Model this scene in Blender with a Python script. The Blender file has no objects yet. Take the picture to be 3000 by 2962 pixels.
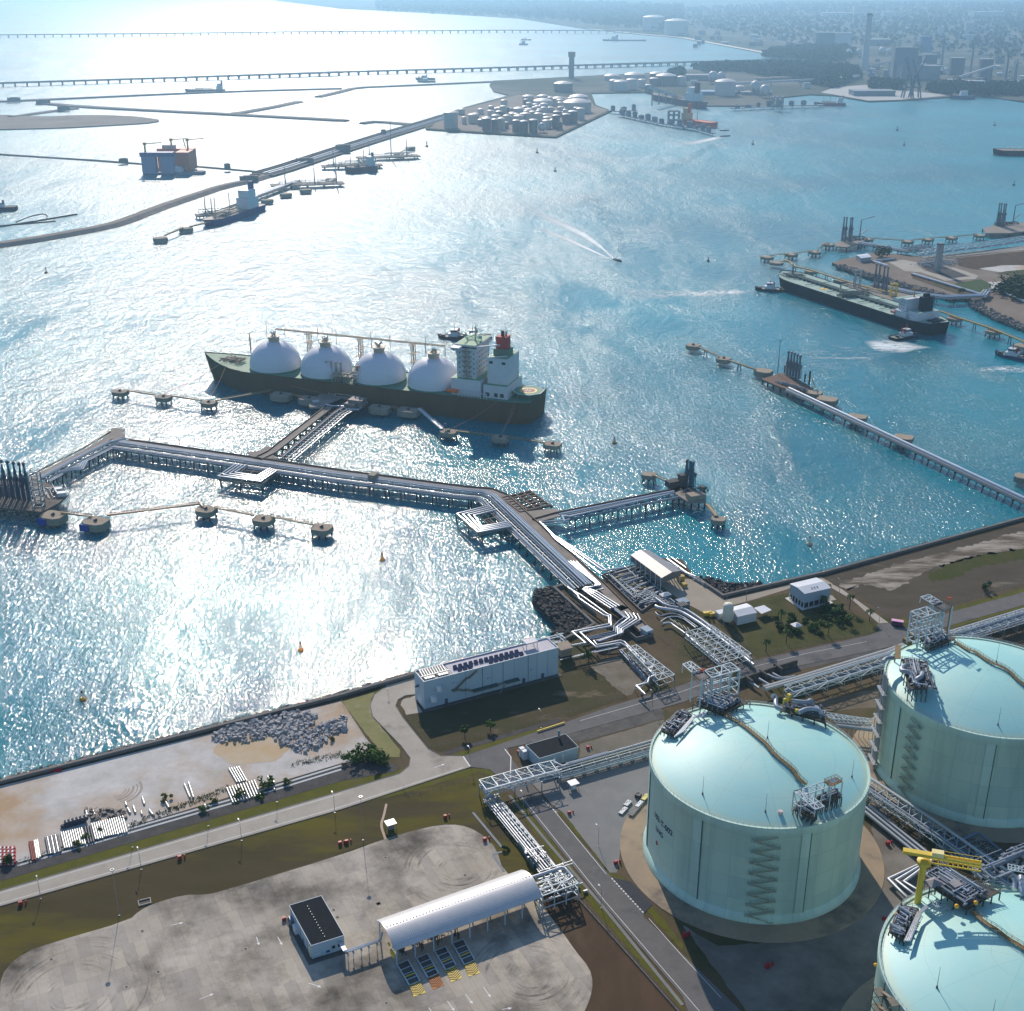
import bpy, math, random
from math import sin, cos, radians, pi, hypot, atan2, sqrt
from mathutils import Vector, Matrix, noise as mnoise

sc = bpy.context.scene
CH = 320.0                       # camera height above the terminal ground
FOC, PIT = 3650.0, radians(23.08)
SUN_AZ, SUN_EL = radians(-10), radians(31)

# ---------------- camera
cd = bpy.data.cameras.new("camera"); cam = bpy.data.objects.new("camera", cd)
sc.collection.objects.link(cam); sc.camera = cam
cd.sensor_fit = 'HORIZONTAL'; cd.sensor_width = 36.0; cd.lens = FOC/3000*36
cd.clip_start = 1.0; cd.clip_end = 120000
cam.location = (0, 0, CH); cam.rotation_euler = (pi/2-PIT, 0, 0)

# ---------------- sky, sun, exposure
wd = bpy.data.worlds.new("World"); sc.world = wd; wd.use_nodes = True
nt = wd.node_tree; bg = nt.nodes['Background']
sky = nt.nodes.new('ShaderNodeTexSky'); sky.sky_type = 'NISHITA'; sky.sun_disc = False
sky.sun_elevation = SUN_EL; sky.sun_rotation = SUN_AZ; sky.air_density = 1.2; sky.dust_density = 0.3; sky.ozone_density = 5.0
nt.links.new(sky.outputs[0], bg.inputs[0]); bg.inputs[1].default_value = 0.12
sl = bpy.data.lights.new("sun", 'SUN'); sl.energy = 4.3; sl.angle = radians(0.53); sl.color = (1.0, .88, .76)
so = bpy.data.objects.new("sun", sl); sc.collection.objects.link(so)
SDIR = Vector((sin(SUN_AZ)*cos(SUN_EL), cos(SUN_AZ)*cos(SUN_EL), sin(SUN_EL)))
so.rotation_euler = SDIR.to_track_quat('Z', 'Y').to_euler(); so.location = SDIR*3000
sc.view_settings.view_transform = 'Standard'; sc.view_settings.look = 'None'
sc.view_settings.exposure = 0.12; sc.view_settings.gamma = 1.0
HAZE_D, HAZE_G = 8.5e-5, .6
sc.render.engine = 'CYCLES'
cy = sc.cycles
cy.use_denoising = True; cy.max_bounces = 5; cy.diffuse_bounces = 2; cy.glossy_bounces = 3; cy.volume_bounces = 0
cy.transparent_max_bounces = 6; cy.sample_clamp_indirect = 6.0; cy.use_adaptive_sampling = True; cy.adaptive_threshold = .012
cy.caustics_reflective = False; cy.caustics_refractive = False

# ---------------- measuring: a direction in the photograph meets a plane, a tank wall or a dome
CP, SP = cos(PIT), sin(PIT)
def ray(x, y):
    u, v = x-1500.0, -(y-1481.0)
    return Vector((u, FOC*CP+v*SP, -FOC*SP+v*CP))
def W(x, y, z=0.0):
    d = ray(x, y); t = (z-CH)/d.z
    return Vector((d.x*t, d.y*t, z))
def frame(ox, oy, s):
    return lambda x, y, z=0.0: W(ox+x*s, oy+y*s, z)
s0 = 1/1.932
zA, zB, zC, zD, zE = frame(0,0,s0), frame(1000,0,s0), frame(2000,0,s0), frame(0,800,s0), frame(1000,800,s0)
zF, zG, zH, zI, zJ, zK, zL = frame(2000,600,s0), frame(0,1600,s0), frame(1000,1600,s0), frame(2000,1400,s0), frame(0,2200,s0), frame(1000,2200,s0), frame(2000,2162,s0)
zM, zN, zO, zP = frame(1850,2000,800/1908), frame(2500,1800,500/1363), frame(2450,2450,550/1932), frame(550,950,1100/1932)
zQ, zR, zS, zT, zU, zV = frame(830,2500,500/1932), frame(1380,2200,400/1526), frame(1600,1620,600/1932), frame(1200,1820,500/1932), frame(2000,1880,600/1932), frame(1300,1350,900/1932)
SEA = -4.0
GA = radians(27.0)                                    # the plant is laid out on a grid turned by this angle
GU, GV = Vector((cos(GA), sin(GA), 0)), Vector((-sin(GA), cos(GA), 0))
UP = Vector((0, 0, 1))
def V3(p, z=None): return Vector((p[0], p[1], p[2] if z is None else z))

# ---------------- mesh collector
class MB:
    def __init__(s): s.v = []; s.f = []; s.sm = []
    def add(s, vs, fs, smooth=False):
        o = len(s.v); s.v += [tuple(v) for v in vs]
        s.f += [tuple(i+o for i in f) for f in fs]; s.sm += [smooth]*len(fs); return s
    def hexa(s, a, b):        # two quads of four points each
        return s.add(list(a)+list(b), [(3,2,1,0),(4,5,6,7),(0,1,5,4),(1,2,6,5),(2,3,7,6),(3,0,4,7)])
    def box(s, c, size, rz=0.0):
        c = Vector(c); x, y, z = size[0]/2, size[1]/2, size[2]/2
        u = Vector((cos(rz), sin(rz), 0))*x; w = Vector((-sin(rz), cos(rz), 0))*y; k = UP*z
        return s.hexa([c-u-w-k, c+u-w-k, c+u+w-k, c-u+w-k], [c-u-w+k, c+u-w+k, c+u+w+k, c-u+w+k])
    def bar(s, p, q, w, h=None):
        p, q = Vector(p), Vector(q); h = h or w; d = (q-p)
        if d.length < 1e-6: return s
        d.normalize(); a = d.cross(UP)
        if a.length < .01: a = d.cross(Vector((1,0,0)))
        a.normalize(); b = a.cross(d); a = a*(w/2); b = b*(h/2)
        return s.hexa([p-a-b, p+a-b, p+a+b, p-a+b], [q-a-b, q+a-b, q+a+b, q-a+b])
    def tube(s, pts, r, n=6, r2=None):
        pts = [Vector(p) for p in pts]; rings = []
        m = len(pts)
        for i, p in enumerate(pts):
            d0 = (p-pts[i-1]).normalized() if i else (pts[1]-p).normalized()
            d1 = (pts[i+1]-p).normalized() if i < m-1 else d0
            t = d0+d1
            if t.length < 1e-5: t = d0
            t.normalize(); sc_ = 1/max(.45, t.dot(d1))
            a = t.cross(UP)
            if a.length < .05: a = t.cross(Vector((.3,1,0)))
            a.normalize(); b = a.cross(t)
            bis = (d1-d0)
            rr = r if r2 is None else r+(r2-r)*i/(m-1)
            ring = []
            for k in range(n):
                an = 2*pi*k/n; o = a*cos(an)+b*sin(an)
                if bis.length > .01:
                    bn = bis.normalized(); o = o+bn*(o.dot(bn)*(sc_-1))
                ring.append(p+o*rr)
            rings.append(ring)
        vs = [v for g in rings for v in g]; fs = []
        for i in range(m-1):
            for k in range(n):
                k2 = (k+1) % n; fs.append((i*n+k, i*n+k2, (i+1)*n+k2, (i+1)*n+k))
        s.add(vs, fs, True)
        s.add(rings[0], [tuple(range(n))[::-1]]); s.add(rings[-1], [tuple(range(n))])
        return s
    def cyl(s, p, q, r, r2=None, n=8): return s.tube([p, q], r, n, r2 if r2 is not None else r)
    def prism(s, poly, z0, z1):
        n = len(poly); a = [(p[0], p[1], z0) for p in poly]; b = [(p[0], p[1], z1) for p in poly]
        area = sum(poly[i][0]*poly[(i+1) % n][1]-poly[(i+1) % n][0]*poly[i][1] for i in range(n))
        if area < 0: a.reverse(); b.reverse()
        return s.add(a+b, [tuple(range(n))[::-1], tuple(range(n, 2*n))]+[(i, (i+1) % n, n+(i+1) % n, n+i) for i in range(n)])
    def sheet(s, poly, z=None):
        n = len(poly); a = [(p[0], p[1], p[2] if z is None else z) for p in poly]
        area = sum(a[i][0]*a[(i+1) % n][1]-a[(i+1) % n][0]*a[i][1] for i in range(n))
        if area < 0: a.reverse()
        return s.add(a, [tuple(range(n))])
    def lathe(s, c, prof, n=32, a0=0.0, a1=2*pi, smooth=True):
        c = Vector(c); m = len(prof); full = abs(a1-a0-2*pi) < 1e-6; k = n if full else n+1
        vs = []
        for (r, z) in prof:
            for i in range(k):
                a = a0+(a1-a0)*i/n; vs.append((c.x+r*sin(a), c.y+r*cos(a), c.z+z))
        fs = []
        for j in range(m-1):
            for i in range(n):
                i2 = (i+1) % k; fs.append((j*k+i, (j+1)*k+i, (j+1)*k+i2, j*k+i2))
        return s.add(vs, fs, smooth)
    def ball(s, c, r, n=12, m=7, sz=1.0, jit=0.0, rnd=random):
        c = Vector(c); vs = []
        for j in range(m+1):
            t = pi*j/m
            for i in range(n):
                a = 2*pi*i/n; q = 1+(rnd.uniform(-jit, jit) if jit else 0)
                vs.append((c.x+r*q*sin(t)*cos(a), c.y+r*q*sin(t)*sin(a), c.z+r*sz*q*cos(t)))
        fs = [(j*n+i, (j+1)*n+i, (j+1)*n+(i+1) % n, j*n+(i+1) % n) for j in range(m) for i in range(n)]
        return s.add(vs, fs, jit == 0)
    def strip(s, pts, w, z=None, off=0.0):
        """flat ribbon of width w along a polyline"""
        L, R = offset_line(pts, off+w/2), offset_line(pts, off-w/2)
        n = len(pts)
        if z is not None: L = [V3(p, z) for p in L]; R = [V3(p, z) for p in R]
        return s.add(L+R, [(n+i, n+i+1, i+1, i) for i in range(n-1)])
    def wall(s, pts, w, z0, z1, off=0.0):
        """solid band of width w along a polyline"""
        L, R = offset_line(pts, off+w/2), offset_line(pts, off-w/2)
        for i in range(len(pts)-1):
            a = [R[i], R[i+1], L[i+1], L[i]]
            s.hexa([V3(p, z0) for p in a], [V3(p, z1) for p in a])
        return s
    def build(s, name, m, parent=None, loc=None):
        if not s.v: return None
        if parent is None:
            if loc is None:
                xs = [v[0] for v in s.v]; ys = [v[1] for v in s.v]; zs = [v[2] for v in s.v]
                loc = ((min(xs)+max(xs))/2, (min(ys)+max(ys))/2, min(zs))
            o0 = Vector(loc)
        else:
            o0 = worldloc(parent)
        me = bpy.data.meshes.new(name)
        me.from_pydata([(v[0]-o0.x, v[1]-o0.y, v[2]-o0.z) for v in s.v], [], s.f)
        me.polygons.foreach_set('use_smooth', s.sm); me.update()
        if any(s.sm):
            try: me.set_sharp_from_angle(angle=radians(50))
            except Exception: pass
        if isinstance(m, (list, tuple)):
            for q in m: me.materials.append(q)
        else: me.materials.append(m)
        o = bpy.data.objects.new(name, me); sc.collection.objects.link(o)
        if parent is None: o.location = o0
        else: o.parent = parent
        return o
def worldloc(o):
    p = Vector((0,0,0))
    while o is not None: p += o.location; o = o.parent
    return p
def offset_line(pts, d):
    pts = [Vector(p) for p in pts]; out = []; n = len(pts)
    for i, p in enumerate(pts):
        d0 = (p-pts[i-1]) if i else (pts[1]-p)
        d1 = (pts[i+1]-p) if i < n-1 else d0
        d0 = Vector((d0.x, d0.y, 0)).normalized(); d1 = Vector((d1.x, d1.y, 0)).normalized()
        n0 = Vector((-d0.y, d0.x, 0)); n1 = Vector((-d1.y, d1.x, 0)); b = n0+n1
        if b.length < 1e-4: b = n0
        b.normalize(); k = d/max(.4, b.dot(n1)); out.append(p+b*k)
    return out
def along(pts, step, start=0.0):
    """points and directions every step metres along a polyline"""
    out = []; need = start; acc = 0.0
    for a, b in zip(pts[:-1], pts[1:]):
        a, b = Vector(a), Vector(b); L = (b-a).length
        while need <= acc+L+1e-6:
            out.append((a+(b-a)*((need-acc)/L), (b-a)/L)); need += step
        acc += L
    return out
def tag(o, label=None, cat=None, group=None, kind=None):
    if label: o['label'] = label
    if cat: o['category'] = cat
    if group: o['group'] = group
    if kind: o['kind'] = kind
    return o
def thing(name, loc, label, cat, group=None, rz=0.0):
    o = bpy.data.objects.new(name, None); sc.collection.objects.link(o)
    o.location = loc; o.rotation_euler = (0, 0, rz); o.empty_display_size = .5
    return tag(o, label, cat, group)
KIDS = {}
def copy_tree(src, loc, rz=None, label=None, group=None, scale=None):
    def rec(o, par):
        c = o.copy(); sc.collection.objects.link(c); c.parent = par
        for k in o.children: rec(k, c)
        return c
    r = rec(src, None); r.location = loc
    if rz is not None: r.rotation_euler = (0, 0, rz)
    if scale is not None: r.scale = (scale,)*3 if not isinstance(scale, tuple) else scale
    if label: r['label'] = label
    if group: r['group'] = group
    return r

# ---------------- materials
MAT = {}
def M(name, c1, c2=None, scale=.3, rough=.7, metal=0.0, det=6.0, bump=0.0, lo=.35, hi=.65, c3=None, scale3=.05, lo3=.55, hi3=.7, spec=.4, stretch=None):
    m = bpy.data.materials.new(name); m.use_nodes = True; MAT[name] = m
    n, l = m.node_tree.nodes, m.node_tree.links; b = n['Principled BSDF']
    b.inputs['Roughness'].default_value = rough; b.inputs['Metallic'].default_value = metal
    b.inputs['Specular IOR Level'].default_value = spec if rough < .72 else .08
    c2 = c2 or tuple(min(1, c*1.18) for c in c1)
    g = n.new('ShaderNodeNewGeometry'); pos = g.outputs['Position']
    if stretch:
        mp = n.new('ShaderNodeMapping'); mp.inputs['Rotation'].default_value = (0, 0, stretch[0]); mp.inputs['Scale'].default_value = (stretch[1], stretch[2], stretch[3] if len(stretch) > 3 else 1)
        l.new(pos, mp.inputs['Vector']); pos = mp.outputs[0]
    t = n.new('ShaderNodeTexNoise'); t.inputs['Scale'].default_value = scale; t.inputs['Detail'].default_value = det; t.inputs['Roughness'].default_value = .70
    l.new(pos, t.inputs['Vector'])
    r = n.new('ShaderNodeMapRange'); r.inputs['From Min'].default_value = lo; r.inputs['From Max'].default_value = hi; l.new(t.outputs['Fac'], r.inputs['Value'])
    x = n.new('ShaderNodeMix'); x.data_type = 'RGBA'; x.inputs['A'].default_value = (*c1, 1); x.inputs['B'].default_value = (*c2, 1); l.new(r.outputs[0], x.inputs['Factor'])
    col = x.outputs['Result']
    if c3:
        t3 = n.new('ShaderNodeTexNoise'); t3.inputs['Scale'].default_value = scale3; t3.inputs['Detail'].default_value = 7; t3.inputs['Roughness'].default_value = .65
        l.new(pos, t3.inputs['Vector'])
        r3 = n.new('ShaderNodeMapRange'); r3.inputs['From Min'].default_value = lo3; r3.inputs['From Max'].default_value = hi3; l.new(t3.outputs['Fac'], r3.inputs['Value'])
        x3 = n.new('ShaderNodeMix'); x3.data_type = 'RGBA'; l.new(col, x3.inputs['A']); x3.inputs['B'].default_value = (*c3, 1); l.new(r3.outputs[0], x3.inputs['Factor']); col = x3.outputs['Result']
    l.new(col, b.inputs['Base Color'])
    if bump:
        bn = n.new('ShaderNodeBump'); bn.inputs['Distance'].default_value = bump; bn.inputs['Strength'].default_value = .6
        l.new(t.outputs['Fac'], bn.inputs['Height']); l.new(bn.outputs[0], b.inputs['Normal'])
    return m
# ================================================================= materials of the setting
def water_material():
    m = bpy.data.materials.new("sea"); m.use_nodes = True
    n, l = m.node_tree.nodes, m.node_tree.links; b = n['Principled BSDF']
    b.inputs['Roughness'].default_value = .12; b.inputs["IOR"].default_value = 1.33; b.inputs['Specular IOR Level'].default_value = .46
    g = n.new('ShaderNodeNewGeometry')
    def noise(rot, sx, sy, scale, det, rough=.55, dist=0.0):
        mp = n.new('ShaderNodeMapping'); mp.inputs['Rotation'].default_value = (0, 0, rot); mp.inputs['Scale'].default_value = (sx, sy, 1)
        l.new(g.outputs['Position'], mp.inputs['Vector'])
        t = n.new('ShaderNodeTexNoise'); t.inputs['Scale'].default_value = scale; t.inputs['Detail'].default_value = det
        t.inputs['Roughness'].default_value = rough; t.inputs['Distortion'].default_value = dist
        l.new(mp.outputs[0], t.inputs['Vector']); return t.outputs['Fac']
    def mth(op, a, bb):
        q = n.new('ShaderNodeMath'); q.operation = op
        for i, v in enumerate((a, bb)):
            if isinstance(v, (int, float)): q.inputs[i].default_value = v
            else: l.new(v, q.inputs[i])
        return q.outputs[0]
    def rng(v, a, bb, c, d):
        q = n.new('ShaderNodeMapRange'); l.new(v, q.inputs['Value'])
        for k, w in zip(('From Min', 'From Max', 'To Min', 'To Max'), (a, bb, c, d)): q.inputs[k].default_value = w
        return q.outputs[0]
    w1 = noise(radians(35), 1.0, .5, .50, 4.5, .58, .8)          # wind chop, a few metres long
    w2 = noise(radians(-20), 1.0, .6, .07, 2.0, .5, .8)          # longer swell
    gust = rng(noise(radians(62), 1.0, .3, .012, 4.0, .6, 1.2), .35, .65, .42, 1.3)
    h = mth('ADD', mth('MULTIPLY', w1, mth('MULTIPLY', gust, .85)), mth('MULTIPLY', w2, 1.1))
    bn = n.new('ShaderNodeBump'); bn.inputs['Strength'].default_value = 1.0; bn.inputs['Distance'].default_value = WAVE
    l.new(h, bn.inputs['Height']); l.new(bn.outputs[0], b.inputs['Normal'])
    sp = n.new('ShaderNodeSeparateXYZ'); l.new(g.outputs['Position'], sp.inputs[0])
    l.new(rng(sp.outputs[1], 600, 2300, .07, .38), b.inputs['Roughness'])      # open water is ruffled by waves too small to model
    big = rng(noise(0, 1, 1, .0022, 4), .4, .62, 0, 1)
    x = n.new('ShaderNodeMix'); x.data_type = 'RGBA'; l.new(big, x.inputs['Factor'])
    x.inputs['A'].default_value = (.0, .148, .195, 1); x.inputs['B'].default_value = (.0, .235, .290, 1)
    l.new(x.outputs['Result'], b.inputs['Base Color'])
    return m
WAVE = .86
sea_m = water_material()
def foam_material():
    m = M("foam", (.1,.35,.4), (.75,.85,.86), .25, .6, 0, 7, lo=.42, hi=.62)
    return m
soil_m = M("soil", (.085,.062,.033), (.14,.105,.063), .05, .9, 0, 9, c3=(.055,.058,.018), scale3=.025, lo3=.5, hi3=.62, bump=.2)
grass_m = M("grass", (.050,.052,.012), (.085,.085,.025), .09, .9, 0, 9, c3=(.11,.085,.045), scale3=.03, lo3=.52, hi3=.7)
verge_m = M("verge", (.12,.115,.018), (.085,.09,.014), .2, .9, 0, 8, c3=(.12,.1,.05), scale3=.08, lo3=.55, hi3=.7)
brown_m = M("brown_earth", (.105,.068,.042), (.075,.052,.032), .06, .95, 0, 9, c3=(.13,.1,.07), scale3=.04, lo3=.6, hi3=.75, stretch=(-GA, 1.6, .5))
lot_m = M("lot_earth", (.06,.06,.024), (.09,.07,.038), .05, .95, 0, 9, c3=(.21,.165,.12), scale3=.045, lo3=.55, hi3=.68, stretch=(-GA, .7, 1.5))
marl_m = M("marl", (.62,.60,.57), (.44,.42,.38), .06, .9, 0, 12, c3=(.44,.31,.19), scale3=.02, lo3=.46, hi3=.66)
sand_m = M("sand", (.38,.34,.27), (.46,.43,.37), .06, .9, 0, 8)
sandy_m = M("sandy_track", (.36,.32,.26), (.11,.088,.06), .05, .9, 0, 10, lo=.42, hi=.56, stretch=(-GA-.1, .4, 1.6))
conc_m = M("concrete", (.37,.335,.28), (.44,.40,.335), .12, .85, 0, 9, c3=(.2,.18,.15), scale3=.04, lo3=.58, hi3=.75)
pad_m = M("pad_concrete", (.40,.30,.20), (.30,.245,.18), .08, .85, 0, 9, c3=(.15,.13,.11), scale3=.04, lo3=.52, hi3=.68)
deck_m = M("deck_concrete", (.34,.30,.25), (.25,.22,.185), .1, .85, 0, 8)
curb_m = M("kerb_concrete", (.22,.21,.19), (.16,.15,.135), .3, .85, 0, 6)
dark_conc = M("stained_concrete", (.085,.08,.075), (.15,.14,.125), .15, .9, 0, 8)
asph_m = M("asphalt", (.135,.130,.125), (.17,.163,.155), .15, .85, 0, 9, c3=(.09,.09,.09), scale3=.05, lo3=.55, hi3=.7)
tarmac_m = M("grey_paving", (.2,.2,.195), (.25,.245,.235), .07, .85, 0, 9, c3=(.15,.145,.14), scale3=.03, lo3=.55, hi3=.75)
newasph_m = M("dark_asphalt", (.045,.05,.058), (.06,.063,.07), .2, .8)
white_paint = M("white_paint", (.72,.72,.70), (.6,.6,.58), .6, .6)
rock_m = M("rock", (.16,.155,.15), (.27,.26,.25), .5, .85, 0, 6)
drock_m = M("dark_rock", (.045,.042,.04), (.10,.095,.09), .5, .8, 0, 6)
ditch_m = M("ditch_lining", (.06,.058,.055), (.10,.095,.09), .2, .9, 0, 8)

def yard_material():
    """slabs of concrete, each its own tone, with tyre sweeps round the two turning ends"""
    m = M("yard_concrete", (.36,.32,.26), (.50,.455,.385), .045, .85, 0, 11, c3=(.10,.09,.072), scale3=.03, lo3=.47, hi3=.68)
    n, l = m.node_tree.nodes, m.node_tree.links; b = n['Principled BSDF']
    src = b.inputs['Base Color'].links[0].from_socket
    g = n.new('ShaderNodeNewGeometry')
    mp = n.new('ShaderNodeMapping'); mp.inputs['Rotation'].default_value = (0, 0, -GA); l.new(g.outputs['Position'], mp.inputs['Vector'])
    br = n.new('ShaderNodeTexBrick'); br.inputs['Scale'].default_value = 1; br.inputs['Brick Width'].default_value = 4.2; br.inputs['Row Height'].default_value = 11.0; br.offset = .37
    br.inputs['Mortar Size'].default_value = .06; br.inputs['Color1'].default_value = (.86,.86,.88,1); br.inputs['Color2'].default_value = (1.12,1.10,1.06,1); br.inputs['Mortar'].default_value = (.74,.73,.71,1)
    l.new(mp.outputs[0], br.inputs['Vector'])
    mul = n.new('ShaderNodeMix'); mul.data_type = 'RGBA'; mul.blend_type = 'MULTIPLY'; mul.inputs['Factor'].default_value = 1
    l.new(src, mul.inputs['A']); l.new(br.outputs['Color'], mul.inputs['B'])
    col = mul.outputs['Result']
    for (cx, cyy, r0, r1) in YARD_SWEEPS:
        sub = n.new('ShaderNodeVectorMath'); sub.operation = 'SUBTRACT'; l.new(g.outputs['Position'], sub.inputs[0]); sub.inputs[1].default_value = (cx, cyy, 0)
        sx = n.new('ShaderNodeSeparateXYZ'); l.new(sub.outputs[0], sx.inputs[0])
        ln = n.new('ShaderNodeVectorMath'); ln.operation = 'LENGTH'; l.new(sub.outputs[0], ln.inputs[0])
        at = n.new('ShaderNodeMath'); at.operation = 'ARCTAN2'; l.new(sx.outputs[1], at.inputs[0]); l.new(sx.outputs[0], at.inputs[1])
        cb = n.new('ShaderNodeCombineXYZ'); l.new(ln.outputs['Value'], cb.inputs[0]); l.new(at.outputs[0], cb.inputs[1])
        nz = n.new('ShaderNodeTexNoise'); nz.inputs['Scale'].default_value = 1.0; nz.inputs['Detail'].default_value = 4
        mm = n.new('ShaderNodeMapping'); mm.inputs['Scale'].default_value = (.9, .8, 1); l.new(cb.outputs[0], mm.inputs['Vector']); l.new(mm.outputs[0], nz.inputs['Vector'])
        r = n.new('ShaderNodeMapRange'); r.inputs['From Min'].default_value = .52; r.inputs['From Max'].default_value = .66; l.new(nz.outputs['Fac'], r.inputs['Value'])
        f1 = n.new('ShaderNodeMapRange'); f1.inputs['From Min'].default_value = r1; f1.inputs['From Max'].default_value = (r0+r1)/2; l.new(ln.outputs['Value'], f1.inputs['Value'])
        f2 = n.new('ShaderNodeMapRange'); f2.inputs['From Min'].default_value = r0*.4; f2.inputs['From Max'].default_value = r0; l.new(ln.outputs['Value'], f2.inputs['Value'])
        k = n.new('ShaderNodeMath'); k.operation = 'MULTIPLY'; l.new(f1.outputs[0], k.inputs[0]); l.new(f2.outputs[0], k.inputs[1])
        k2 = n.new('ShaderNodeMath'); k2.operation = 'MULTIPLY'; l.new(k.outputs[0], k2.inputs[0]); l.new(r.outputs[0], k2.inputs[1])
        bk = n.new('ShaderNodeTexNoise'); bk.inputs['Scale'].default_value = .055; bk.inputs['Detail'].default_value = 5; l.new(sub.outputs[0], bk.inputs['Vector'])
        bm_ = n.new('ShaderNodeMapRange'); bm_.inputs['From Min'].default_value = .46; bm_.inputs['From Max'].default_value = .6; l.new(bk.outputs['Fac'], bm_.inputs['Value'])
        k4 = n.new('ShaderNodeMath'); k4.operation = 'MULTIPLY'; l.new(k2.outputs[0], k4.inputs[0]); l.new(bm_.outputs[0], k4.inputs[1]); k2 = k4
        k3 = n.new('ShaderNodeMath'); k3.operation = 'MULTIPLY'; l.new(k2.outputs[0], k3.inputs[0]); k3.inputs[1].default_value = .8
        mx = n.new('ShaderNodeMix'); mx.data_type = 'RGBA'; l.new(k3.outputs[0], mx.inputs['Factor']); l.new(col, mx.inputs['A']); mx.inputs['B'].default_value = (.085,.08,.07,1); col = mx.outputs['Result']
    l.new(col, b.inputs['Base Color'])
    return m
_a, _b, _c = zJ(330,1330), zK(640,640), zK(1130,1270)
YARD_SWEEPS = [(_a.x+6, _a.y-4, 8, 34), (_b.x+2, _b.y-3, 7, 32), (_c.x-3, _c.y, 6, 30)]
yard_m = yard_material()

# ================================================================= the setting: water, land, roads
def poly(fn, pts, z=0.0): return [fn(x, y, z) for x, y in pts]
def smooth(pts, it=2, closed=True):
    for _ in range(it):
        out = []; n = len(pts)
        for i in range(n if closed else n-1):
            a, b = pts[i], pts[(i+1) % n]; out += [a*.75+b*.25, a*.25+b*.75]
        pts = out if closed else [pts[0]]+out+[pts[-1]]
    return pts
def rough_edge(pts, step, amp, seed=0, freq=.08):
    out = []; n = len(pts)
    for i in range(n):
        a, b = pts[i], pts[(i+1) % n]; d = (b-a); L = max(d.length, 1e-3); k = max(1, int(L/step)); nn = Vector((-d.y, d.x, 0))/L
        for j in range(k):
            p = a+d*(j/k); q = mnoise.noise(Vector((p.x*freq, p.y*freq, seed)))+.5*mnoise.noise(Vector((p.x*freq*3, p.y*freq*3, seed+9)))
            out.append(p+nn*(q*amp))
    return out
def ground(name, m, pts, z, label=None, base=None):
    mb = MB()
    if base is None: mb.sheet(pts, z)
    else: mb.prism(pts, base, z)
    return tag(mb.build(name, m), label, None, None, 'structure')

w_ = MB(); w_.sheet([(-60000,-3000,SEA),(60000,-3000,SEA),(60000,70000,SEA),(-60000,70000,SEA)]); tag(w_.build('water', sea_m), kind='structure')

sea_wall_left = [W(-900,2522.6), W(0,2294), zG(1932,850), zH(420,720), W(1640,1880)]
sea_wall_bulge = [W(1640,1880), zS(440,690), zS(60,340), zS(220,290), zS(420,300)]
sea_wall_right = [zS(1060,45), zS(1280,60), zS(1415,240), zS(1670,412), W(2233,1721), W(2414,1680), W(3000,1519), W(3900,1272)]
land_out = sea_wall_left[:4]+[W(1640,1880), zS(440,690), zS(60,340), zS(420,300), zS(640,200), zS(760,130), zS(1060,45), zS(1280,60), zS(1415,240), zS(1670,412)]+sea_wall_right[4:]
far_back = [Vector((2200, 900, 0)), Vector((2200, -800, 0)), Vector((-1200, -800, 0))]
ground('ground', soil_m, land_out+far_back, 0.0, base=SEA-1)

# regions laid on the ground
marl = [W(-700,2480), W(0,2303), W(1000,2053), W(1070,2160), W(1119,2220), W(1000,2236), W(0,2537), W(-700,2745)]
ground('marl_yard', marl_m, marl, .03)
tan = rough_edge(smooth([zG(1180,1130), zG(1480,1060), zG(1700,1050), zG(1650,1150), zG(1560,1230), zG(1250,1230)], 2), 3, 3, 3)
ground('sand_patch', M('tan_sand', (.5,.36,.2), (.52,.44,.33), .06, .9), tan, .06)
ditch = [W(-700,2747), W(0,2539), W(1000,2238), zH(240,1215), zH(320,1240), zH(310,1275), W(1000,2288), W(0,2582), W(-700,2790)]
ground('drain', ditch_m, ditch, .05)
verge1 = [W(-700,2790), W(0,2583), W(1000,2289), zH(310,1276), zH(360,1250), zH(330,1290), W(1000,2318), W(0,2610), W(-700,2815)]
ground('verge', verge_m, verge1, .04)
green = rough_edge([W(-700,2868), W(0,2657), W(1000,2374), zH(730,1252), zH(850,1280), zH(880,1330), zK(900,250), zK(1190,690), zK(1130,860), zK(920,680), zK(880,560), zK(820,490), zK(720,430), zK(620,415), zK(480,430), zK(240,500), zK(0,575), zJ(1240,800), zJ(870,870), zJ(730,960), zJ(140,1140), zJ(30,1230), zJ(-60,1330), zJ(-800,1500)], 2.5, .7, 5, .2)
ground('lawn', M('dry_lawn', (.062,.052,.022), (.085,.066,.034), .035, .95, 0, 10, c3=(.115,.10,.018), scale3=.02, lo3=.46, hi3=.6, stretch=(-GA, .5, 1.6)), green, .025)
dirt_r = [zK(1130,860), zK(1190,690), zK(1345,840), zK(1932,1472), zK(1932,1700), zK(1350,1700), zK(1370,1472), zK(1420,1330), zK(1330,1140)]
ground('bare_earth', brown_m, dirt_r, .03)
yard = smooth([zJ(-20,1650), zJ(-5,1330), zJ(30,1230), zJ(140,1140), zJ(300,1085), zJ(730,960), zJ(790,905), zJ(870,865), zJ(1040,815), zJ(1160,815), zJ(1240,800), zJ(1932,590), zK(240,500), zK(480,432), zK(620,415), zK(720,430), zK(820,490), zK(880,560), zK(915,680), zK(1130,870), zK(1240,1010), zK(1330,1140), zK(1405,1230), zK(1425,1310), zK(1410,1400), zK(1370,1490), zK(1300,1650)], 1)
ground('concrete_yard', yard_m, yard, .12, base=-.5)
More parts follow.
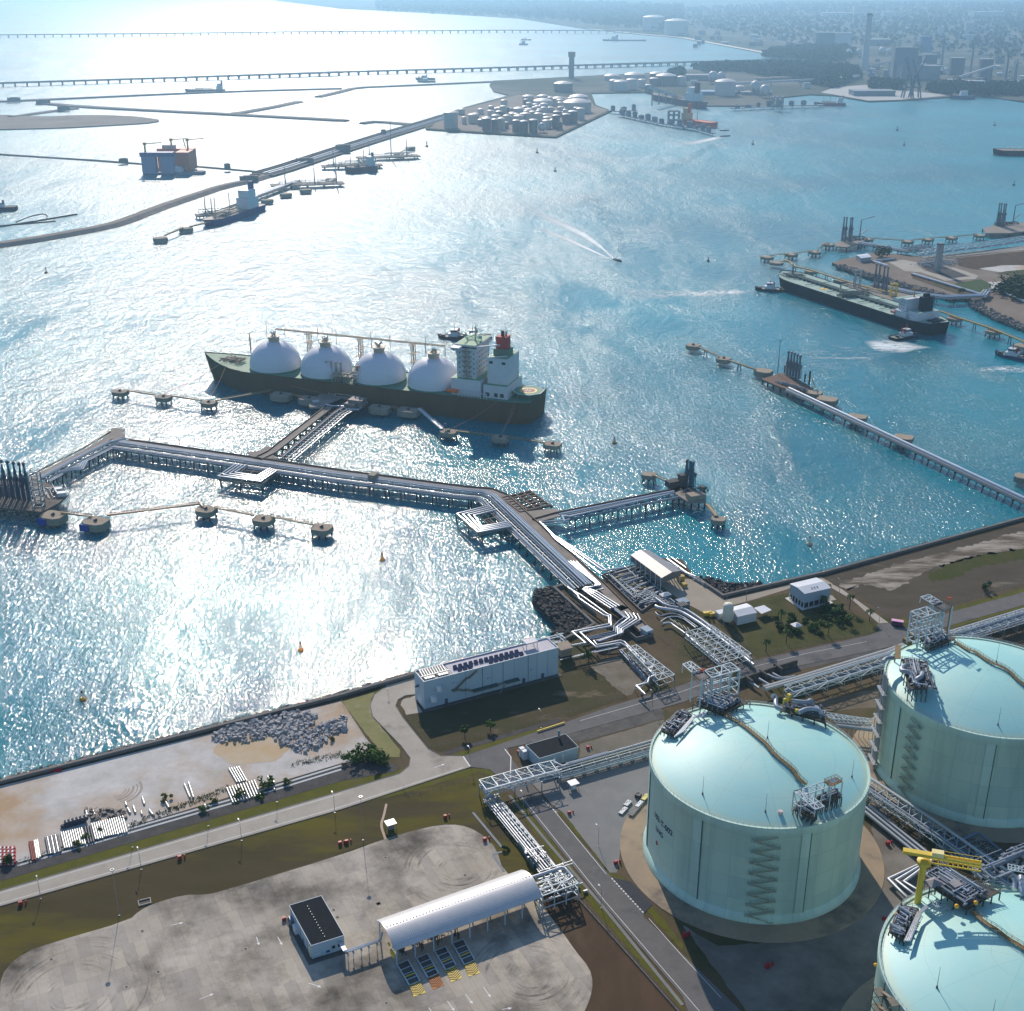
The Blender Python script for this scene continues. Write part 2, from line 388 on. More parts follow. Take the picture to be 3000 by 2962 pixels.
road = [W(-700,2816), W(0,2611), W(1000,2319), zH(330,1290), zH(385,1245), zH(392,1200), zH(340,1130), zH(180,965), zH(165,900), zH(190,840), zH(260,790), zH(424,742), zH(424,838), zH(360,846), zH(318,870), zH(305,905), zH(345,970), zH(490,1150), zH(560,1188), zH(690,1190), zH(730,1250), W(1000,2371), W(0,2655), W(-700,2866)]
ground('service_road', conc_m, road, .14, base=-.5)
kb = MB()
kb.wall([W(-700,2816), W(0,2611), W(1000,2319), zH(330,1290), zH(385,1245), zH(392,1200), zH(340,1130), zH(180,965), zH(165,900), zH(190,840), zH(260,790), zH(424,742)], .35, 0, .26, .2)
kb.wall([zH(424,838), zH(360,846), zH(318,870), zH(305,905), zH(345,970), zH(490,1150), zH(560,1188), zH(690,1190)], .35, 0, .26, .2)
kb.wall([W(-700,2866), W(0,2655), W(1000,2371), zH(730,1250)], .35, 0, .26, -.2)
tag(kb.build('kerb', curb_m), kind='structure')
rA = [zH(690,1190), zH(1240,1008), W(1807,2064), W(2000,2007), W(2176,1943), W(2362,1902), zI(1060,890), zI(1110,870), zI(1100,830), zI(1165,822), zI(1215,850), zI(1290,850), W(2787,1793), W(3000,1735), W(3600,1565), W(3600,1600), W(3000,1773), W(2787,1832), zI(1240,935), W(2600,1897), W(2445,1929), W(2171,1988), W(2000,2058), W(1663,2152), zH(940,1145), zH(960,1200), zK(1060,170), zK(1190,320), zK(1225,335), zK(1230,370), zK(1500,680), zK(1530,715), zK(1640,742), zK(1760,870), zK(1712,922), zK(1712,940), zL(330,1546), zL(600,1850), zL(300,1850), zL(30,1546), zK(1932,1390), zK(1480,862), zK(1010,275), zK(930,180), zK(840,105), zH(730,1250)]
ground('asphalt_road', asph_m, rA, .14, base=-.5)
lot = [zK(1080,185), zK(1160,140), zK(1755,20), zK(1765,260), zK(1650,380), zK(1585,470), zK(1575,600), zK(1560,690), zK(1520,690), zK(1255,350), zK(1215,320), zK(1190,300)]
ground('paved_lot', tarmac_m, lot, .08)
ap = [zK(1534,718), zK(1640,742), zK(1762,872), zK(1714,920)]
ground('dark_apron', newasph_m, ap, .17)
TANKS = {2: Vector((94.6, 401.7, 0)), 3: Vector((201.5, 457.7, 0)), 4: Vector((153.6, 290.1, 0))}
for k, t in TANKS.items():
    p = MB(); p.lathe(t, [(0, .25), (51.5, .25), (51.6, .1), (51.6, -.5)], 96, smooth=False); tag(p.build('tank_pad', pad_m), kind='structure')
t5 = TANKS[3]+Vector((106.9, 56, 0))

# verges beside the roads
def reg(name, m, fn, pts, z=.05, amp=None):
    if amp is None: amp = 0 if name in ('path','quay_apron','trench','embankment','slope') else .8
    q = [fn(x, y) if not isinstance(x, Vector) else x for x, y in pts]
    if amp: q = rough_edge(q, 1.6, amp, len(name), .22)
    return ground(name, m, q, z)
reg('verge', verge_m, zK, [(960,245),(1000,270),(1480,880),(1932,1420),(1932,1470),(1460,930),(1040,400)], .06)
reg('verge', verge_m, zK, [(1222,340),(1250,350),(1520,690),(1610,720),(1600,740),(1530,712)], .10)
reg('verge', verge_m, zK, [(1720,890),(1760,880),(1932,1090),(1932,1130),(1800,990)], .06)
reg('path', conc_m, zK, [(1130,330),(1190,330),(1500,690),(1932,1160),(1932,1210),(1700,960),(1450,690)], .09) if False else None
reg('verge', verge_m, zH, [(630,1180),(900,1095),(1240,1000),(1220,1010),(1240,1012),(690,1189)], .06)
reg('trench', ditch_m, zH, [(575,1165),(900,1070),(1230,975),(1245,990),(1060,1045),(600,1180)], .05)
reg('verge', verge_m, zH, [(735,1255),(840,1260),(870,1310),(850,1300),(780,1275),(350,1400),(0,1480),(0,1450)], .05)
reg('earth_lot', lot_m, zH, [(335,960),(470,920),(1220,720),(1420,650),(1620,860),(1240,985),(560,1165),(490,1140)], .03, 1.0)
reg('pale_patch', M('pale_gravel', (.24,.21,.165), (.15,.13,.09), .08, .9, 0, 9), zH, [(1410,680),(1560,620),(1740,770),(1610,850)], .05, 1.5)
reg('sand_apron', sand_m, zH, [(335,900),(350,865),(424,845),(432,905),(460,940),(370,955)], .05)
reg('verge', verge_m, zH, [(165,880),(185,830),(240,785),(255,790),(192,842),(167,900)], .05)
reg('dry_strip', M('dry_grass', (.26,.24,.11), (.2,.2,.08), .15, .9, 0, 8, c3=(.36,.33,.25), scale3=.08), zH, [(0,880),(230,815),(165,880),(170,960),(330,1150),(330,1195),(240,1190)], .04, .5)
reg('slope', dark_conc, zI, [(300,1130),(860,1020),(1130,960),(1130,985),(560,1110),(330,1175)], .05)
reg('embankment', dark_conc, zH, [(1240,1080),(1320,1050),(1810,910),(1830,975),(1350,1110)], .05)
reg('dirt_lot', M('dirt_lot', (.23,.205,.165), (.15,.135,.1), .05, .9, 0, 9), zH, [(1350,1120),(1830,980),(1800,1090),(1350,1200)], .04, .8)
reg('gravel_lot', M('grey_gravel', (.20,.18,.155), (.125,.11,.088), .045, .95, 0, 9, c3=(.32,.295,.26), scale3=.02, lo3=.46, hi3=.7), zL, [(0,1060),(200,1180),(560,1150),(1130,800),(1080,700),(1060,250),(1250,560),(1330,700),(1400,900),(1000,1546),(360,1546)], .04)
reg('lawn', grass_m, zI, [(390,700),(600,650),(640,720),(830,700),(1110,840),(1110,870),(860,920),(420,1020),(200,830),(280,840),(300,800)], .04, 1.0)
reg('bare_earth', M('grey_earth', (.105,.085,.06), (.075,.062,.042), .05, .95, 0, 9, c3=(.2,.17,.13), scale3=.04, lo3=.6, hi3=.74, stretch=(-GA, .6, 1.6)), zI, [(800,560),(1932,262),(2600,90),(2600,500),(1932,600),(1500,735),(1270,800),(1180,800),(960,640),(850,600)], .03)
reg('sandy_track', sandy_m, zI, [(880,610),(960,580),(1200,490),(1480,420),(1932,300),(2600,130),(2600,200),(1932,400),(1650,450),(1400,520),(1250,600),(1180,640),(1120,620),(1000,600),(930,640)], .05, 2.5)
reg('green_patch', M('green_turf', (.05,.062,.012), (.075,.07,.02), .07, .95, 0, 9, c3=(.1,.085,.05), scale3=.05), zI, [(1390,560),(1480,490),(1700,430),(1932,400),(1932,460),(1700,500),(1550,560),(1420,600)], .05, 4)
reg('path', conc_m, zI, [(840,600),(900,630),(1165,820),(1110,825),(960,690),(845,625)], .08)
reg('quay_apron', M('apron_concrete', (.40,.345,.27), (.33,.29,.225), .08, .85, 0, 8), zI, [(80,575),(240,690),(620,600),(780,560),(850,600),(610,625),(400,690),(250,730),(150,780),(0,700),(-200,560)], .06)
reg('path', conc_m, zI, [(845,665),(870,690),(820,700),(600,690)], .07)
reg('verge', verge_m, zI, [(1525,735),(1932,625),(1932,650),(1525,755)], .05)
reg('verge', verge_m, zI, [(1200,800),(1260,790),(1280,820),(1230,825)], .05)
reg('verge', verge_m, zI, [(1520,830),(1932,718),(1932,735),(1520,850)], .05)
reg('rack_ground', M('rack_soil', (.13,.10,.07), (.18,.15,.11), .06, .95, 0, 8), zU, [(860,640),(1850,440),(1830,620),(1330,660)], .04)  # brown soil mottled by noise

ta = MB(); c_ = zJ(640,225)
for k in range(7):
    r_ = 5.2+k*1.15+(k % 3)*.3; ta.strip([V3(c_)+Vector((cos(a)*r_, sin(a)*r_*.9, 0)) for a in [radians(-75+i*9+k*4) for i in range(11)]], .45, .055)
tag(ta.build('tyre_track', M("tyre_track", (.30,.235,.18), (.42,.37,.31), .5, .9)), kind='structure')
# painted lines on roads
pl = MB()
pl.strip([W(-700,2824), W(0,2618), W(1000,2326)], .25, .165); pl.strip([W(-700,2859), W(0,2648), W(1000,2364), zH(690,1255)], .25, .165)
pl.strip([zH(925,1150), zH(960,1195), zK(955,195)], .4, .165); pl.strip([zH(690,1192), zH(728,1248)], .5, .165)
pl.strip([zK(1020,262), zK(1490,850), zK(1945,1380), zK(2100,1560)], .2, .165)
pl.strip([zK(1180,310), zK(1500,700)], .2, .165); pl.strip([zK(1740,950), zK(1932,1165), zK(2150,1400)], .2, .165)
for p, d in along([zK(1530,722), zK(1710,918)], 1.6): pl.bar(p+UP*.17, p+d*.9+UP*.17, .5, .02)
for p, d in along([zK(1140,280), zK(1212,345)], 1.8): pl.bar(p+UP*.17, p+d*1.0+UP*.17, .4, .02)
pl.strip([W(1700,2112), W(2000,2026), W(2176,1962), W(2362,1915), W(2540,1880)], .2, .165)
for fn, a, b in [(zK,(805,1340),(835,1382)),(zK,(703,1378),(733,1420)),(zK,(600,1418),(630,1460)),(zK,(495,1455),(525,1500)),(zJ,(965,990),(1018,978)),(zJ,(1130,1408),(1190,1384)),(zJ,(1745,1316),(1800,1334)),(zJ,(1572,1055),(1590,1088)),(zJ,(1452,1055),(1462,1088)),(zH,(525,1255),(570,1240)),(zK,(910,1465),(945,1460))]:
    p, q = fn(*a), fn(*b); d = (q-p).normalized(); nn = Vector((-d.y, d.x, 0))
    pl.bar(p+UP*.17, q+UP*.17, .28, .02); pl.sheet([q+nn*.6+UP*.18, q+d*1.4+UP*.18, q-nn*.6+UP*.18])
tag(pl.build('road_marking', white_paint), kind='structure')
# ================================================================= shared materials of built things
steel_l = M("pale_steel", (.52,.60,.63), (.44,.52,.56), .5, .45, .1)
steel_g = M("galvanised_steel", (.34,.37,.39), (.26,.29,.31), .4, .45, .35)
steel_d = M("dark_steel", (.055,.06,.068), (.10,.105,.11), .5, .6, .2)
pipe_m = M("insulated_pipe", (.60,.62,.64), (.50,.52,.54), .15, .32, .55)
pipe_g = M("grey_pipe", (.33,.37,.41), (.28,.31,.35), .2, .4, .2)
pipe_b = M("blue_grey_pipe", (.14,.21,.29), (.11,.16,.23), .2, .45, .2)
rail_m = M("ochre_walkway", (.24,.155,.05), (.17,.115,.045), .6, .7)
yellow_m = M("yellow_paint", (.78,.56,.06), (.70,.49,.05), .4, .5)
red_m = M("red_paint", (.42,.025,.03), (.34,.02,.025), .6, .5)
orange_m = M("orange_fabric", (.9,.16,.04), (.8,.13,.03), .6, .7)
black_roof = M("black_roofing", (.007,.011,.016), (.012,.016,.022), .25, .8, 0, 7, c3=(.022,.026,.03), scale3=.2, lo3=.6, hi3=.75)
clad_m = M("pale_blue_cladding", (.44,.56,.63), (.40,.52,.60), .1, .5, 0, 5, stretch=(0, 1, 1, .15))
clad_w = M("white_cladding", (.66,.70,.72), (.58,.62,.65), .1, .5)
roof_w = M("white_roofing", (.62,.64,.67), (.55,.57,.60), .12, .45, .1)
grate_m = M("grating", (.05,.052,.055), (.085,.085,.085), .8, .7)
glass_m = M("dark_glass", (.02,.03,.04), (.03,.045,.06), .3, .15)
rnd = random.Random(7)

def tank_wall_material():
    m = M("tank_wall_paint", (.52,.72,.615), (.56,.75,.64), .04, .55, 0, 9, stretch=(0, 1, 1, .12), c3=(.33,.50,.44), scale3=.06, lo3=.5, hi3=.78)
    n, l = m.node_tree.nodes, m.node_tree.links; b = n['Principled BSDF']; src = b.inputs['Base Color'].links[0].from_socket
    tc = n.new('ShaderNodeTexCoord'); sx = n.new('ShaderNodeSeparateXYZ'); l.new(tc.outputs['Object'], sx.inputs[0])
    at = n.new('ShaderNodeMath'); at.operation = 'ARCTAN2'; l.new(sx.outputs[0], at.inputs[0]); l.new(sx.outputs[1], at.inputs[1])
    k = n.new('ShaderNodeMath'); k.operation = 'MULTIPLY'; l.new(at.outputs[0], k.inputs[0]); k.inputs[1].default_value = 41.2
    cb = n.new('ShaderNodeCombineXYZ'); l.new(k.outputs[0], cb.inputs[0]); l.new(sx.outputs[2], cb.inputs[1])
    br = n.new('ShaderNodeTexBrick'); br.offset = 0; br.inputs['Scale'].default_value = 1; br.inputs['Brick Width'].default_value = 8.09; br.inputs['Row Height'].default_value = 9.5
    br.inputs['Mortar Size'].default_value = .08; br.inputs['Color1'].default_value = (.90,.93,.96,1); br.inputs['Color2'].default_value = (1.06,1.05,1.03,1); br.inputs['Mortar'].default_value = (.72,.78,.80,1)
    l.new(cb.outputs[0], br.inputs['Vector'])
    mul = n.new('ShaderNodeMix'); mul.data_type = 'RGBA'; mul.blend_type = 'MULTIPLY'; mul.inputs['Factor'].default_value = 1
    l.new(src, mul.inputs['A']); l.new(br.outputs['Color'], mul.inputs['B']); l.new(mul.outputs['Result'], b.inputs['Base Color'])
    return m
def tank_roof_material():
    m = M("tank_roof_paint", (.37,.68,.635), (.33,.635,.61), .05, .5, 0, 9, c3=(.44,.68,.60), scale3=.03, lo3=.48, hi3=.7)
    n, l = m.node_tree.nodes, m.node_tree.links; b = n['Principled BSDF']; src = b.inputs['Base Color'].links[0].from_socket
    def mth(op, a, bb=0.0):
        q = n.new('ShaderNodeMath'); q.operation = op
        for i, v in enumerate((a, bb)):
            if isinstance(v, (int, float)): q.inputs[i].default_value = v
            else: l.new(v, q.inputs[i])
        return q.outputs[0]
    tc = n.new('ShaderNodeTexCoord'); sx = n.new('ShaderNodeSeparateXYZ'); l.new(tc.outputs['Object'], sx.inputs[0])
    rr = mth('SQRT', mth('ADD', mth('MULTIPLY', sx.outputs[0], sx.outputs[0]), mth('MULTIPLY', sx.outputs[1], sx.outputs[1])))
    ring = mth('LESS_THAN', mth('ABSOLUTE', mth('SUBTRACT', mth('FRACT', mth('DIVIDE', rr, 19.0)), .5)), .004)
    ang = mth('ARCTAN2', sx.outputs[1], sx.outputs[0])
    da = mth('ABSOLUTE', mth('SUBTRACT', mth('FRACT', mth('MULTIPLY', ang, 10/(2*pi))), .5))
    spoke = mth('LESS_THAN', mth('MULTIPLY', mth('MULTIPLY', da, rr), 2*pi/10), .075)
    edge = n.new('ShaderNodeMapRange'); edge.inputs['From Min'].default_value = 37.5; edge.inputs['From Max'].default_value = 40.2; l.new(rr, edge.inputs['Value'])
    ns = n.new('ShaderNodeTexNoise'); ns.inputs['Scale'].default_value = .3; ns.inputs['Detail'].default_value = 6
    fac = mth('MULTIPLY', edge.outputs[0], mth('MULTIPLY', ns.outputs['Fac'], 1.1))
    x = n.new('ShaderNodeMix'); x.data_type = 'RGBA'; l.new(mth('MULTIPLY', mth('MAXIMUM', ring, spoke), .35), x.inputs['Factor']); l.new(src, x.inputs['A']); x.inputs['B'].default_value = (.2,.33,.33,1)
    y = n.new('ShaderNodeMix'); y.data_type = 'RGBA'; l.new(fac, y.inputs['Factor']); l.new(x.outputs['Result'], y.inputs['A']); y.inputs['B'].default_value = (.50,.54,.34,1)
    l.new(y.outputs['Result'], b.inputs['Base Color'])
    return m
wall_m, roof_m = tank_wall_material(), tank_roof_material()
seam_m = M("seam_stain", (.06,.11,.115), (.09,.15,.15), .4, .6)
TR, TH, TAP = 41.2, 42.4, 49.5
DR = ((TR-.8)**2+(TAP-42)**2)/(2*(TAP-42))
def dome_z(r): return TAP-DR+sqrt(max(0, DR*DR-r*r))
def on_dome(fn, x, y, t, dz=0.0):
    z = 46.0
    for _ in range(12):
        p = fn(x, y, z); z = dome_z(min(TR, hypot(p.x-t.x, p.y-t.y)))+dz
    return fn(x, y, z)
def lattice(mb, q, nx, ny, w, diag=True):
    """flat steel grid between four corners"""
    a, b, c, d = [Vector(p) for p in q]
    P = lambda i, j: (a+(b-a)*(i/nx))*(1-j/ny)+(d+(c-d)*(i/nx))*(j/ny)
    for j in range(ny+1): mb.bar(P(0, j), P(nx, j), w)
    for i in range(nx+1): mb.bar(P(i, 0), P(i, ny), w)
    if diag:
        for i in range(nx):
            for j in range(ny):
                p, q2 = (P(i, j), P(i+1, j+1)) if (i+j) % 2 == 0 else (P(i+1, j), P(i, j+1)); mb.bar(p, q2, w*.7)
def steel_box(mb, q, z0, z1, nx, ny, w, mid=2):
    """open frame: posts, ring beams and a braced top"""
    q = [V3(p, z1) for p in q]; lattice(mb, q, nx, ny, w)
    a, b, c, d = q
    post = [a+(b-a)*(i/nx) for i in range(nx+1)]+[d+(c-d)*(i/nx) for i in range(nx+1)]
    for p in post: mb.bar(p, V3(p, z0), w*1.35)
    for k in range(mid):
        z = z0+(z1-z0)*(k+.6)/(mid+.4)
        for p, r in ((a, b), (b, c), (c, d), (d, a)): mb.bar(V3(p, z), V3(r, z), w)
    for p, r in ((b, c), (d, a)): mb.bar(V3(p, z0), V3(r, z1), w*.7)
def railing(mb, pts, z=1.1, w=.09, step=2.0, closed=False):
    pts = [Vector(p) for p in pts]
    if closed: pts = pts+[pts[0]]
    for hh in (z, z*.5):
        for a, b in zip(pts[:-1], pts[1:]): mb.bar(a+UP*hh, b+UP*hh, w)
    for p, d in along(pts, step): mb.bar(p, p+UP*z, w)
def clutter(mb, o, u, v, su, sv, n, rd, lo=.4, hi=2.6, rmax=.35):
    """pipework, valves and skids crowding a deck"""
    o = Vector(o)
    for i in range(n):
        k = rd.random()
        a, b = rd.uniform(.05, .95)*su, rd.uniform(.05, .95)*sv; z = rd.uniform(lo, hi)
        p = o+u*a+v*b
        if k < .5:
            e = v if rd.random() < .75 else u; L = rd.uniform(.25, .8)*(sv if e is v else su)
            s = o+(u*a if e is v else v*b)+UP*z; off = rd.uniform(0, (sv if e is v else su)-L); s = s+e*off
            r = rd.uniform(.14, rmax); pts = [s, s+e*L]
            if rd.random() < .6: pts = [s-UP*(z*.8)]+pts
            if rd.random() < .5: pts = pts+[s+e*L+(u if e is v else v)*rd.uniform(-2, 2)]
            mb.tube(pts, r, 6)
        elif k < .75: mb.box(p+UP*rd.uniform(.3, .8), (rd.uniform(.6, 1.8), rd.uniform(.5, 1.4), rd.uniform(.6, 1.5)), GA)
        elif k < .9: mb.cyl(p, p+UP*rd.uniform(1, 2.8), rd.uniform(.15, .4)); mb.cyl(p+UP*1.4+u*.6, p+UP*1.4-u*.6, .22)
        else: mb.ball(p+UP*z*.7, rd.uniform(.35, .6), 8, 5)

def wrap_text(body, size, t, az, z, R, m, parent):
    c = bpy.data.curves.new('lettering', 'FONT'); c.body = body; c.size = size; c.align_x = 'CENTER'; c.offset = .03*size
    o = bpy.data.objects.new('lettering', c); sc.collection.objects.link(o); bpy.context.view_layer.update()
    me = bpy.data.meshes.new_from_object(o.evaluated_get(bpy.context.evaluated_depsgraph_get()))
    vs = [v.co.copy() for v in me.vertices]; fs = [tuple(p.vertices) for p in me.polygons]
    bpy.data.objects.remove(o); bpy.data.meshes.remove(me); mb = MB()
    mb.add([(t.x+(R+.06)*sin(az-v.x/R), t.y+(R+.06)*cos(az-v.x/R), z+v.y) for v in vs], fs)
    return mb.build('lettering', m, parent)

def tank(k, label, stair, seams, extra=True):
    t = TANKS[k] if k in TANKS else t5
    T_ = thing('storage_tank', t, label, 'storage tank', 'round mint green storage tanks')
    w = MB(); w.lathe(t, [(TR+1.3, .25), (TR+1.3, .9), (TR+.35, 3.4), (TR, 3.6), (TR, 38.6), (TR+.45, 39.2), (TR+.45, TH), (TR-.3, TH), (TR-.5, 41.9)], 144)
    w.build('wall', wall_m, T_)
    d = MB(); d.lathe(t, [((TR-.45)*i/14, dome_z((TR-.45)*i/14)) for i in range(15)][::-1], 144); d.build('dome_roof', roof_m, T_)
    # butt-jointed pilaster strips and the dark seam beside each
    for az in seams:
        a = radians(az); s_ = MB(); s_.lathe(t, [(TR+.02, 1.5), (TR+.28, 3.6), (TR+.28, 38.7), (TR+.02, 39.0)], 3, a+.004, a+.088, False); s_.build('pilaster', wall_m, T_)
        q = MB(); q.tube([t+Vector(((TR+.18)*sin(a), (TR+.18)*cos(a), z)) for z in (2.5, 40)], .22, 6); q.build('drain_line', seam_m, T_)
    # rim walkway
    r_ = MB(); n = 120; ring = [t+Vector(((TR+.2)*sin(2*pi*i/n), (TR+.2)*cos(2*pi*i/n), TH)) for i in range(n)]
    railing(r_, ring, 1.15, .08, 2.1, True); r_.build('rim_railing', steel_l, T_)
    cl = MB()
    for i in range(60):
        a = 2*pi*i/60; p = t+Vector(((TR-2.2)*sin(a), (TR-2.2)*cos(a), dome_z(TR-2.2))); cl.cyl(p, p+UP*.9, .09, .05, 5)
    cl.build('roof_vent', steel_g, T_) if False else None
    # zigzag stair on the wall
    if stair:
        a0, a1, zt, nf = stair; st = MB(); rail = MB()
        pt = lambda a, z, r: t+Vector((r*sin(radians(a)), r*cos(radians(a)), z))
        zs = [zt-(zt-1.2)*i/nf for i in range(nf+1)]
        for i in range(nf):
            s, e = (a0, a1) if i % 2 == 0 else (a1, a0)
            for r in (TR+.5, TR+1.7):
                st.bar(pt(s, zs[i], r), pt(e, zs[i+1], r), .09, .2)
                rail.bar(pt(s, zs[i]+1.1, r), pt(e, zs[i+1]+1.1, r), .07)
            st.bar(pt(s, zs[i]-.1, TR+1.1), pt(e, zs[i+1]-.1, TR+1.1), .5, .08)
            c = pt(e, zs[i+1], TR+1.1); az_ = -radians(e)
            st.box(c, (2.4, 1.7, .14), az_)
            for dx in (-1.1, 1.1):
                for dy in (-.8, .8):
                    o = Vector((cos(az_)*dx-sin(az_)*dy, sin(az_)*dx+cos(az_)*dy, 0)); rail.bar(c+o, c+o+UP*1.1, .1)
            for sgn in (-1, 1):
                o1 = Vector((cos(az_), sin(az_), 0))*1.1*sgn; o2 = Vector((-sin(az_), cos(az_), 0))*.8
                rail.bar(c+o1-o2+UP*1.1, c+o1+o2+UP*1.1, .1)
            st.bar(pt(e, zs[i+1]-.1, TR), pt(e, zs[i+1]-.1, TR+1.9), .16); st.bar(pt(e, zs[i+1]-1.6, TR), pt(e, zs[i+1]-.1, TR+1.7), .12)
        stt = st.build('stair', stair_m, T_); rail.build('handrail', stair_m, stt)
    return T_
stair_m = M('stair_olive_steel', (.50,.60,.48), (.42,.42,.28), .6, .7)
M_handrail = M("rusty_handrail", (.30,.20,.07), (.2,.13,.06), .8, .7)

def dome_walkway(T_, t, pts):
    wk = MB(); hr = MB(); P = smooth(pts, 1, False)
    wk.wall(P, 1.3, 0, 0) if False else None
    L, R = offset_line(P, .75), offset_line(P, -.75)
    for i in range(len(P)-1):
        wk.hexa([L[i]-UP*.15, R[i]-UP*.15, R[i+1]-UP*.15, L[i+1]-UP*.15], [L[i], R[i], R[i+1], L[i+1]])
    for p, d in along(P, 3.0):
        n_ = Vector((-d.y, d.x, 0)).normalized(); z = dome_z(min(TR, hypot(p.x-t.x, p.y-t.y)))
        for s in (-.6, .6): q = p+n_*s; wk.bar(q, V3(q, z-.1), .14)
    for side in (L, R):
        for hh in (1.1, .55):
            for a, b in zip(side[:-1], side[1:]): hr.bar(a+UP*hh, b+UP*hh, .1)
        for p, d in along(side, 2.0): hr.bar(p, p+UP*1.1, .09)
    o = wk.build('roof_walkway', rail_m, T_); hr.build('handrail', M_handrail, o); return o
def lightning_rod(T_, base, h=8.5):
    r = MB(); r.cyl(base, base+UP*h, .1, .05, 5); r.cyl(base, base+UP*.9, .35, .2, 6); r.build('lightning_rod', steel_d, T_)

def pump_deck(T_, q, z, rd, n=90, legs_to=44, rail=True):
    a, b, c, d = [V3(p, z) for p in q]
    dk = MB(); dk.prism([a, b, c, d], z-.35, z)
    for i in range(5):
        for j in range(5):
            p = (a+(b-a)*(i/4))*(1-j/4)+(d+(c-d)*(i/4))*(j/4); dk.bar(p-UP*.35, V3(p, legs_to), .35)
    dko = dk.build('pump_deck', grate_m, T_)
    if rail: r = MB(); railing(r, [a, b, c, d], 1.15, .1, 1.8, True); r.build('handrail', rail_m, dko)
    u, v = (b-a), (d-a); su, sv = u.length, v.length; u.normalize(); v.normalize()
    for nm, m, k, lo, hi in (('pump_pipework', pipe_g, n, .5, 2.4), ('valve_gear', steel_d, n, .3, 2.0), ('silver_pipe_run', pipe_m, n//6, 1.2, 2.8)):
        cb = MB(); clutter(cb, a, u, v, su, sv, k, rd, lo, hi); cb.build(nm, m, dko)
    return dko

# ---- the tank in the middle of the right half
zz = frame(2000, 1900, 300/1932)
T2 = tank(2, 'mint green tank lettered 103-T-002 with zigzag stair facing the camera', (-179.5, -168.5, 39.2, 16), (-141.5, 163, -92, 40))
for a, b, s, z in (('103-T-002', -113, 3.3, 24.0), ('LNG', -110.5, 3.0, 19.0)): wrap_text(a, s, TANKS[2], radians(b), z, TR, M("navy_lettering_"+a[:3].lower(), (.02,.04,.09)), T2)
dm = MB(); t_ = TANKS[2]
def wallpt(a, z, r=TR+.07): return Vector((t_.x+r*sin(radians(a)), t_.y+r*cos(radians(a)), z))
dm.add([wallpt(-108.5, 15), wallpt(-106.9, 13.8), wallpt(-108.5, 12.6), wallpt(-110.1, 13.8)], [(0,1,2,3)]); dm.build('hazard_diamond', red_m, T2)
dome_walkway(T2, t_, [on_dome(zM, x, y, t_, 1.0) for x, y in ((640,215),(780,290),(880,372),(940,420),(1000,500),(1130,600),(1160,660),(1220,710))])
for x, y in ((497,780),(936,905),(1540,662),(950,388)): lightning_rod(T2, on_dome(zM, x, y, t_), 8.0)
rd = random.Random(3)
dk = pump_deck(T2, [zM(430,150,47), zM(560,60,47), zM(830,130,47), zM(640,228,47)], 47.0, rd, 120)
fr = MB(); q = [zz(415,415,60), zz(905,268,60), zz(1080,405,60), zz(545,553,60)]
steel_box(fr, q, 46.8, 60, 3, 1, .42, 3)
q2 = [zz(0,300,60), zz(150,245,60), zz(372,410,60), zz(180,456,60)]; lattice(fr, q2, 2, 2, .38)
for p in q2: fr.bar(p, V3(p, 56), .3)
q3 = [zz(180,462,59.5), zz(372,415,59.5), zz(545,525,59.5), zz(350,612,59.5)]
for p in q3: fr.bar(p, V3(p, 46), .5)
fro = fr.build('hoist_frame', steel_l, T2)
cp = MB(); cp.prism(q3, 59.1, 59.5); railing(cp, q3, 1.1, .1, 1.5, True); cp.build('top_platform', steel_d, fro)
yp = MB(); p = zz(540,515,58.5); yp.bar(p, V3(p, 46), .55); yp.build('yellow_ladder', rail_m, fro); yp = MB(); yp.box(zz(1000,480,57), (2.2,1.2,3), GA); yp.build('hoist_box', rail_m, fro)
ws = MB(); p = zz(330,462,62); ws.cyl(V3(p, 59.5), p+UP*1.5, .08, .08, 5); ws.cyl(p+UP*1.2, p+UP*1.1+GU*2.4, .55, .3, 8); ws.build('windsock', orange_m, fro)
# vapour pipes on the far rim
vp = MB(); zu = zM
for pts in ([(985,90,50),(1010,100,49),(1005,170,48.5),(1050,190,48)], [(1140,130,50),(1230,140,50),(1255,118,50),(1262,160,48)], [(1170,208,49.2),(1230,180,49.6),(1310,188,49.6),(1330,225,48.6)]):
    P = [zM(x, y, z) for x, y, z in pts]; vp.tube(smooth(P, 2, False), .95, 10)
dk2 = pump_deck(T2, [zM(1040,195,46.5), zM(1085,120,46.5), zM(1345,225,46.5), zM(1360,285,46.5)], 46.5, rd, 26)
vp.build('vapour_pipe', pipe_g, dk2)
ybx = MB(); ybx.box(zM(1100,110,49), (1.2,1.5,4), .5); ybx.box(zM(1070,130,48.4), (1,1,2.6), .5); ybx.box(zM(1160,195,48), (2,1,1.5), .5); ybx.build('yellow_valve_box', yellow_m, dk2)
# pipe bundle on the left of the rim
dk3 = pump_deck(T2, [zM(205,340,45.6), zM(345,195,45.6), zM(425,240,45.6), zM(300,380,45.6)], 45.6, rd, 60)
pb = MB()
for i in range(5): pb.tube([zM(300+i*14,380-i*8,47), zM(420+i*10,245-i*6,47.4), zM(500+i*8,235-i*8,47.6)], .28, 6)
pb.build('silver_pipe_run', pipe_m, dk3)
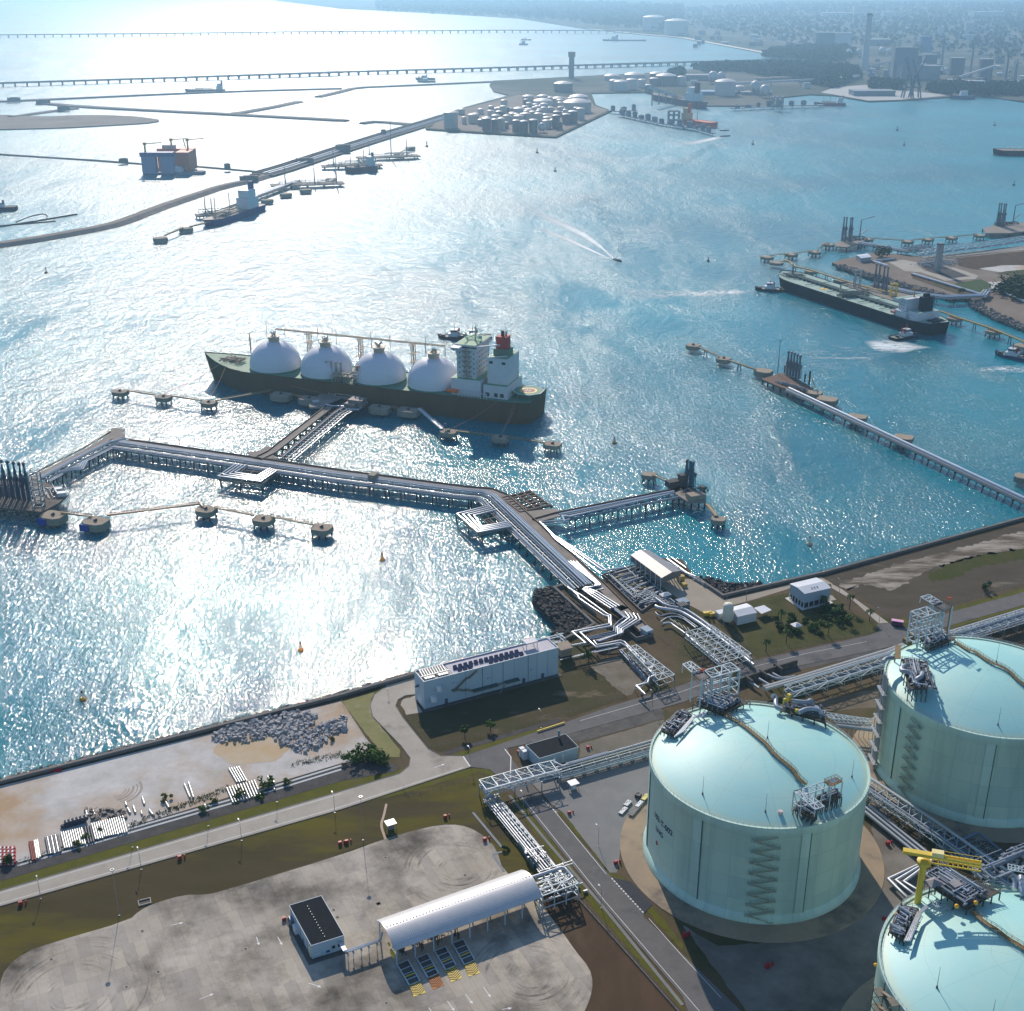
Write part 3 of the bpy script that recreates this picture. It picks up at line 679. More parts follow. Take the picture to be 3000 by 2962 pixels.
# near-side maintenance frame
zn = frame(2300, 2250, 260/1932)
nf = MB(); zt = 53.5
qa = [zn(190,510,zt), zn(860,290,zt), zn(965,410,zt), zn(370,600,zt)]; steel_box(nf, qa, 45, zt, 4, 1, .3, 1)
qb = [zn(190,510,zt), zn(380,450,zt), zn(850,835,zt), zn(655,905,zt)]; lattice(nf, qb, 2, 4, .3)
for p in qb[2:]: nf.bar(p, V3(p, 50.5), .3)
qc = [zn(855,285,zt+.6), zn(1110,190,zt+.6), zn(1250,285,zt+.6), zn(1010,400,zt+.6)]
for p in qc: nf.bar(p, V3(p, 43.5), .4)
nfo = nf.build('maintenance_frame', steel_l, T2)
cpm = MB(); cpm.prism(qc, zt+.3, zt+.6); railing(cpm, qc, 1.1, .1, 1.6, True); cpm.build('top_platform', rail_m, nfo)
mt = MB(); mt.prism([zn(950,265,zt+.7), zn(1090,215,zt+.7), zn(1180,280,zt+.7), zn(1010,330,zt+.7)], zt+.62, zt+.7); mt.build('grating_panel', pipe_b, nfo)
pump_deck(T2, [zn(690,690,47.5), zn(1085,520,47.5), zn(1240,625,47.5), zn(830,775,47.5)], 47.5, rd, 24, 43)
pump_deck(T2, [zn(180,900,46), zn(380,730,46), zn(700,980,46), zn(580,1100,46)], 46.0, rd, 24, 43)
hp = MB(); p = on_dome(zM, 1040, 915, t_); hp.cyl(p, p+UP*1.2, .85, .85, 12); hp.build('manhole_cap', M("pink_cap", (.55,.42,.42)), T2)

# ---- the tank behind it on the right
t_ = TANKS[3]; za = frame(2600, 1720, 400/1932)
T3 = tank(3, 'mint green tank behind a taller steel hoist frame, three quarters in view', (-118, -124.5, 38.5, 15), (-108, -167, 150, -75))
dome_walkway(T3, t_, [on_dome(za, x, y, t_, 1.0) for x, y in ((960,770),(1130,880),(1240,910),(1380,1010),(1500,1080),(1600,1110),(1760,1210),(1800,1270),(1932,1370),(2080,1480),(2300,1560))])
for x, y in ((1540,1065),): lightning_rod(T3, on_dome(za, x, y, t_), 9)
lightning_rod(T3, on_dome(zN, 1155, 885, t_), 8.5)
pump_deck(T3, [za(440,700,47.5), za(720,560,47.5), za(960,740,47.5), za(580,890,47.5)], 47.5, rd, 150)
fr = MB(); q = [za(335,345,62), za(655,250,62), za(805,340,62), za(480,435,62)]; steel_box(fr, q, 46.5, 62, 3, 1, .42, 4)
q2 = [za(470,140,64), za(590,105,64), za(750,205,64), za(645,245,64)]; lattice(fr, q2, 1, 3, .36)
q3 = [za(650,245,63.5), za(770,205,63.5), za(920,280,63.5), za(810,340,63.5)]
for p in q3[1:3]: fr.bar(p, V3(p, 46), .5)
for p in q2: fr.bar(p, V3(p, 61), .3)
fro = fr.build('hoist_frame', steel_l, T3)
cp = MB(); cp.prism(q3, 63.1, 63.5); railing(cp, q3, 1.1, .1, 1.5, True); cp.build('top_platform', steel_d, fro)
yp = MB(); p = za(895,300,62); yp.bar(p, V3(p, 46), .5); yp.build('yellow_ladder', rail_m, fro)
for x_, y_, z_ in ((345,690,48),(280,770,46)): yp = MB(); yp.box(za(x_,y_,z_), (2,4,2.2), GA); yp.build('stair_box', rail_m, fro)
ws = MB(); p = za(850,160,68); ws.cyl(V3(p, 63.5), p+UP*.5, .08, .08, 5); ws.cyl(p, p-UP*.3+GU*2.6, .55, .3, 8); ws.build('windsock', orange_m, fro)
dk = pump_deck(T3, [za(200,1010,50), za(575,1060,50), za(560,1449,50), za(300,1440,50)], 50.0, rd, 50, 44)
vp = MB()
for pts in ([(250,1110,52),(200,1140,52),(200,1190,52),(280,1190,52.5),(350,1240,52),(330,1300,51)], [(400,1340,51),(420,1300,52),(480,1270,52.5),(495,1220,52)], [(-60,1060,49),(-20,1010,49),(40,1000,49),(110,1000,49)]):
    vp.tube(smooth([za(x, y, z) for x, y, z in pts], 2, False), 1.0, 10)
vp.build('vapour_pipe', pipe_g, dk)
lt = MB(); p = za(130,830,51); lt.bar(p, V3(p, 43), .5); lt.prism([za(110,810,52), za(190,820,52), za(190,1010,52), za(105,1010,52)], 51.7, 52); lt.build('side_platform', rail_m, dk)
rs = MB(); rw = MB()
for i, a in enumerate((-86, -88.2, -90.5, -93)):
    for r, w in ((TR+1.6, .6),):
        rs.tube([t_+Vector((r*sin(radians(a)), r*cos(radians(a)), z)) for z in (1, 46.5)], w if i < 2 else .35, 8)
for z in range(4, 46, 7):
    p0, p1 = [t_+Vector(((TR+2.6)*sin(radians(a)), (TR+2.6)*cos(radians(a)), z)) for a in (-84, -95)]
    rw.bar(p0, p1, .4); rw.box((p0+p1)/2, (2.4, 8.5, .2), radians(-0)); 
    for p in (p0, p1): rw.bar(p, V3(p, z+7 if z < 38 else 46), .25)
rso = rs.build('riser_pipe', pipe_g, T3); rw.build('riser_support', steel_g, rso)

# ---- the tank at the lower right corner
t_ = TANKS[4]; zb = frame(2600, 2440, 400/1932)
T4 = tank(4, 'mint green tank under a yellow crane at the lower right corner', None, (-150, 170, -60))
dome_walkway(T4, t_, [on_dome(zb, x, y, t_, 1.0) for x, y in ((1200,1110),(1330,1220),(1420,1290),(1500,1330),(1720,1500),(1900,1600),(2100,1760))])
for (x, y), hh in (((1035,1560), 8), ((1605,1860), 6.5)): lightning_rod(T4, on_dome(zO, x, y, t_), hh)
pump_deck(T4, [zb(440,640,49), zb(760,470,49), zb(1600,830,49), zb(1120,1090,49)], 49.0, rd, 190)
cn = MB()
for x, y, z, sx, sy, sz in ((640,700,52,5,3.6,.3),(960,740,51,3.5,3,1.6)): cn.box(zb(x,y,z), (sx,sy,sz), GA)
c_ = zb(650,700,52.2); cn.add([c_+GU*2.5+GV*1.8, c_-GU*2.5+GV*1.8, c_-GU*2.5-GV*1.8, c_+GU*2.5-GV*1.8, c_+UP*1.3], [(0,1,4),(1,2,4),(2,3,4),(3,0,4)])
for du in (-2, 2):
    for dv in (-1.5, 1.5): p = c_+GU*du+GV*dv; cn.bar(p, V3(p, 49), .2)
cn.build('pump_shelter', M("grey_sheet_roof", (.30,.28,.29), (.24,.23,.24), .4, .5), T4)
cr = MB(); pb_ = zb(435,930,44.5); base = V3(pb_, 42.5); top = V3(base, 62.5)
cr.cyl(base, V3(base, 57.5), 1.05, 1.05, 12); cr.lathe(V3(base, 57.5), [(1.05,0),(2.1,.8),(2.3,2.2),(1.2,3),(0,3.1)], 14)
yc = cr.build('crane_post', yellow_m, T4)
pj0, pj1 = zb(220,215,62.2), zb(1330,400,62.2); dj = (pj1-pj0).normalized(); nj = Vector((-dj.y, dj.x, 0)); J = MB()
mid = pj0+dj*((base-pj0).dot(dj)); shift = V3(base, 0)-V3(mid, 0); pj0 += shift; pj1 += shift
for s in (-.75, .75): J.bar(pj0+nj*s, pj1+nj*s, .5, .9)
J.bar(pj0-UP*.6, pj0+dj*9-UP*.6, 1.9, .12); J.bar(pj0+UP*.5, pj0+dj*13+UP*.5, 2.0, .12)
for s in (-1.0, 1.0): J.bar(pj0+dj*9+nj*s-UP*2.2, pj1+nj*s-UP*2.2, .35, .5)
for p, d in along([pj0+dj*11, pj1], 1.5):
    for s in (-1.0, 1.0): J.bar(p+nj*s-UP*2.2, p+nj*s+UP*.2, .12); J.bar(p+nj*1.0+UP*.4, p+nj*1.0+UP*1.6, .12)
    J.bar(p-nj*1.0-UP*2.2, p+nj*1.0-UP*2.2, .14)
J.bar(pj0+dj*11+nj*1.0+UP*1.6, pj1+nj*1.0+UP*1.6, .12)
jb = J.build('crane_jib', yellow_m, yc)
cb_ = MB(); cb_.box(pj0+dj*10.5+UP*1.1, (3.6, 2.2, 1.5), atan2(dj.y, dj.x)); cb_.build('hoist_housing', M("cream_paint", (.78,.66,.30)), yc)
hk = MB(); hk.box(pj0+dj*12.5-UP*2.6, (2.2,1.4,1.2), atan2(dj.y, dj.x)); hk.build('hoist_trolley', steel_d, yc)
dk3 = pump_deck(T4, [zb(20,1400,45.5), zb(190,1010,45.5), zb(440,1060,45.5), zb(230,1546,45.5)], 45.5, rd, 30)
pr = MB()
for i in range(14): a, b = zb(60+i*11,1380-i*26,47), zb(210+i*15,1440-i*27,47); pr.tube([a, b], .2, 6)
for i in range(4): pr.tube([zb(240+i*26,1530,47.5), zb(420+i*18,1140,47.5), zb(520+i*20,1050,47.8), zb(640,985-i*8,48)], .25, 6)
pr.build('silver_pipe_run', pipe_m, dk3)
br_ = MB(); lattice(br_, [zb(545,1050,47), zb(700,940,47), zb(880,1060,47), zb(640,1130,47)], 2, 2, .25)
for x, y in ((545,1050),(700,940),(880,1060),(640,1130),(940,1130),(1110,1110),(1190,1150)): p = zb(x,y,47); br_.bar(p, V3(p, 44), .25)
br_.build('deck_brace', steel_l, T4)
# stair tower on its left side
st = MB(); a_ = zO(395,905,40); 
for az in (-96, -108):
    for r in (TR+1.5, TR+5): p = t_+Vector((r*sin(radians(az)), r*cos(radians(az)), 0)); st.bar(V3(p,.2), V3(p, 44), .35)
for i in range(14):
    z = 2.5+i*3; s, e = (-97.5, -106.5) if i % 2 else (-106.5, -97.5)
    pt = lambda a, z, r: t_+Vector((r*sin(radians(a)), r*cos(radians(a)), z))
    st.bar(pt(s, z, TR+2.4), pt(e, z+3, TR+2.4), 1.1, .2); st.box(pt(e, z+3, TR+3.2), (2.2, 3.4, .15), -radians(e)+pi/2)
    for az in (-96, -108): st.bar(pt(az, z, TR+1.5), pt(az, z, TR+5), .2)
    st.bar(pt(-96, z, TR+5), pt(-108, z, TR+5), .2)
st.build('stair_tower', M("stair_steel", (.14,.13,.11), (.22,.19,.12), .8, .7), T4)
lm = MB()
for x, y, z in ((405,1325,30),(618,805,47)): p = zO(x,y,z); lm.ball(p, .65, 8, 6)
for x, y in ((1240,720),(1435,685)): lm.ball(zO(x,y,50.5), .75, 8, 6)
lm.build('amber_lamp', M("amber_cap", (.85,.45,.04)), T4)
# ================================================================= jetties
pile_m = M("weathered_pile", (.06,.048,.04), (.10,.08,.065), .4, .8)
block_m = M("dolphin_concrete", (.40,.335,.25), (.31,.26,.20), .3, .85, 0, 8)
cat_m = M("catwalk_steel", (.30,.23,.11), (.22,.17,.09), .6, .7)
brownp = M("rail_brown", (.13,.085,.06), (.17,.11,.075), .5, .7)
DZ = 3.0
def pile_bent(T_, p, d, offs, ztop, rake=.12, beam=True):
    n_ = Vector((-d.y, d.x, 0)).normalized(); mb = MB()
    for i, o in enumerate(offs):
        q = p+n_*o; f = q+n_*(rake*7*(1 if i % 2 else -1))
        mb.cyl(V3(f, SEA-1.5), V3(q, ztop-.9), .48, .48, 7)
    if beam: mb.bar(V3(p+n_*(min(offs)-1.2), ztop-.5), V3(p+n_*(max(offs)+1.2), ztop-.5), 1.3, 1.1)
    return mb.build('pile_bent', pile_m, T_)
def deck(T_, pts, w, off=0.0, z=DZ, th=.7, m=None, name='deck'):
    mb = MB(); mb.wall(pts, w, z-th, z, off); o = mb.build(name, m or deck_m, T_); return o
def kerb(T_, pts, off, w=.4, h=.9, z=DZ):
    mb = MB(); mb.wall(pts, w, z, z+h, off); return mb.build('parapet', brownp, T_)
def pipe(T_, pts, r, m=None, n=7, it=0):
    mb = MB(); mb.tube(smooth(pts, it, False) if it else pts, r, n); return mb.build('pipe', m or pipe_m, T_)
def shift(pts, off, z): return [V3(p, z) for p in offset_line(pts, off)]
def rack_beams(T_, pts, o1, o2, z, step=6.0, start=2.0):
    mb = MB()
    for p, d in along(pts, step, start):
        n_ = Vector((-d.y, d.x, 0)).normalized(); mb.bar(V3(p+n_*o1, z), V3(p+n_*o2, z), .5, .4)
    for o in (o1, (o1+o2)/2, o2):
        L = shift(pts, o, z)
        for a, b in zip(L[:-1], L[1:]): mb.bar(a, b, .45, .5)
    return mb.build('pipe_rack', steel_g, T_)
def lerp2(A, B, t): return [a*(1-t)+b*t for a, b in zip(A, B)]

# ---- trunk from the shore out to the crossing and along to the corner
north = [zS(1010,700,DZ), zV(1010,775,DZ), zV(420,222,DZ), zV(330,178,DZ), zE(700,1208,DZ), zE(0,1115,DZ), zD(1500,1068,DZ)]
T_ = thing('jetty', V3(zE(700,1230), SEA), 'long concrete jetty carrying silver pipes from the rocky shore, bent halfway', 'jetty')
road_c = [zS(960,720,DZ), zV(1000,775,DZ), zV(390,215,DZ), zV(300,180,DZ), zE(700,1212,DZ), zE(0,1120,DZ), zD(1400,1042,DZ), zD(720,945,DZ)]
deck(T_, road_c, 6.2, 3.2 if False else 2.2); kerb(T_, road_c, -1.0); kerb(T_, road_c, 5.2, .3, .7)
for o, r, z, m in ((7.2,.5,4.6,pipe_m),(8.6,.62,4.6,pipe_m),(10.2,.62,4.6,pipe_m),(12.0,.5,4.0,pipe_g),(13.6,.4,4.0,pipe_b),(17.2,.72,3.2,pipe_m),(18.8,.45,2.8,pipe_g)):
    pipe(T_, shift(road_c[1:], o, z), r, m)
rack_beams(T_, road_c[1:], 6.2, 15.0, 3.4); rack_beams(T_, road_c[1:], 16.2, 19.6, 2.2, 8)
wl = MB()
for p, d in along(road_c[1:], 26, 8):
    n_ = Vector((-d.y, d.x, 0)).normalized(); wl.bar(p+n_*.0+UP*1.0, p+n_*.0+UP*7, .16)
wl.build('lamp_post', steel_g, T_)
for p, d in along(road_c[1:], 11.5, 6): pile_bent(T_, p, d, (0, 6, 13, 18.5), DZ-.2)
# expansion loops beside the trunk
def loop(T_, outer, inner, n, r, z, m=None):
    for i in range(n): pipe(T_, [V3(p, z) for p in lerp2(outer, inner, i/max(1, n-1))], r, m)
def loop_deck(T_, q, z, name='loop_platform'):
    mb = MB(); lattice(mb, [V3(p, z) for p in q], 6, 4, .6, False); mb.wall([V3(p, z) for p in list(q)+[q[0]]], 1.2, z-.8, z); o = mb.build(name, deck_m, T_)
    a, b, c, d = [V3(p, z) for p in q]
    for s in (0, .5, 1):
        e = (b-a).normalized() if True else None
        A, B = a+(b-a)*s, d+(c-d)*s; dd = (b-a).normalized(); nn_ = Vector((-dd.y, dd.x, 0)); L = (B-A).length; sg = 1 if (B-A).dot(nn_) > 0 else -1
        pile_bent(T_, A, dd, (1*sg, L*.5*sg, (L-1)*sg), z)
loop(T_, poly(zD, [(1330,1085),(1235,1150),(1475,1180),(1565,1120)], 4.5), poly(zD, [(1400,1085),(1330,1130),(1455,1150),(1530,1105)], 4.5), 4, .55, 4.6)
loop_deck(T_, poly(zD, [(1240,1165),(1360,1080),(1575,1110),(1480,1200)], 2.6), 2.6)
loop(T_, poly(zV, [(280,285),(85,335),(215,450),(430,412)], 4.5), poly(zV, [(330,310),(190,345),(240,415),(405,385)], 4.5), 4, .6, 4.6)
loop_deck(T_, poly(zV, [(75,335),(290,285),(430,415),(215,462)], 2.4), 2.4)
bx = MB(); bx.box(zE(180,1150,5.5), (5,7,4), -.35); bx.build('pipe_bridge_box', block_m, T_)

# lattice platform on the far side of the trunk
L_ = thing('unfinished_platform', V3(zV(510,260), SEA), 'open concrete grid platform on piles beside the jetty bend', 'platform')
q = poly(zV, [(360,232),(545,190),(668,278),(480,322)], DZ)
mb = MB(); lattice(mb, q, 4, 6, 1.0, False); mb.wall(q+[q[0]], 1.4, DZ-1.2, DZ+.05); mb.build('grid_deck', M("grid_concrete", (.22,.16,.12), (.28,.21,.165), .3, .85), L_)
dd = (q[1]-q[0]).normalized()
for s in (0, .33, .66, 1): A, B = q[0]+(q[1]-q[0])*s, q[3]+(q[2]-q[3])*s; nn_ = Vector((-dd.y, dd.x, 0)); sg = 1 if (B-A).dot(nn_) > 0 else -1; L = (B-A).length; pile_bent(L_, A, dd, (1*sg, L*.5*sg, (L-1)*sg), DZ-1)

# ---- arm from the corner to the near berth at the left edge
A_ = thing('jetty', V3(zD(450,1040), SEA), 'short jetty arm with bent silver pipes leading to the dark blue loading arms', 'jetty')
arm = [zD(720,945,DZ), zD(665,915,DZ), zD(480,1010,DZ), zD(190,1165,DZ), zD(60,1195,DZ)]
deck(A_, [zD(705,905,DZ), zD(640,912,DZ), zD(480,1008,DZ), zD(170,1165,DZ)], 7, 1); kerb(A_, [zD(640,902,DZ), zD(480,1000,DZ), zD(170,1158,DZ)], -2.2)
ap_ = MB(); ap_.prism(poly(zD, [(640,897),(712,905),(690,925),(710,945),(660,965),(600,945)]), DZ-.7, DZ-.005); ap_.build('turning_apron', deck_m, A_)
C = [zD(720,950,DZ), zD(625,972,DZ), zD(440,1065,DZ), zD(240,1175,DZ)]
for o, r, z, m in ((-1.5,.55,4.6,pipe_m),(-3.0,.55,4.6,pipe_m),(.3,.45,4.6,pipe_g),(3,.5,3.6,pipe_b),(5,.72,3.2,pipe_m)): pipe(A_, shift(C, o, z), r, m)
rack_beams(A_, C, -4, 6, 3.0)
loop(A_, poly(zD, [(495,1060),(470,1110),(400,1118),(330,1130)], 4), poly(zD, [(470,1065),(450,1100),(400,1105),(345,1118)], 4), 3, .5, 4)
for p, d in along(C, 10, 3): pile_bent(A_, p, d, (-7, -1, 5), DZ-.4)

B_ = thing('loading_berth', V3(zD(150,1260), SEA), 'loading platform at the left edge carrying a row of dark blue loading arms', 'berth')
pp = poly(zD, [(-420,1165),(60,1165),(190,1172),(262,1185),(390,1248),(335,1300),(235,1352),(-60,1320),(-420,1290)], DZ)
mb = MB(); mb.prism(pp, DZ-1.4, DZ); mb.build('deck', M("berth_deck", (.20,.175,.145), (.13,.115,.1), .2, .85, 0, 8), B_)
for p, d in along([zD(-300,1235,DZ), zD(330,1275,DZ)], 9): pile_bent(B_, p, d, (-9, -3, 3, 9), DZ-1)
rr_ = random.Random(11)
cm = MB(); clutter(cm, zD(170,1300,DZ), (zD(300,1280,DZ)-zD(170,1300,DZ)).normalized(), GV, 26, 22, 50, rr_); cm.build('pipework', steel_g, B_)
for x, y, s in ((225,1290,(7,5,3.2)),(350,1250,(6,4,2.6)),(330,1225,(5,4,2))): b = MB(); b.box(zD(x,y,DZ+s[2]/2), s, .3); b.build('equipment_cabin', clad_w if x > 300 else block_m, B_)
tw = MB(); p = zD(222,1330,DZ); steel_box(tw, [p+Vector((a, b, 0)) for a, b in ((-3,-3),(3,-3),(3,3),(-3,3))], DZ, DZ+26, 1, 1, .35, 7); tw.build('gangway_tower', steel_g, B_)
def loading_arm(T_, p, h, m, out, lean=3.0):
    mb = MB(); p = Vector(p); t = p+UP*h*.55
    sd = Vector((-out.y, out.x, 0)).normalized()
    mb.cyl(p, t, 1.15, .95, 8); mb.bar(t, p+UP*h+out*lean, 1.1, 1.3)
    for s in (-1, 1): mb.bar(p+UP*h*.3+sd*s*2.2, p+UP*h*.92+out*lean*.8, .4, .5); mb.bar(p+sd*s*2.2, p+UP*h*.3+sd*s*2.2, .5)
    mb.tube([p+UP*h+out*lean, p+UP*(h*.72)+out*(lean+1.6), p+UP*(h*.35)+out*(lean*.9)], .6, 6)
    mb.ball(t, 1.6, 8, 5); mb.box(t-out*2.6, (2.8,2.2,3.0), GA); mb.ball(p+UP*h+out*lean, 1.3, 8, 5); mb.bar(p+UP*h*.3-sd*2.4, p+UP*h*.3+sd*2.4, .5)
    return mb.build('loading_arm', m, T_)
arm_b = M("arm_blue", (.03,.065,.115), (.045,.09,.14), .5, .5)
for x, y in ((5,1265),(40,1270),(75,1275),(108,1280),(140,1285),(165,1286)): loading_arm(B_, zD(x, y, DZ), 26, arm_b, -GV*.5)

# ---- branch to the carrier's berth
S_ = thing('jetty', V3(zD(1700,880), SEA), 'branch jetty with open pipe rack running to the gas carrier', 'jetty')
br = [zD(1440,1050,DZ), zD(1520,1012,DZ), zD(1855,752,DZ), zE(10,715,DZ)]
deck(S_, br, 6.5, -2.5); kerb(S_, br, .9); kerb(S_, br, -5.8, .35, .8)
ap_ = MB(); ap_.prism(poly(zD, [(1400,1035),(1460,1030),(1520,1000),(1560,1015),(1545,1045),(1570,1075),(1420,1060)]), DZ-.7, DZ-.004); ap_.build('turning_apron', deck_m, S_)
rk = [zD(1555,1045,DZ), zD(1580,1050,DZ), zD(1890,790,DZ), zE(60,735,DZ)]
for o, r, z, m in ((-1,.5,4.4,brownp),(-2.5,.5,4.4,pipe_b),(-6,.4,3.4,pipe_g),(-9,.45,3.2,pipe_m)): pipe(S_, shift(rk[1:], o, z), r, m)
rack_beams(S_, rk[1:], 0, -11, 2.8, 5)
for p, d in along(br, 10.5, 4): pile_bent(S_, p, d, (-1, -6, -13, -18), DZ-.3)

K_ = thing('carrier_berth', V3(zE(50,690), SEA), 'loading platform with pale loading arms and lattice crane beside the gas carrier', 'berth')
zk = frame(850, 1000, 500/1932)
pp = poly(zk, [(210,720),(330,600),(380,540),(600,550),(860,600),(870,690),(770,770),(610,745),(500,730),(400,720),(380,745),(220,745)], DZ)
mb = MB(); mb.prism(pp, DZ-1.4, DZ); mb.build('deck', deck_m, K_)
for x, y in ((250,735),(330,690),(430,640),(560,650),(680,690),(780,700),(840,640)): p = zk(x,y,DZ); mb = MB(); mb.cyl(V3(p,SEA-1.5), V3(p,DZ-1), .7, .7, 8); mb.build('pile', pile_m, K_)
pale_arm = M("pale_arm_paint", (.56,.49,.40), (.48,.41,.33), .5, .6)
for x, y in ((425,560),(480,565),(535,570),(588,575)): loading_arm(K_, zk(x, y, DZ), 25, pale_arm, Vector((.1,-.35,0)), 3)
tw = MB(); p = zk(770,610,DZ); steel_box(tw, [p+Vector((a, b, 0)) for a, b in ((-3.2,-3),(3.2,-3),(3.2,3),(-3.2,3))], DZ, DZ+21, 1, 1, .4, 6); tw.build('crane_tower', pale_arm, K_)
cj = MB(); a, b = zk(768,330,DZ+24), zk(1045,345,DZ+22); cj.cyl(V3(p,DZ+21), V3(p,DZ+25), 1.0, 1.0, 8); cj.bar(V3(p,DZ+24.5), V3(p,DZ+24.5)+(b-a), .9, 1.1); cj.build('crane_jib', M("rust_orange", (.42,.2,.1)), K_)
cm = MB(); clutter(cm, zk(380,610,DZ), (zk(620,640,DZ)-zk(380,610,DZ)).normalized(), Vector((.3,.95,0)), 34, 14, 60, rr_); cm.build('pipework', pale_arm, K_)
cb = MB(); cb.box(zk(760,690,DZ+3), (12,9,6), -.33); cb.box(zk(690,720,DZ+2), (9,6,3.6), -.33); cb.build('equipment_cabin', M("dull_mauve", (.26,.21,.19), (.2,.165,.15), .3, .7), K_)
pl_ = MB(); pl_.tube(poly(zk, [(400,715),(470,730),(600,735),(640,765),(770,775),(870,690)], DZ+.6), .6, 7); pl_.build('pipe', pipe_m, K_)
wv = MB(); wv.box(zk(290,680,DZ+.9), (5,2.2,1.6), .4); wv.box(zk(280,676,DZ+1.9), (2.4,2,.7), .4)
tag(wv.build('parked_van', clad_w), 'white van parked on the gas carrier berth', 'van')

# ---- arm towards the small right-hand berth
R_ = thing('jetty', V3(zV(1050,290), SEA), 'right-hand jetty arm with silver pipes over open water', 'jetty')
ra = [zV(560,372,DZ), zV(700,333,DZ), zV(1420,188,DZ), zV(1500,160,DZ)]
deck(R_, ra, 5.0, -2.0); kerb(R_, ra, .7)
for o, r, z, m in ((-5.2,.7,4.6,pipe_m),(-7.2,.5,4.2,pipe_g),(-9.5,.45,3.4,pipe_b),(-12,.5,3.2,pipe_g)): pipe(R_, shift(ra[1:3], o, z), r, m)
pipe(R_, poly(zV, [(760,380),(745,345),(790,350),(1420,208)], 4.6), .6)
pipe(R_, poly(zV, [(790,372),(630,385),(605,385),(690,470),(1000,690),(1140,670)], 4.2), .6); pipe(R_, poly(zV, [(780,385),(640,400),(625,400),(700,490),(985,710)], 4.0), .5); pipe(R_, poly(zV, [(715,478),(1030,690)], 3.8), .4, pipe_g)
rack_beams(R_, ra[1:3], -4, -13, 2.8)
ap_ = MB(); ap_.prism(poly(zV, [(440,290),(520,345),(690,325),(740,345),(600,385),(640,440),(560,400)]), DZ-.7, DZ-.003); ap_.build('turning_apron', deck_m, R_)
for p, d in along(ra[1:3], 10.5, 8): pile_bent(R_, p, d, (0, -6, -12), DZ-.3)
H_ = thing('small_berth', V3(zV(1550,200), SEA), 'small berth head with blue loading arms at the end of the right arm', 'berth')
zh = frame(1860, 1330, 280/1932)
pp = poly(zh, [(690,650),(860,520),(1000,580),(1350,790),(1440,850),(1440,960),(1080,960),(970,900),(760,770),(640,720)], DZ)
mb = MB(); mb.prism(pp, DZ-1.3, DZ); mb.build('deck', deck_m, H_)
for x, y in ((700,690),(900,820),(1000,900),(1150,900),(1300,880),(1420,900)): p = zh(x,y,DZ); mb = MB(); mb.cyl(V3(p,SEA-1.5), V3(p,DZ-1), .6, .6, 8); mb.build('pile', pile_m, H_)
for x, y in ((1040,620),(1110,650),(1160,670)): loading_arm(H_, zh(x, y, DZ), 17, M("arm_teal", (.06,.12,.16)) if x == 1040 else MAT["arm_teal"], GV*.4, 2)
for x, y, s in ((770,590,(9,6,4)),(960,520,(5,5,8)),(1230,850,(11,7,3.5)),(1370,740,(3,3,6))): b = MB(); b.box(zh(x,y,DZ+s[2]/2), s, .4); b.build('equipment_cabin', dark_conc if x != 1230 else block_m, H_)
cm = MB(); clutter(cm, zh(1000,870,DZ), GU, GV, 22, 10, 34, rr_); cm.build('pipework', steel_d, H_)

# ---- mooring dolphins and the catwalks between them
def dolphin(p, sx, sy, rz, hb=3.0, zt=2.2, piles=True, fender=False, label='', group=None, bell=True):
    p = V3(p, zt); D_ = thing('mooring_dolphin', V3(p, SEA), label, 'dolphin', group)
    u, v = Vector((cos(rz), sin(rz), 0)), Vector((-sin(rz), cos(rz), 0)); k = .22
    oct_ = [p+u*a*sx/2+v*b*sy/2 for a, b in ((-1,-1+2*k),(-1+2*k,-1),(1-2*k,-1),(1,-1+2*k),(1,1-2*k*.6),(1-2*k*.6,1),(-1+2*k*.6,1),(-1,1-2*k*.6))]
    mb = MB(); mb.prism(oct_, zt-hb, zt); mb.build('cap', block_m, D_)
    if piles:
        for a in (-.34, 0, .34):
            for b in (-.32, .32):
                q = p+u*a*sx+v*b*sy; f = q+u*a*2.2+v*b*2; mb = MB(); mb.cyl(V3(f, SEA-1.5), V3(q, zt-hb+.3), .52, .52, 7); mb.build('pile', pile_m, D_)
    if bell:
        mb = MB(); mb.box(p+UP*.6, (2.0,1.4,1.2), rz); mb.cyl(p+UP*1.2+u*.5, p+UP*1.9+u*.5, .5, .7, 8); mb.build('mooring_hook', steel_d, D_)
    if fender:
        mb = MB(); mb.box(p-v*(sy/2+.6)-u*sx*.26-UP*(hb*.55), (sx*.42, .8, 4.4), rz); mb.build('fender_panel', M("fender_blue", (.02,.05,.32)) if "fender_blue" not in MAT else MAT["fender_blue"], D_)
    return D_
def catwalk(pts, label, w=1.3, th=.9, m=None, posts=None, group='catwalks between mooring dolphins'):
    T_ = thing('catwalk', V3(pts[0], min(p.z for p in pts)-.5), label, 'catwalk', group)
    mb = MB(); hr = MB()
    for a, b in zip(pts[:-1], pts[1:]):
        d = (b-a); n_ = Vector((-d.y, d.x, 0)).normalized()*(w/2)
        mb.bar(a, b, w, .14)
        for s in (n_, -n_):
            mb.bar(a+s-UP*th*.5, b+s-UP*th*.5, .12, th*.5); hr.bar(a+s+UP*1.0, b+s+UP*1.0, .12)
        for p, _ in along([a, b], 2.5):
            for s in (n_, -n_): hr.bar(p+s, p+s+UP*1.0, .1)
    mb.build('walkway', m or cat_m, T_); hr.build('handrail', m or cat_m, T_)
    for p in posts or []:
        q = MB(); q.bar(V3(p, p.z-.8)-GU*1.5, V3(p, p.z-.8)+GU*1.5, .8)
        for s in (-1, 1): q.cyl(V3(p+GU*1.2*s+GU*s*.8, SEA-1.5), V3(p+GU*1.2*s, p.z-.9), .4, .4, 6)
        q.build('support', pile_m, T_)
    return T_
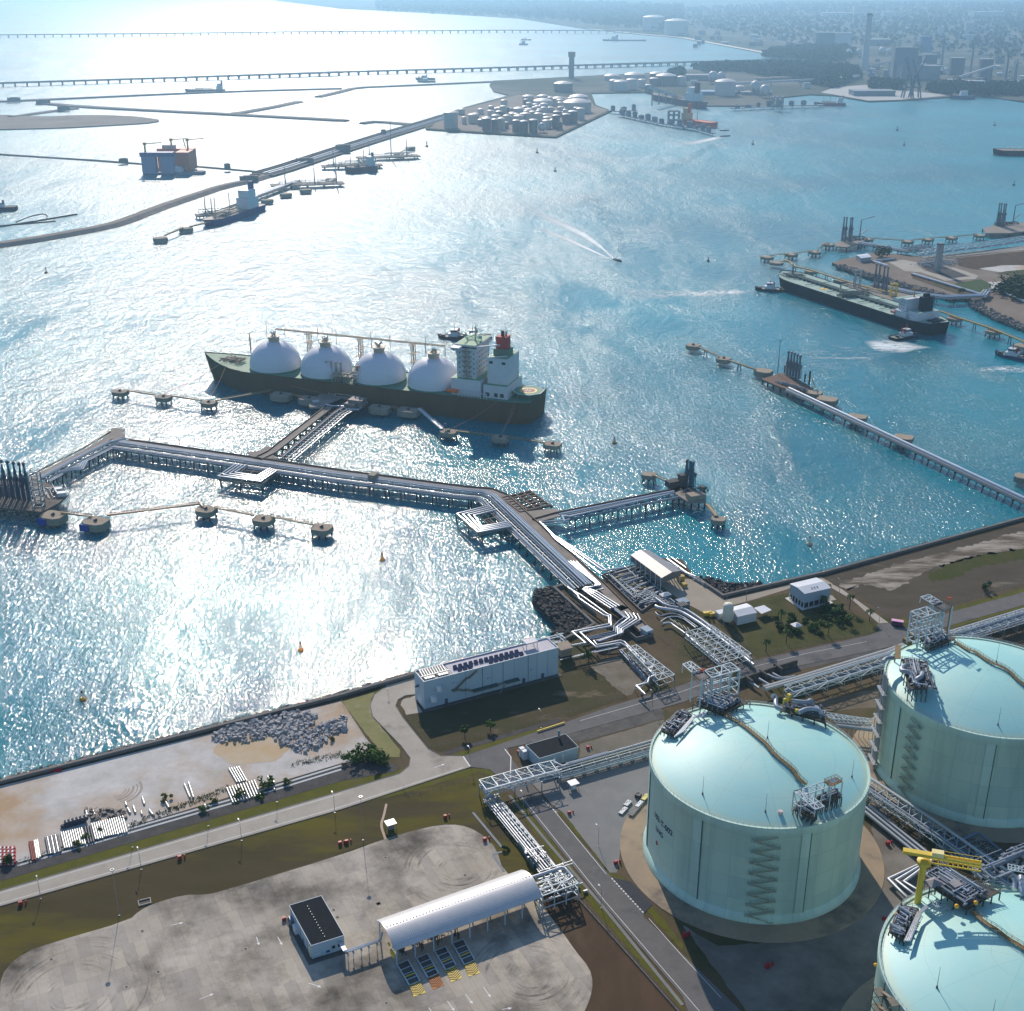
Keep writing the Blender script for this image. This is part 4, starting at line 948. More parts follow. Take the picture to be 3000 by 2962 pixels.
def mark_c(fn, x, y): return fn(x, y, 2.2)
g1 = 'mooring dolphins of the near left berth'
names1 = ['hexagonal dolphin with blue fender tucked against the left berth platform', 'hexagonal dolphin with blue fender second along from the left berth', 'concrete dolphin where the near catwalk bends, between two catwalk spans', 'concrete dolphin next to last on the near catwalk', 'concrete dolphin at the free end of the near catwalk']
for (x, y), nm, fe in zip(((300,1368),(540,1402),(1165,1335),(1490,1388),(1820,1438)), names1, (1,1,0,0,0)):
    dolphin(zD(x, y, 2.4), 15 if fe else 12.5, 12.5 if fe else 11, -.33, 5.0 if fe else 3.4, 2.4, True, bool(fe), nm, g1)
cw = lambda fn, pts, z=3.4: poly(fn, pts, z)
catwalk(cw(zD, [(345,1352),(520,1375)]), 'short catwalk joining the two dolphins with blue fenders')
catwalk(cw(zD, [(605,1368),(1130,1303),(1150,1320)]), 'longest near catwalk rising to the middle dolphin')
catwalk(cw(zD, [(1215,1325),(1445,1368)]), 'near catwalk between the middle and next to last dolphins')
catwalk(cw(zD, [(1535,1375),(1775,1420)]), 'near catwalk reaching the last dolphin at its free end')
g2 = 'mooring dolphins of the gas carrier berth'
names2 = ['beige dolphin farthest off the carrier bow', 'beige dolphin second off the carrier bow', 'beige dolphin third off the carrier bow, where the catwalk turns to the ship', 'beige dolphin off the carrier stern with a blue ball on it', 'beige dolphin in the middle of the stern line', 'beige dolphin last of the stern line, farthest from the ship']
for (fn, x, y), nm in zip(((zD,678,668),(zD,925,698),(zD,1180,730),(zE,607,895),(zE,900,928),(zE,1195,965)), names2):
    dd_ = dolphin(fn(x, y, 2.4), 12.5, 10, -.35, 3.2, 2.4, True, False, nm, g2)
    if fn is zE and x == 607:
        b = MB(); b.ball(zE(588,862,6), 1.6, 10, 7); b.cyl(zE(588,872,3), zE(588,866,5), .3); b.build('navigation_ball', M("ball_blue", (.03,.1,.17)), dd_)
g3 = 'breasting blocks along the gas carrier'
for (fn, x, y), nm in zip(((zD,1590,685),(zD,1750,708),(zE,215,758),(zE,380,772)), ('breasting block nearest the carrier bow', 'breasting block tucked left of the loading platform', 'breasting block right of the loading platform', 'breasting block where the stern catwalk starts')):
    dolphin(fn(x, y, 2.6), 17, 12, -.35, 4.8, 2.6, False, False, 'long '+nm, g3)
catwalk(cw(zD, [(720,662),(880,688)]), 'catwalk between the two outermost bow dolphins')
catwalk(cw(zD, [(970,692),(1140,720)]), 'catwalk between second and third bow dolphins')
catwalk(cw(zD, [(1220,720),(1540,662)]), 'catwalk from the bow dolphins to the first breasting block')
catwalk(cw(zD, [(1650,685),(1705,702)]), 'short catwalk between the two bow side breasting blocks')
catwalk(cw(zE, [(285,755),(325,765)]), 'short catwalk between the two stern side breasting blocks')
catwalk(cw(zE, [(440,765),(570,880)]), 'steep looking catwalk from breasting block to the blue ball dolphin', 2.2, 1.2, clad_w)
catwalk(cw(zE, [(650,892),(860,918)]), 'catwalk between blue ball dolphin and middle stern dolphin')
catwalk(cw(zE, [(935,925),(1150,958)]), 'catwalk to the outermost stern dolphin')
g4 = 'dolphins of the small right berth'
dolphin(zV(1292,82,2.4), 10, 8, -.3, 3, 2.4, True, False, 'rusty dolphin left of the small berth head', g4, False)
dolphin(zV(1728,362,2.4), 9, 8, -.3, 3, 2.4, True, False, 'rusty dolphin at the tail of the small berth', g4, False)
catwalk(cw(zV, [(1315,85),(1400,125)]), 'catwalk from the small berth to its left dolphin', 1.6)
catwalk(cw(zV, [(1655,270),(1715,345)]), 'catwalk from the small berth to its tail dolphin', 2.6)

# ---- the second jetty on the right with one fat pipe
P_ = thing('pipeline_jetty', V3(zF(1300,1370), SEA), 'slender jetty with one fat silver pipe running to the right edge', 'jetty')
zj = frame(2200, 1040, 300/1932)
pj = [W(2308.7,1140.2,2), W(2655,1303,2), W(3000,1465,2), W(3300,1606,2)]
deck(P_, pj, 6.0, 0, 1.4, 1.2, steel_g); pipe(P_, shift(pj, .6, 2.9), 1.15); pipe(P_, shift(pj, -1.9, 2.3), .5, pipe_g)
for p, d in along(pj, 13.5, 12): pile_bent(P_, V3(p, 1), d, (-2.8, 2.8), .8, .25)
Q_ = thing('oil_berth', V3(zF(600,1000), SEA), 'rust coloured berth with thin grey loading arms in the right bay', 'berth')
pp = poly(zj, [(195,450),(480,370),(560,330),(850,440),(1180,620),(1020,690),(840,670),(700,650),(540,600)], 2)
mb = MB(); mb.prism(pp, .8, 2); mb.build('deck', M("rusty_deck", (.22,.14,.095), (.15,.11,.085), .3, .85, 0, 8), Q_)
for x, y in ((230,460),(320,500),(430,540),(560,610),(700,660),(860,690),(1000,700),(1080,660)): p = zj(x,y,1); mb = MB(); mb.cyl(V3(p,SEA-1.5), V3(p,1.2), .7, .7, 8); mb.build('pile', pile_m, Q_)
garm = M("grey_arm_paint", (.20,.22,.25), (.15,.165,.19), .4, .5)
for x, y in ((680,370),(735,385),(790,405),(845,430),(900,450)): loading_arm(Q_, zj(x, y, 2), 20, garm, GV*.2, 1.5)
ms = MB(); p = zj(500,360,2); ms.cyl(p, p+UP*30, .35, .2, 6); ms.bar(p+UP*29.5-GU*1.2, p+UP*29.5+GU*1.2, .5); ms.build('light_mast', pipe_b, Q_)
for x, y, h, m in ((635,340,7,brownp),(1015,510,7,brownp),(1095,560,12,M("dark_green", (.02,.05,.035)))): b = MB(); p = zj(x,y,2); b.cyl(p, p+UP*h, .8, .8, 8); b.build('crane_post', m, Q_)
jb = MB(); jb.bar(zj(1120,400,14), zj(1250,680,2.5), .5); jb.build('crane_jib', rail_m, Q_)
cm = MB(); clutter(cm, zj(560,560,2), (zj(1000,680,2)-zj(560,560,2)).normalized(), GV, 30, 12, 60, rr_); cm.build('pipework', steel_g, Q_)
g5 = 'concrete blocks along the pipeline jetty'
for x, y, sx, sy, nm in ((235,290,15,13,'left of the rusty berth'),(1190,700,13,11,'under the crane jib'),(1440,820,16,13,'just right of the rusty berth')): dolphin(zj(x,y,2.0), sx, sy, -.5, 4.5, 2.0, False, False, 'square concrete block '+nm, g5, False)
for x, y, nm in ((990,1195,'halfway down the pipeline jetty'),(1250,1312,'three quarters down the pipeline jetty')): dolphin(zF(x,y,2.0), 14, 11, -.5, 4.0, 2.0, False, False, 'square concrete block '+nm, g5, False)
dolphin(zI(1932,-10,2), 12, 10, -.5, 4, 2, False, False, 'square concrete block at the right edge of the bay', g5, False)
for x, y, nm in ((60,793,'at the free end of the bay catwalk'),(232,868,'second along the bay catwalk')): dolphin(zF(x,y,2.0), 12, 11, -.5, 4.0, 2.0, False, False, 'round topped concrete dolphin '+nm, 'dolphins off the rusty berth')
catwalk(cw(zF, [(95,805),(205,855)]), 'ochre catwalk to the outermost bay dolphin', 1.6, 1.2, None, [zF(130,822,2.8)])
catwalk(cw(zF, [(265,880),(415,930)]), 'ochre catwalk from bay dolphin to the square block', 1.6, 1.2, None, [zF(322,900,2.8)])

# ---- the tanker berth and the berths beyond it
g6 = 'dolphins of the tanker berths'
ny = ['outermost dolphin of the upper line', 'second dolphin of the upper line', 'third dolphin of the upper line', 'dolphin left of the nearer grey loading arms', 'first dolphin between the two far berths', 'second dolphin between the two far berths', 'third dolphin between the two far berths', 'dolphin just left of the far berth', 'broad dolphin off the tanker bow', 'dolphin half hidden behind the tanker fore deck', 'dolphin behind the middle of the tanker', 'first dolphin off the tanker stern', 'second dolphin off the tanker stern', 'dolphin at the right edge past the stern tug', 'brown dolphin right of the nearer grey loading arms']
for (x, y), nm in zip(((477,293),(613,278),(746,264),(822,222),(1272,205),(1387,193),(1521,184),(1677,170),(530,325),(725,373),(893,428),(1540,640),(1757,712),(1925,795),(1045,192)), ny):
    dolphin(zF(x, y, 2.0), 15 if y in (293,278,264,222,325) else 14, 12, -.9, 3.0, 2.0, y not in (325,), False, 'yellowish '+nm, g6, False)
yel = M("catwalk_yellow", (.42,.29,.08), (.36,.25,.07), .5, .6)
catwalk(cw(zF, [(495,285),(600,276)]), 'thin far catwalk between first and second upper dolphins'); catwalk(cw(zF, [(630,274),(735,260)]), 'thin far catwalk between second and third upper dolphins'); catwalk(cw(zF, [(760,258),(800,222),(830,215)]), 'thin far catwalk stepping up towards the nearer grey arms')
catwalk(cw(zF, [(1060,188),(1255,200)]), 'thin far catwalk right of the nearer grey arms'); catwalk(cw(zF, [(1290,200),(1375,190)]), 'thin far catwalk on the long line, first gap'); catwalk(cw(zF, [(1400,188),(1508,180)]), 'thin far catwalk on the long line, second gap'); catwalk(cw(zF, [(1535,180),(1665,165)]), 'thin far catwalk on the long line, third gap')
catwalk(cw(zF, [(555,318),(575,312),(605,320),(640,348),(725,366),(893,420),(1010,455),(1150,490)], 5), 'yellow catwalk bending behind the tanker fore deck', 2.6, 1.5, yel, [zF(635,345,4),(zF(815,398,4))])
catwalk(cw(zF, [(1462,600),(1540,630),(1757,700),(1932,772),(2100,840)], 4), 'yellow catwalk running right from the tanker stern', 2.4, 1.5, yel, [zF(1655,668,3.5), zF(1855,745,3.5)])
def far_berth(fn, pp, arms, label, post):
    T_ = thing('far_berth', V3(fn(*pp[0]), SEA), label, 'berth', 'berths on the far peninsula'); mb = MB(); mb.prism(poly(fn, pp, 2), .5, 2); mb.build('deck', deck_m, T_)
    for x, y in pp: p = fn(x, y, 1); mb = MB(); mb.cyl(V3(p,SEA-1.5), V3(p,1), .8, .8, 7); mb.build('pile', pile_m, T_)
    for x, y in arms: loading_arm(T_, fn(x, y, 2), 30, garm, GV*.2, 2)
    mb = MB(); p = fn(*post, 2); mb.cyl(p, p+UP*26, .9, .6, 7); mb.bar(p+UP*26, p+UP*29+GU*22, .8); mb.bar(p+UP*8, p+UP*13+GU*12, .9); mb.build('derrick', garm, T_)
    cm = MB(); a = fn(*arms[0], 2); clutter(cm, a-GU*4-GV*6, GU, GV, 44, 12, 40, rr_, .5, 4, .6); cm.build('pipework', steel_d, T_)
far_berth(zF, [(858,215),(900,205),(1000,190),(1045,195),(1000,215),(930,240),(870,235)], [(903,205),(918,206),(940,208),(950,208)], 'far berth with grey loading arms and derrick above the sand spit', (1000,200))
far_berth(zF, [(1700,135),(1760,115),(1860,100),(1932,100),(1990,105),(1932,150),(1850,160),(1720,160)], [(1778,118),(1790,120),(1805,122),(1815,122)], 'far berth with grey loading arms at the right edge', (1868,112))
t_ = thing('tanker_berth', V3(zF(1150,520), SEA), 'berth platform with hazy grey loading arms hidden behind the tanker', 'berth', None)
mb = MB(); mb.prism(poly(zF, [(900,440),(1010,450),(1300,505),(1350,530),(1180,540),(1000,500)], 2), .8, 2); mb.build('deck', deck_m, t_)
for x, y in ((1085,470),(1105,475),(1130,485),(1150,490)): loading_arm(t_, zF(x,y,2), 26, garm, GV*.2, 2)
for x, y, h in ((985,470,20),(1190,520,14)): b = MB(); p = zF(x,y,2); steel_box(b, [p+Vector((a,c,0)) for a,c in ((-3,-3),(3,-3),(3,3),(-3,3))], 2, 2+h, 1, 1, .6, 3); b.build('gangway_tower', steel_g if h == 20 else yellow_m, t_)
tr = thing('pipe_trestle', V3(zF(1600,530), SEA), 'pipe trestle on thick piles linking tanker berth and peninsula', 'trestle')
pts = [zF(1080,450,3), zF(1300,500,3), zF(1480,525,3), zF(1700,515,3), zF(1720,490,3)]
deck(tr, pts, 9, 0, 3, 1.2, steel_g)
for o in (-3, 0, 3): pipe(tr, shift(pts, o, 4.2), .7)
for p, d in along(pts, 18, 6): pile_bent(tr, p, d, (-3.5, 3.5), 2)
tr = thing('pipe_trestle', V3(zF(1200,240), SEA), 'pipe trestle from the nearer grey arms to the sand spit', 'trestle')
pts = [zF(1000,215,3), zF(1280,265,3)]; deck(tr, pts, 9, 0, 3, 1.2, steel_g)
for o in (-2.5, 1.5): pipe(tr, shift(pts, o, 4.2), .8)
for p, d in along(pts, 18, 6): pile_bent(tr, p, d, (-3.5, 3.5), 2)
# ================================================================= ships
hull_dk = M("hull_dark", (.125,.078,.032), (.15,.098,.045), .05, .75, 0, 8, stretch=(0,1,1,.2))
hull_bk = M("hull_black", (.008,.010,.018), (.014,.017,.025), .05, .75)
shipgreen = M("ship_deck_green", (.10,.24,.15), (.15,.28,.18), .15, .7, 0, 7)
palegreen = M("ship_deck_pale", (.30,.44,.36), (.24,.37,.31), .12, .7, 0, 7, c3=(.17,.27,.24), scale3=.08, lo3=.58, hi3=.7)
shipwhite = M("ship_white", (.70,.70,.71), (.62,.62,.63), .1, .5)
sphere_m = M("tank_cover_white", (.74,.74,.78), (.70,.70,.74), .03, .5, 0, 4)
beige_m = M("ship_gear_beige", (.50,.42,.30), (.42,.35,.25), .5, .6)
boot_m = M("boot_red", (.24,.035,.02), (.18,.03,.02), .3, .6)
class Ship:
    """local frame: a runs from the bow towards the stern, c across, z up"""
    def __init__(s, org, ang): s.o = V3(org, 0); s.d = Vector((cos(ang), sin(ang), 0)); s.n = Vector((-sin(ang), cos(ang), 0)); s.ang = ang; s.k = 1.0
    def __call__(s, a, c, z): return s.o+s.d*a*s.k+s.n*c+UP*z
def hull(T_, S, L, B, zd, bow_rise=3.0, m=None, dm=None, boot=None, n=22, bowlen=.22, sternlen=.1, keel=SEA-1.2, transom=.75):
    """loft of stations; S has its origin amidships on the bow tip line"""
    def half(t, wl):
        f = 1.0
        if t < bowlen: q = t/bowlen; f = (1-(1-q)**(2.2 if not wl else 1.5)) if not wl else max(0, 1-(1-max(0, (q-.12)/.88))**1.6)
        if t > 1-sternlen: q = (t-(1-sternlen))/sternlen; f = 1-(1-transom)*q*q if not wl else 1-(1-transom*.72)*q*q
        return f*B/2
    ts = [0, .012, .03, .055, .085, .12, .16, .2]+[.25+.65*i/8 for i in range(8)]+[.91, .94, .97, 1]
    top, mid, bot = [], [], []
    for t in ts:
        z = zd+bow_rise*max(0, 1-t/.16)**1.5
        top.append((t, half(t, False)+.02, z)); bot.append((t+.022*max(0, 1-t/.1)*0+(.025 if t < .03 else .02 if t < .06 else 0)*1, half(t, True)+.02, keel))
    mb = MB(); n_ = len(ts); vs = []
    for sgn in (-1, 1):
        for (t, h, z) in top: vs.append(S(t*L, sgn*h, z))
        for (t, h, z) in top:
            b = bot[[q[0] for q in top].index(t)]; vs.append(S((t*.5+b[0]*.5)*L, sgn*(h*.45+b[1]*.55), z*.4+keel*.6))
        for (t, h, z) in bot: vs.append(S(t*L, sgn*h, z))
    fs = []
    for k, sg in ((0, 0), (3*n_, 1)):
        for r in (0, 1):
            for i in range(n_-1):
                q = (k+r*n_+i, k+r*n_+i+1, k+(r+1)*n_+i+1, k+(r+1)*n_+i); fs.append(q if sg == 0 else q[::-1])
    e = n_-1
    fs += [(e, 3*n_+e, 4*n_+e, n_+e), (n_+e, 4*n_+e, 5*n_+e, 2*n_+e)]
    mb.add(vs, fs, False); ho = mb.build('hull', m or hull_dk, T_)
    dk = MB(); Lft = [S(t*L, -h+.25, z-.6) for t, h, z in top]; Rgt = [S(t*L, h-.25, z-.6) for t, h, z in top]
    dk.add(Lft+Rgt, [(i, n_+i, n_+i+1, i+1)[::-1] for i in range(n_-1)]); dk.build('deck', dm or shipgreen, T_)
    return top
def win(S, m, par, *r): q = MB(); sbox(q, S, *r); q.build('window', m, par)
def sbox(mb, S, a0, a1, c0, c1, z0, z1): return mb.hexa([S(a0,c0,z0),S(a1,c0,z0),S(a1,c1,z0),S(a0,c1,z0)], [S(a0,c0,z1),S(a1,c0,z1),S(a1,c1,z1),S(a0,c1,z1)])

# ---- the gas carrier: bow to the left, four domes
n0, n1 = zP(330,250,14), zP(1640,400,14); dd = (n1-n0).normalized(); ang = atan2(dd.y, dd.x)
nn_ = Vector((-dd.y, dd.x, 0)); org = n0-dd*60+nn_*23
G_ = thing('gas_carrier', V3(org+dd*150, SEA), 'dark hulled gas carrier with four white domes moored in the middle of the bay', 'ship')
S = Ship(org, ang)
hull(G_, S, 305, 46, 14, 6.0, hull_dk, shipgreen, bowlen=.2, sternlen=.06, transom=.86)
rs_ = random.Random(5); S = Ship(org+dd*11.5, ang)
for i, a in enumerate((58, 106.5, 155.5, 204)):
    c = S(a, 0, 0); mb = MB(); R_s = 21.5
    prof = [(R_s, 13.2), (R_s, 17)]+[(R_s*cos(radians(q)), 17+R_s*.93*sin(radians(q))) for q in range(8, 91, 8)]+[(.01, 17+R_s*.93)]
    mb.lathe(c, prof, 64); d_ = mb.build('tank_dome', sphere_m, G_)
    tp = MB(); c = c-UP*3.6; tp.cyl(c+UP*40, c+UP*44, 4.6, 4.6, 10); tp.cyl(c+UP*44, c+UP*44.4, 6, 6, 10)
    for k in range(6): tp.cyl(c+Vector((rs_.uniform(-3,3), rs_.uniform(-3,3), 44)), c+Vector((rs_.uniform(-3,3), rs_.uniform(-3,3), 47+rs_.uniform(0,1.5))), .5, .5, 6)
    tp.cyl(S(a-8,3,38), S(a-8,3,52), .35, .25, 6); tp.cyl(S(a+9,3,38), S(a+9,3,50), .3, .2, 6); tp.build('dome_platform', beige_m, d_); c = c+UP*3.6
    sk = MB(); sk.lathe(c, [(R_s+.5, 13.5), (R_s+.5, 14.6), (R_s, 14.6)], 48); sk.build('skirt_band', shipgreen, d_)
cw_ = MB()
for c in (13, 15.5):
    cw_.bar(S(52,c,42.5), S(208,c,42.5), .35, .7)
for i in range(40): a = 52+i*4; cw_.bar(S(a,13,42.5), S(a,15.5,42.5), .25); cw_.bar(S(a,13,42.5), S(a,13,43.8), .15)
cw_.bar(S(52,13,43.8), S(208,13,43.8), .15)
for a in (83, 131, 179, 84.5, 132.5, 180.5):
    for c in (12, 17): cw_.bar(S(a,c,14), S(a,c,42.5), .7)
for a in (83, 131, 179):
    for z in (20, 27, 34, 41): cw_.bar(S(a-2,11,z), S(a+4,18,z), .4); sbox(cw_, S, a-2, a+4, 11, 18, z-.2, z)
cw_.build('pipe_gantry', beige_m, G_)
mf = MB(); clutter(mf, S(120,-22,14), S.d, S.n, 24, 9, 60, rs_, .5, 7, .6); sbox(mf, S, 122, 140, -22, -17, 19, 19.5); mf.build('manifold', beige_m, G_)
fd = MB(); clutter(fd, S(4,-9,15.6), S.d, S.n, 24, 18, 46, rs_, .3, 1.2, .4); fd.build('mooring_winch', M("winch_brown", (.14,.10,.07)), G_)
fm = MB(); p = S(35,0,14); fm.cyl(p, p+UP*27, .7, .4, 8); fm.bar(p+UP*22-S.n*3, p+UP*22+S.n*3, .5); fm.bar(p+UP*17-S.n*2, p+UP*17+S.n*2, .4); fm.build('foremast', brownp, G_)
S = Ship(org+dd*14, ang); hs = MB(); sbox(hs, S, 224, 249, -18, 18, 13.5, 27); sbox(hs, S, 228, 244, -15, 15, 27, 50); sbox(hs, S, 226.5, 245, -15.5, 15.5, 50, 54)
hs.hexa([S(227,-21,50.5),S(233,-21,50.5),S(233,21,50.5),S(227,21,50.5)], [S(226,-23,53.4),S(233,-23,53.4),S(233,23,53.4),S(226,23,53.4)])
for c in (-20,): hs.bar(S(230,c,50.5), S(230,-15,36), .8)
sbox(hs, S, 251, 271, -17, 17, 13.5, 24); sbox(hs, S, 253, 270, -13, 13, 24, 45)
ho = hs.build('superstructure', shipwhite, G_)
gr = MB(); sbox(gr, S, 224.5, 248.7, -17.7, 17.7, 27.02, 27.2); sbox(gr, S, 227, 244.6, -15.2, 15.2, 54.02, 54.2); sbox(gr, S, 251.3, 270.7, -16.7, 16.7, 24.02, 24.2); sbox(gr, S, 253.3, 269.7, -12.7, 12.7, 45.02, 45.25)
gr.build('green_deck_panel', M("ship_green_bright", (.20,.36,.2), (.25,.42,.24)), ho)
for z in (31, 35, 39, 43, 47):
    for a in (230, 234, 238, 242): win(S, glass_m, ho, a, a+.9, -15.1, -14.9, z, z+1)
    for c in range(-12, 13, 4): win(S, glass_m, ho, 243.95, 244.1, c, c+1.2, z, z+1)
win(S, glass_m, ho, 226.2, 226.4, -22, 22, 51.6, 52.9); win(S, glass_m, ho, 227, 245.1, -15.7, -15.55, 51.6, 52.9)
for a in (253, 260, 265): win(S, glass_m, ho, a, a+3, -17.15, -16.95, 15, 18)
for a, z in ((254.5,42.5),(265,42.5)): win(S, glass_m, ho, a, a+3, -13.15, -12.95, z-2, z)
ls = MB()
for i, z in enumerate((29, 33, 37, 41, 45, 49)): sbox(ls, S, 233, 241, -17.6, -15.1, z, z+.25); ls.bar(S(233 if i % 2 else 241, -16.5, z), S(241 if i % 2 else 233, -16.5, z+4), .8, .3); ls.bar(S(233,-17.5,z+1.2), S(241,-17.5,z+1.2), .15)
ls.bar(S(236,-15.3,27), S(236,-15.3,52), .7); ls.build('outside_stair', beige_m, ho)
gt = MB()
for i in range(9): gt.bar(S(230+rs_.uniform(-2,12), rs_.uniform(-10,10), 54), S(230+rs_.uniform(-2,12), rs_.uniform(-10,10), 59+rs_.uniform(0,4)), .4)
p = S(238,0,54); gt.cyl(p, p+UP*12, .8, .4, 8); gt.bar(p+UP*8-S.n*4, p+UP*8+S.n*4, .5); gt.ball(p+S.d*4+UP*3, 1.6, 8, 6); gt.build('radar_mast', M("mast_green", (.35,.5,.4)), ho)
fu = MB(); sbox(fu, S, 257, 266, -4.5, 4.5, 50.5, 60); fu.build('funnel', M("funnel_red", (.50,.055,.04), (.42,.05,.035)), ho)
fb = MB(); sbox(fb, S, 255.5, 267.5, -6, 6, 45, 50.5); fb.build('funnel_base', M("funnel_base_green", (.14,.2,.14)), ho)
fp = MB(); fp.cyl(S(261,0,60), S(261,0,64), 1.5, 1.4, 8); fp.cyl(S(263,2,60), S(263,2,63), .8, .8, 8); fp.build('exhaust_pipe', pile_m, ho)
bm = MB()
for a0, z0, a1, z1 in ((243,44,268,46.5),(243,53,262,55)): bm.bar(S(a0,-15.5,z0), S(a1,-9,z1), .8, .9)
bm.bar(S(243,-15.5,40), S(254,-13,40), .5); bm.build('deck_crane', shipwhite, ho)
lb = MB(); lb.tube([S(221,-19.5,17), S(222,-19.5,17), S(229,-19.5,17), S(230.5,-19.5,17)], 1.5, 8); lb.build('lifeboat', M("lifeboat_orange", (.85,.16,.03)), G_)
pf = MB()
for i in range(10): a = 232+i*2.6; pf.bar(S(a,-22,13.6), S(a,-22,18), .4)
pf.bar(S(232,-22,18), S(256,-22,18), .5); pf.build('stern_frame', shipwhite, G_)
hp_ = MB(); hc = S(283,-1,17.2); oc = [hc+S.d*(12.5*cos(pi/8+i*pi/4))+S.n*(12.5*sin(pi/8+i*pi/4)) for i in range(8)]; hp_.prism(oc, 17.2, 17.9)
for p in oc: hp_.bar(V3(p,17.2), V3(p,13.6), .4)
hpo = hp_.build('helideck', shipgreen, G_)
def ring(mb, c, r0, r1, z, n=40): mb.lathe(V3(c, z), [(r1, 0), (r0, 0)], n, smooth=False)
q = MB(); ring(q, hc, 5.4, 6.9, 17.94); q.build('landing_ring', yellow_m, hpo)
q = MB(); ring(q, hc, .01, 5.4, 17.93); q.build('landing_disc', M("disc_red", (.32,.12,.08)), hpo)
q = MB()
for s in (-1.3, 1.3): q.bar(hc+S.d*s+UP*.78-S.n*2.6, hc+S.d*s+UP*.78+S.n*2.6, .75, .05)
q.bar(hc-S.d*1.3+UP*.78, hc+S.d*1.3+UP*.78, .75, .05); q.build('landing_letter', white_paint, hpo)
q = MB()
for i in range(8): q.bar(V3(oc[i],18), V3(oc[(i+1)%8],18), .5, .25)
q.build('deck_edge', white_paint, hpo)
for i, (a, c, z, t) in enumerate(((12,-8,17,zD(925,690,3.5)),(16,-12,16.5,zD(1180,722,3.5)),(266,-20,13.6,zE(610,888,3.5)),(278,-19,13.6,zE(900,920,3.5)),(280,-19,13.6,zE(905,922,3.5)),(30,-20,14,zE(-60,690,3.5)))):
    mb = MB(); p = S(a,c,z); mb.tube([p, (p+t)/2-UP*1.6, t], .14, 5); tag(mb.build('mooring_line', M("mooring_rope", (.42,.2,.14)) if i == 0 else MAT["mooring_rope"]), ('orange mooring rope from the carrier bow to the second dolphin','orange mooring rope from the carrier bow to the third dolphin','orange mooring rope from the carrier stern to the blue ball dolphin','orange mooring rope of a pair from stern to middle dolphin','second orange mooring rope of the stern pair, nearer the helideck','orange mooring rope from carrier bow flank to the breasting block')[i], 'rope', 'mooring ropes of the gas carrier')

# ---- the crude tanker on the right
a_, b_ = zF(620,440,8), zF(1270,650,8); dd = (b_-a_).normalized(); ang = atan2(dd.y, dd.x); nn_ = Vector((-dd.y, dd.x, 0))
org = a_-dd*45+nn_*21
K2 = thing('oil_tanker', V3(org+dd*135, SEA), 'black hulled oil tanker with pale green deck and white bridge at its stern', 'ship')
S = Ship(org, ang)
S.k = .905; hull(K2, S, 274, 42, 8, 3.0, hull_bk, palegreen, bowlen=.12, sternlen=.12, transom=.55)
sw = MB(); sbox(sw, S, 222, 240, -17, 17, 7.4, 13); sbox(sw, S, 224, 236, -14, 14, 13, 25); sbox(sw, S, 223, 230, -20, 20, 22, 25); sbox(sw, S, 240, 256, -14, 14, 7.4, 15); sw.cyl(S(250,-13,7.4), S(250,-13,11), 5, 5, 14)
so_ = sw.build('superstructure', shipwhite, K2)
q = MB(); sbox(q, S, 223.4, 229.6, -19.6, 19.6, 25.02, 25.2); sbox(q, S, 240.4, 255.6, -13.6, 13.6, 15.02, 15.2); q.build('green_deck_panel', palegreen, so_)
q = MB(); sbox(q, S, 245, 253, -6, 6, 15.2, 29); sbox(q, S, 246.5, 250, -3, 3, 29, 32); q.build('funnel', hull_bk, so_)
for z in (15, 18, 21):
    for a in (226, 229, 232): win(S, glass_m, so_, a, a+1, -14.15, -13.95, z, z+1)
win(S, glass_m, so_, 222.85, 223.05, -18, 18, 23.2, 24.4)
q = MB(); p = S(230,0,25); q.cyl(p, p+UP*10, .8, .5, 8); q.bar(p+UP*8-S.n*5, p+UP*8+S.n*5, .6); q.build('radar_mast', M("mast_orange", (.5,.28,.08)), so_)
q = MB(); q.tube([S(218,-17,10), S(219,-17,10), S(224,-17,10)], 1.6, 8); q.build('lifeboat', M("lifeboat_faded", (.6,.2,.16)), K2)
q = MB()
for c in (-2.5, -1, .5, 2, 3.5): q.tube([S(30,c,9.6), S(216,c,9.6)], .45, 6)
for a in range(30, 216, 8): sbox(q, S, a, a+.6, -3.5, 4.5, 7.4, 9.2)
for a in (70, 110, 165, 200):
    for c0, c1 in ((-18, -3), (4, 18)): q.tube([S(a,c0,8.8), S(a,c1,8.8)], .35, 6)
q.build('deck_piping', M("deck_pipe_green", (.07,.12,.11)), K2)
q = MB(); clutter(q, S(126,-20,7.6), S.d, S.n, 16, 40, 110, rs_, .5, 3.5, .5); q.build('manifold', M("manifold_green", (.06,.10,.09)), K2)
q = MB()
for a, c in ((118,-6),(146,6)):
    p = S(a,c,7.6); q.cyl(p, p+UP*9, 1.0, .9, 8); q.bar(p+UP*9, p+UP*11+S.d*16+S.n*2, .9)
q.build('deck_crane', beige_m, K2)
q = MB(); clutter(q, S(8,-13,8.5), S.d, S.n, 26, 26, 60, rs_, .3, 1.6, .5); p = S(20,0,8); q.cyl(p, p+UP*14, .6, .4, 6); q.build('mooring_winch', M("winch_grey", (.07,.10,.10)), K2)
q = MB(); clutter(q, S(258,-9,7.6), S.d, S.n, 14, 18, 40, rs_, .3, 2, .5); q.build('stern_winch', M("winch_dark", (.02,.03,.035)), K2)
q = MB(); c = S(92,-8,7.5); ring(q, c, .01, 3.2, 7.62, 16)
for i in range(4): q.bar(c+UP*.14, c+UP*.14+Vector((cos(i*pi/2+.4), sin(i*pi/2+.4), 0))*5, 1.6, .03)
q.build('winching_mark', M("mark_yellow", (.8,.5,.04)), K2)

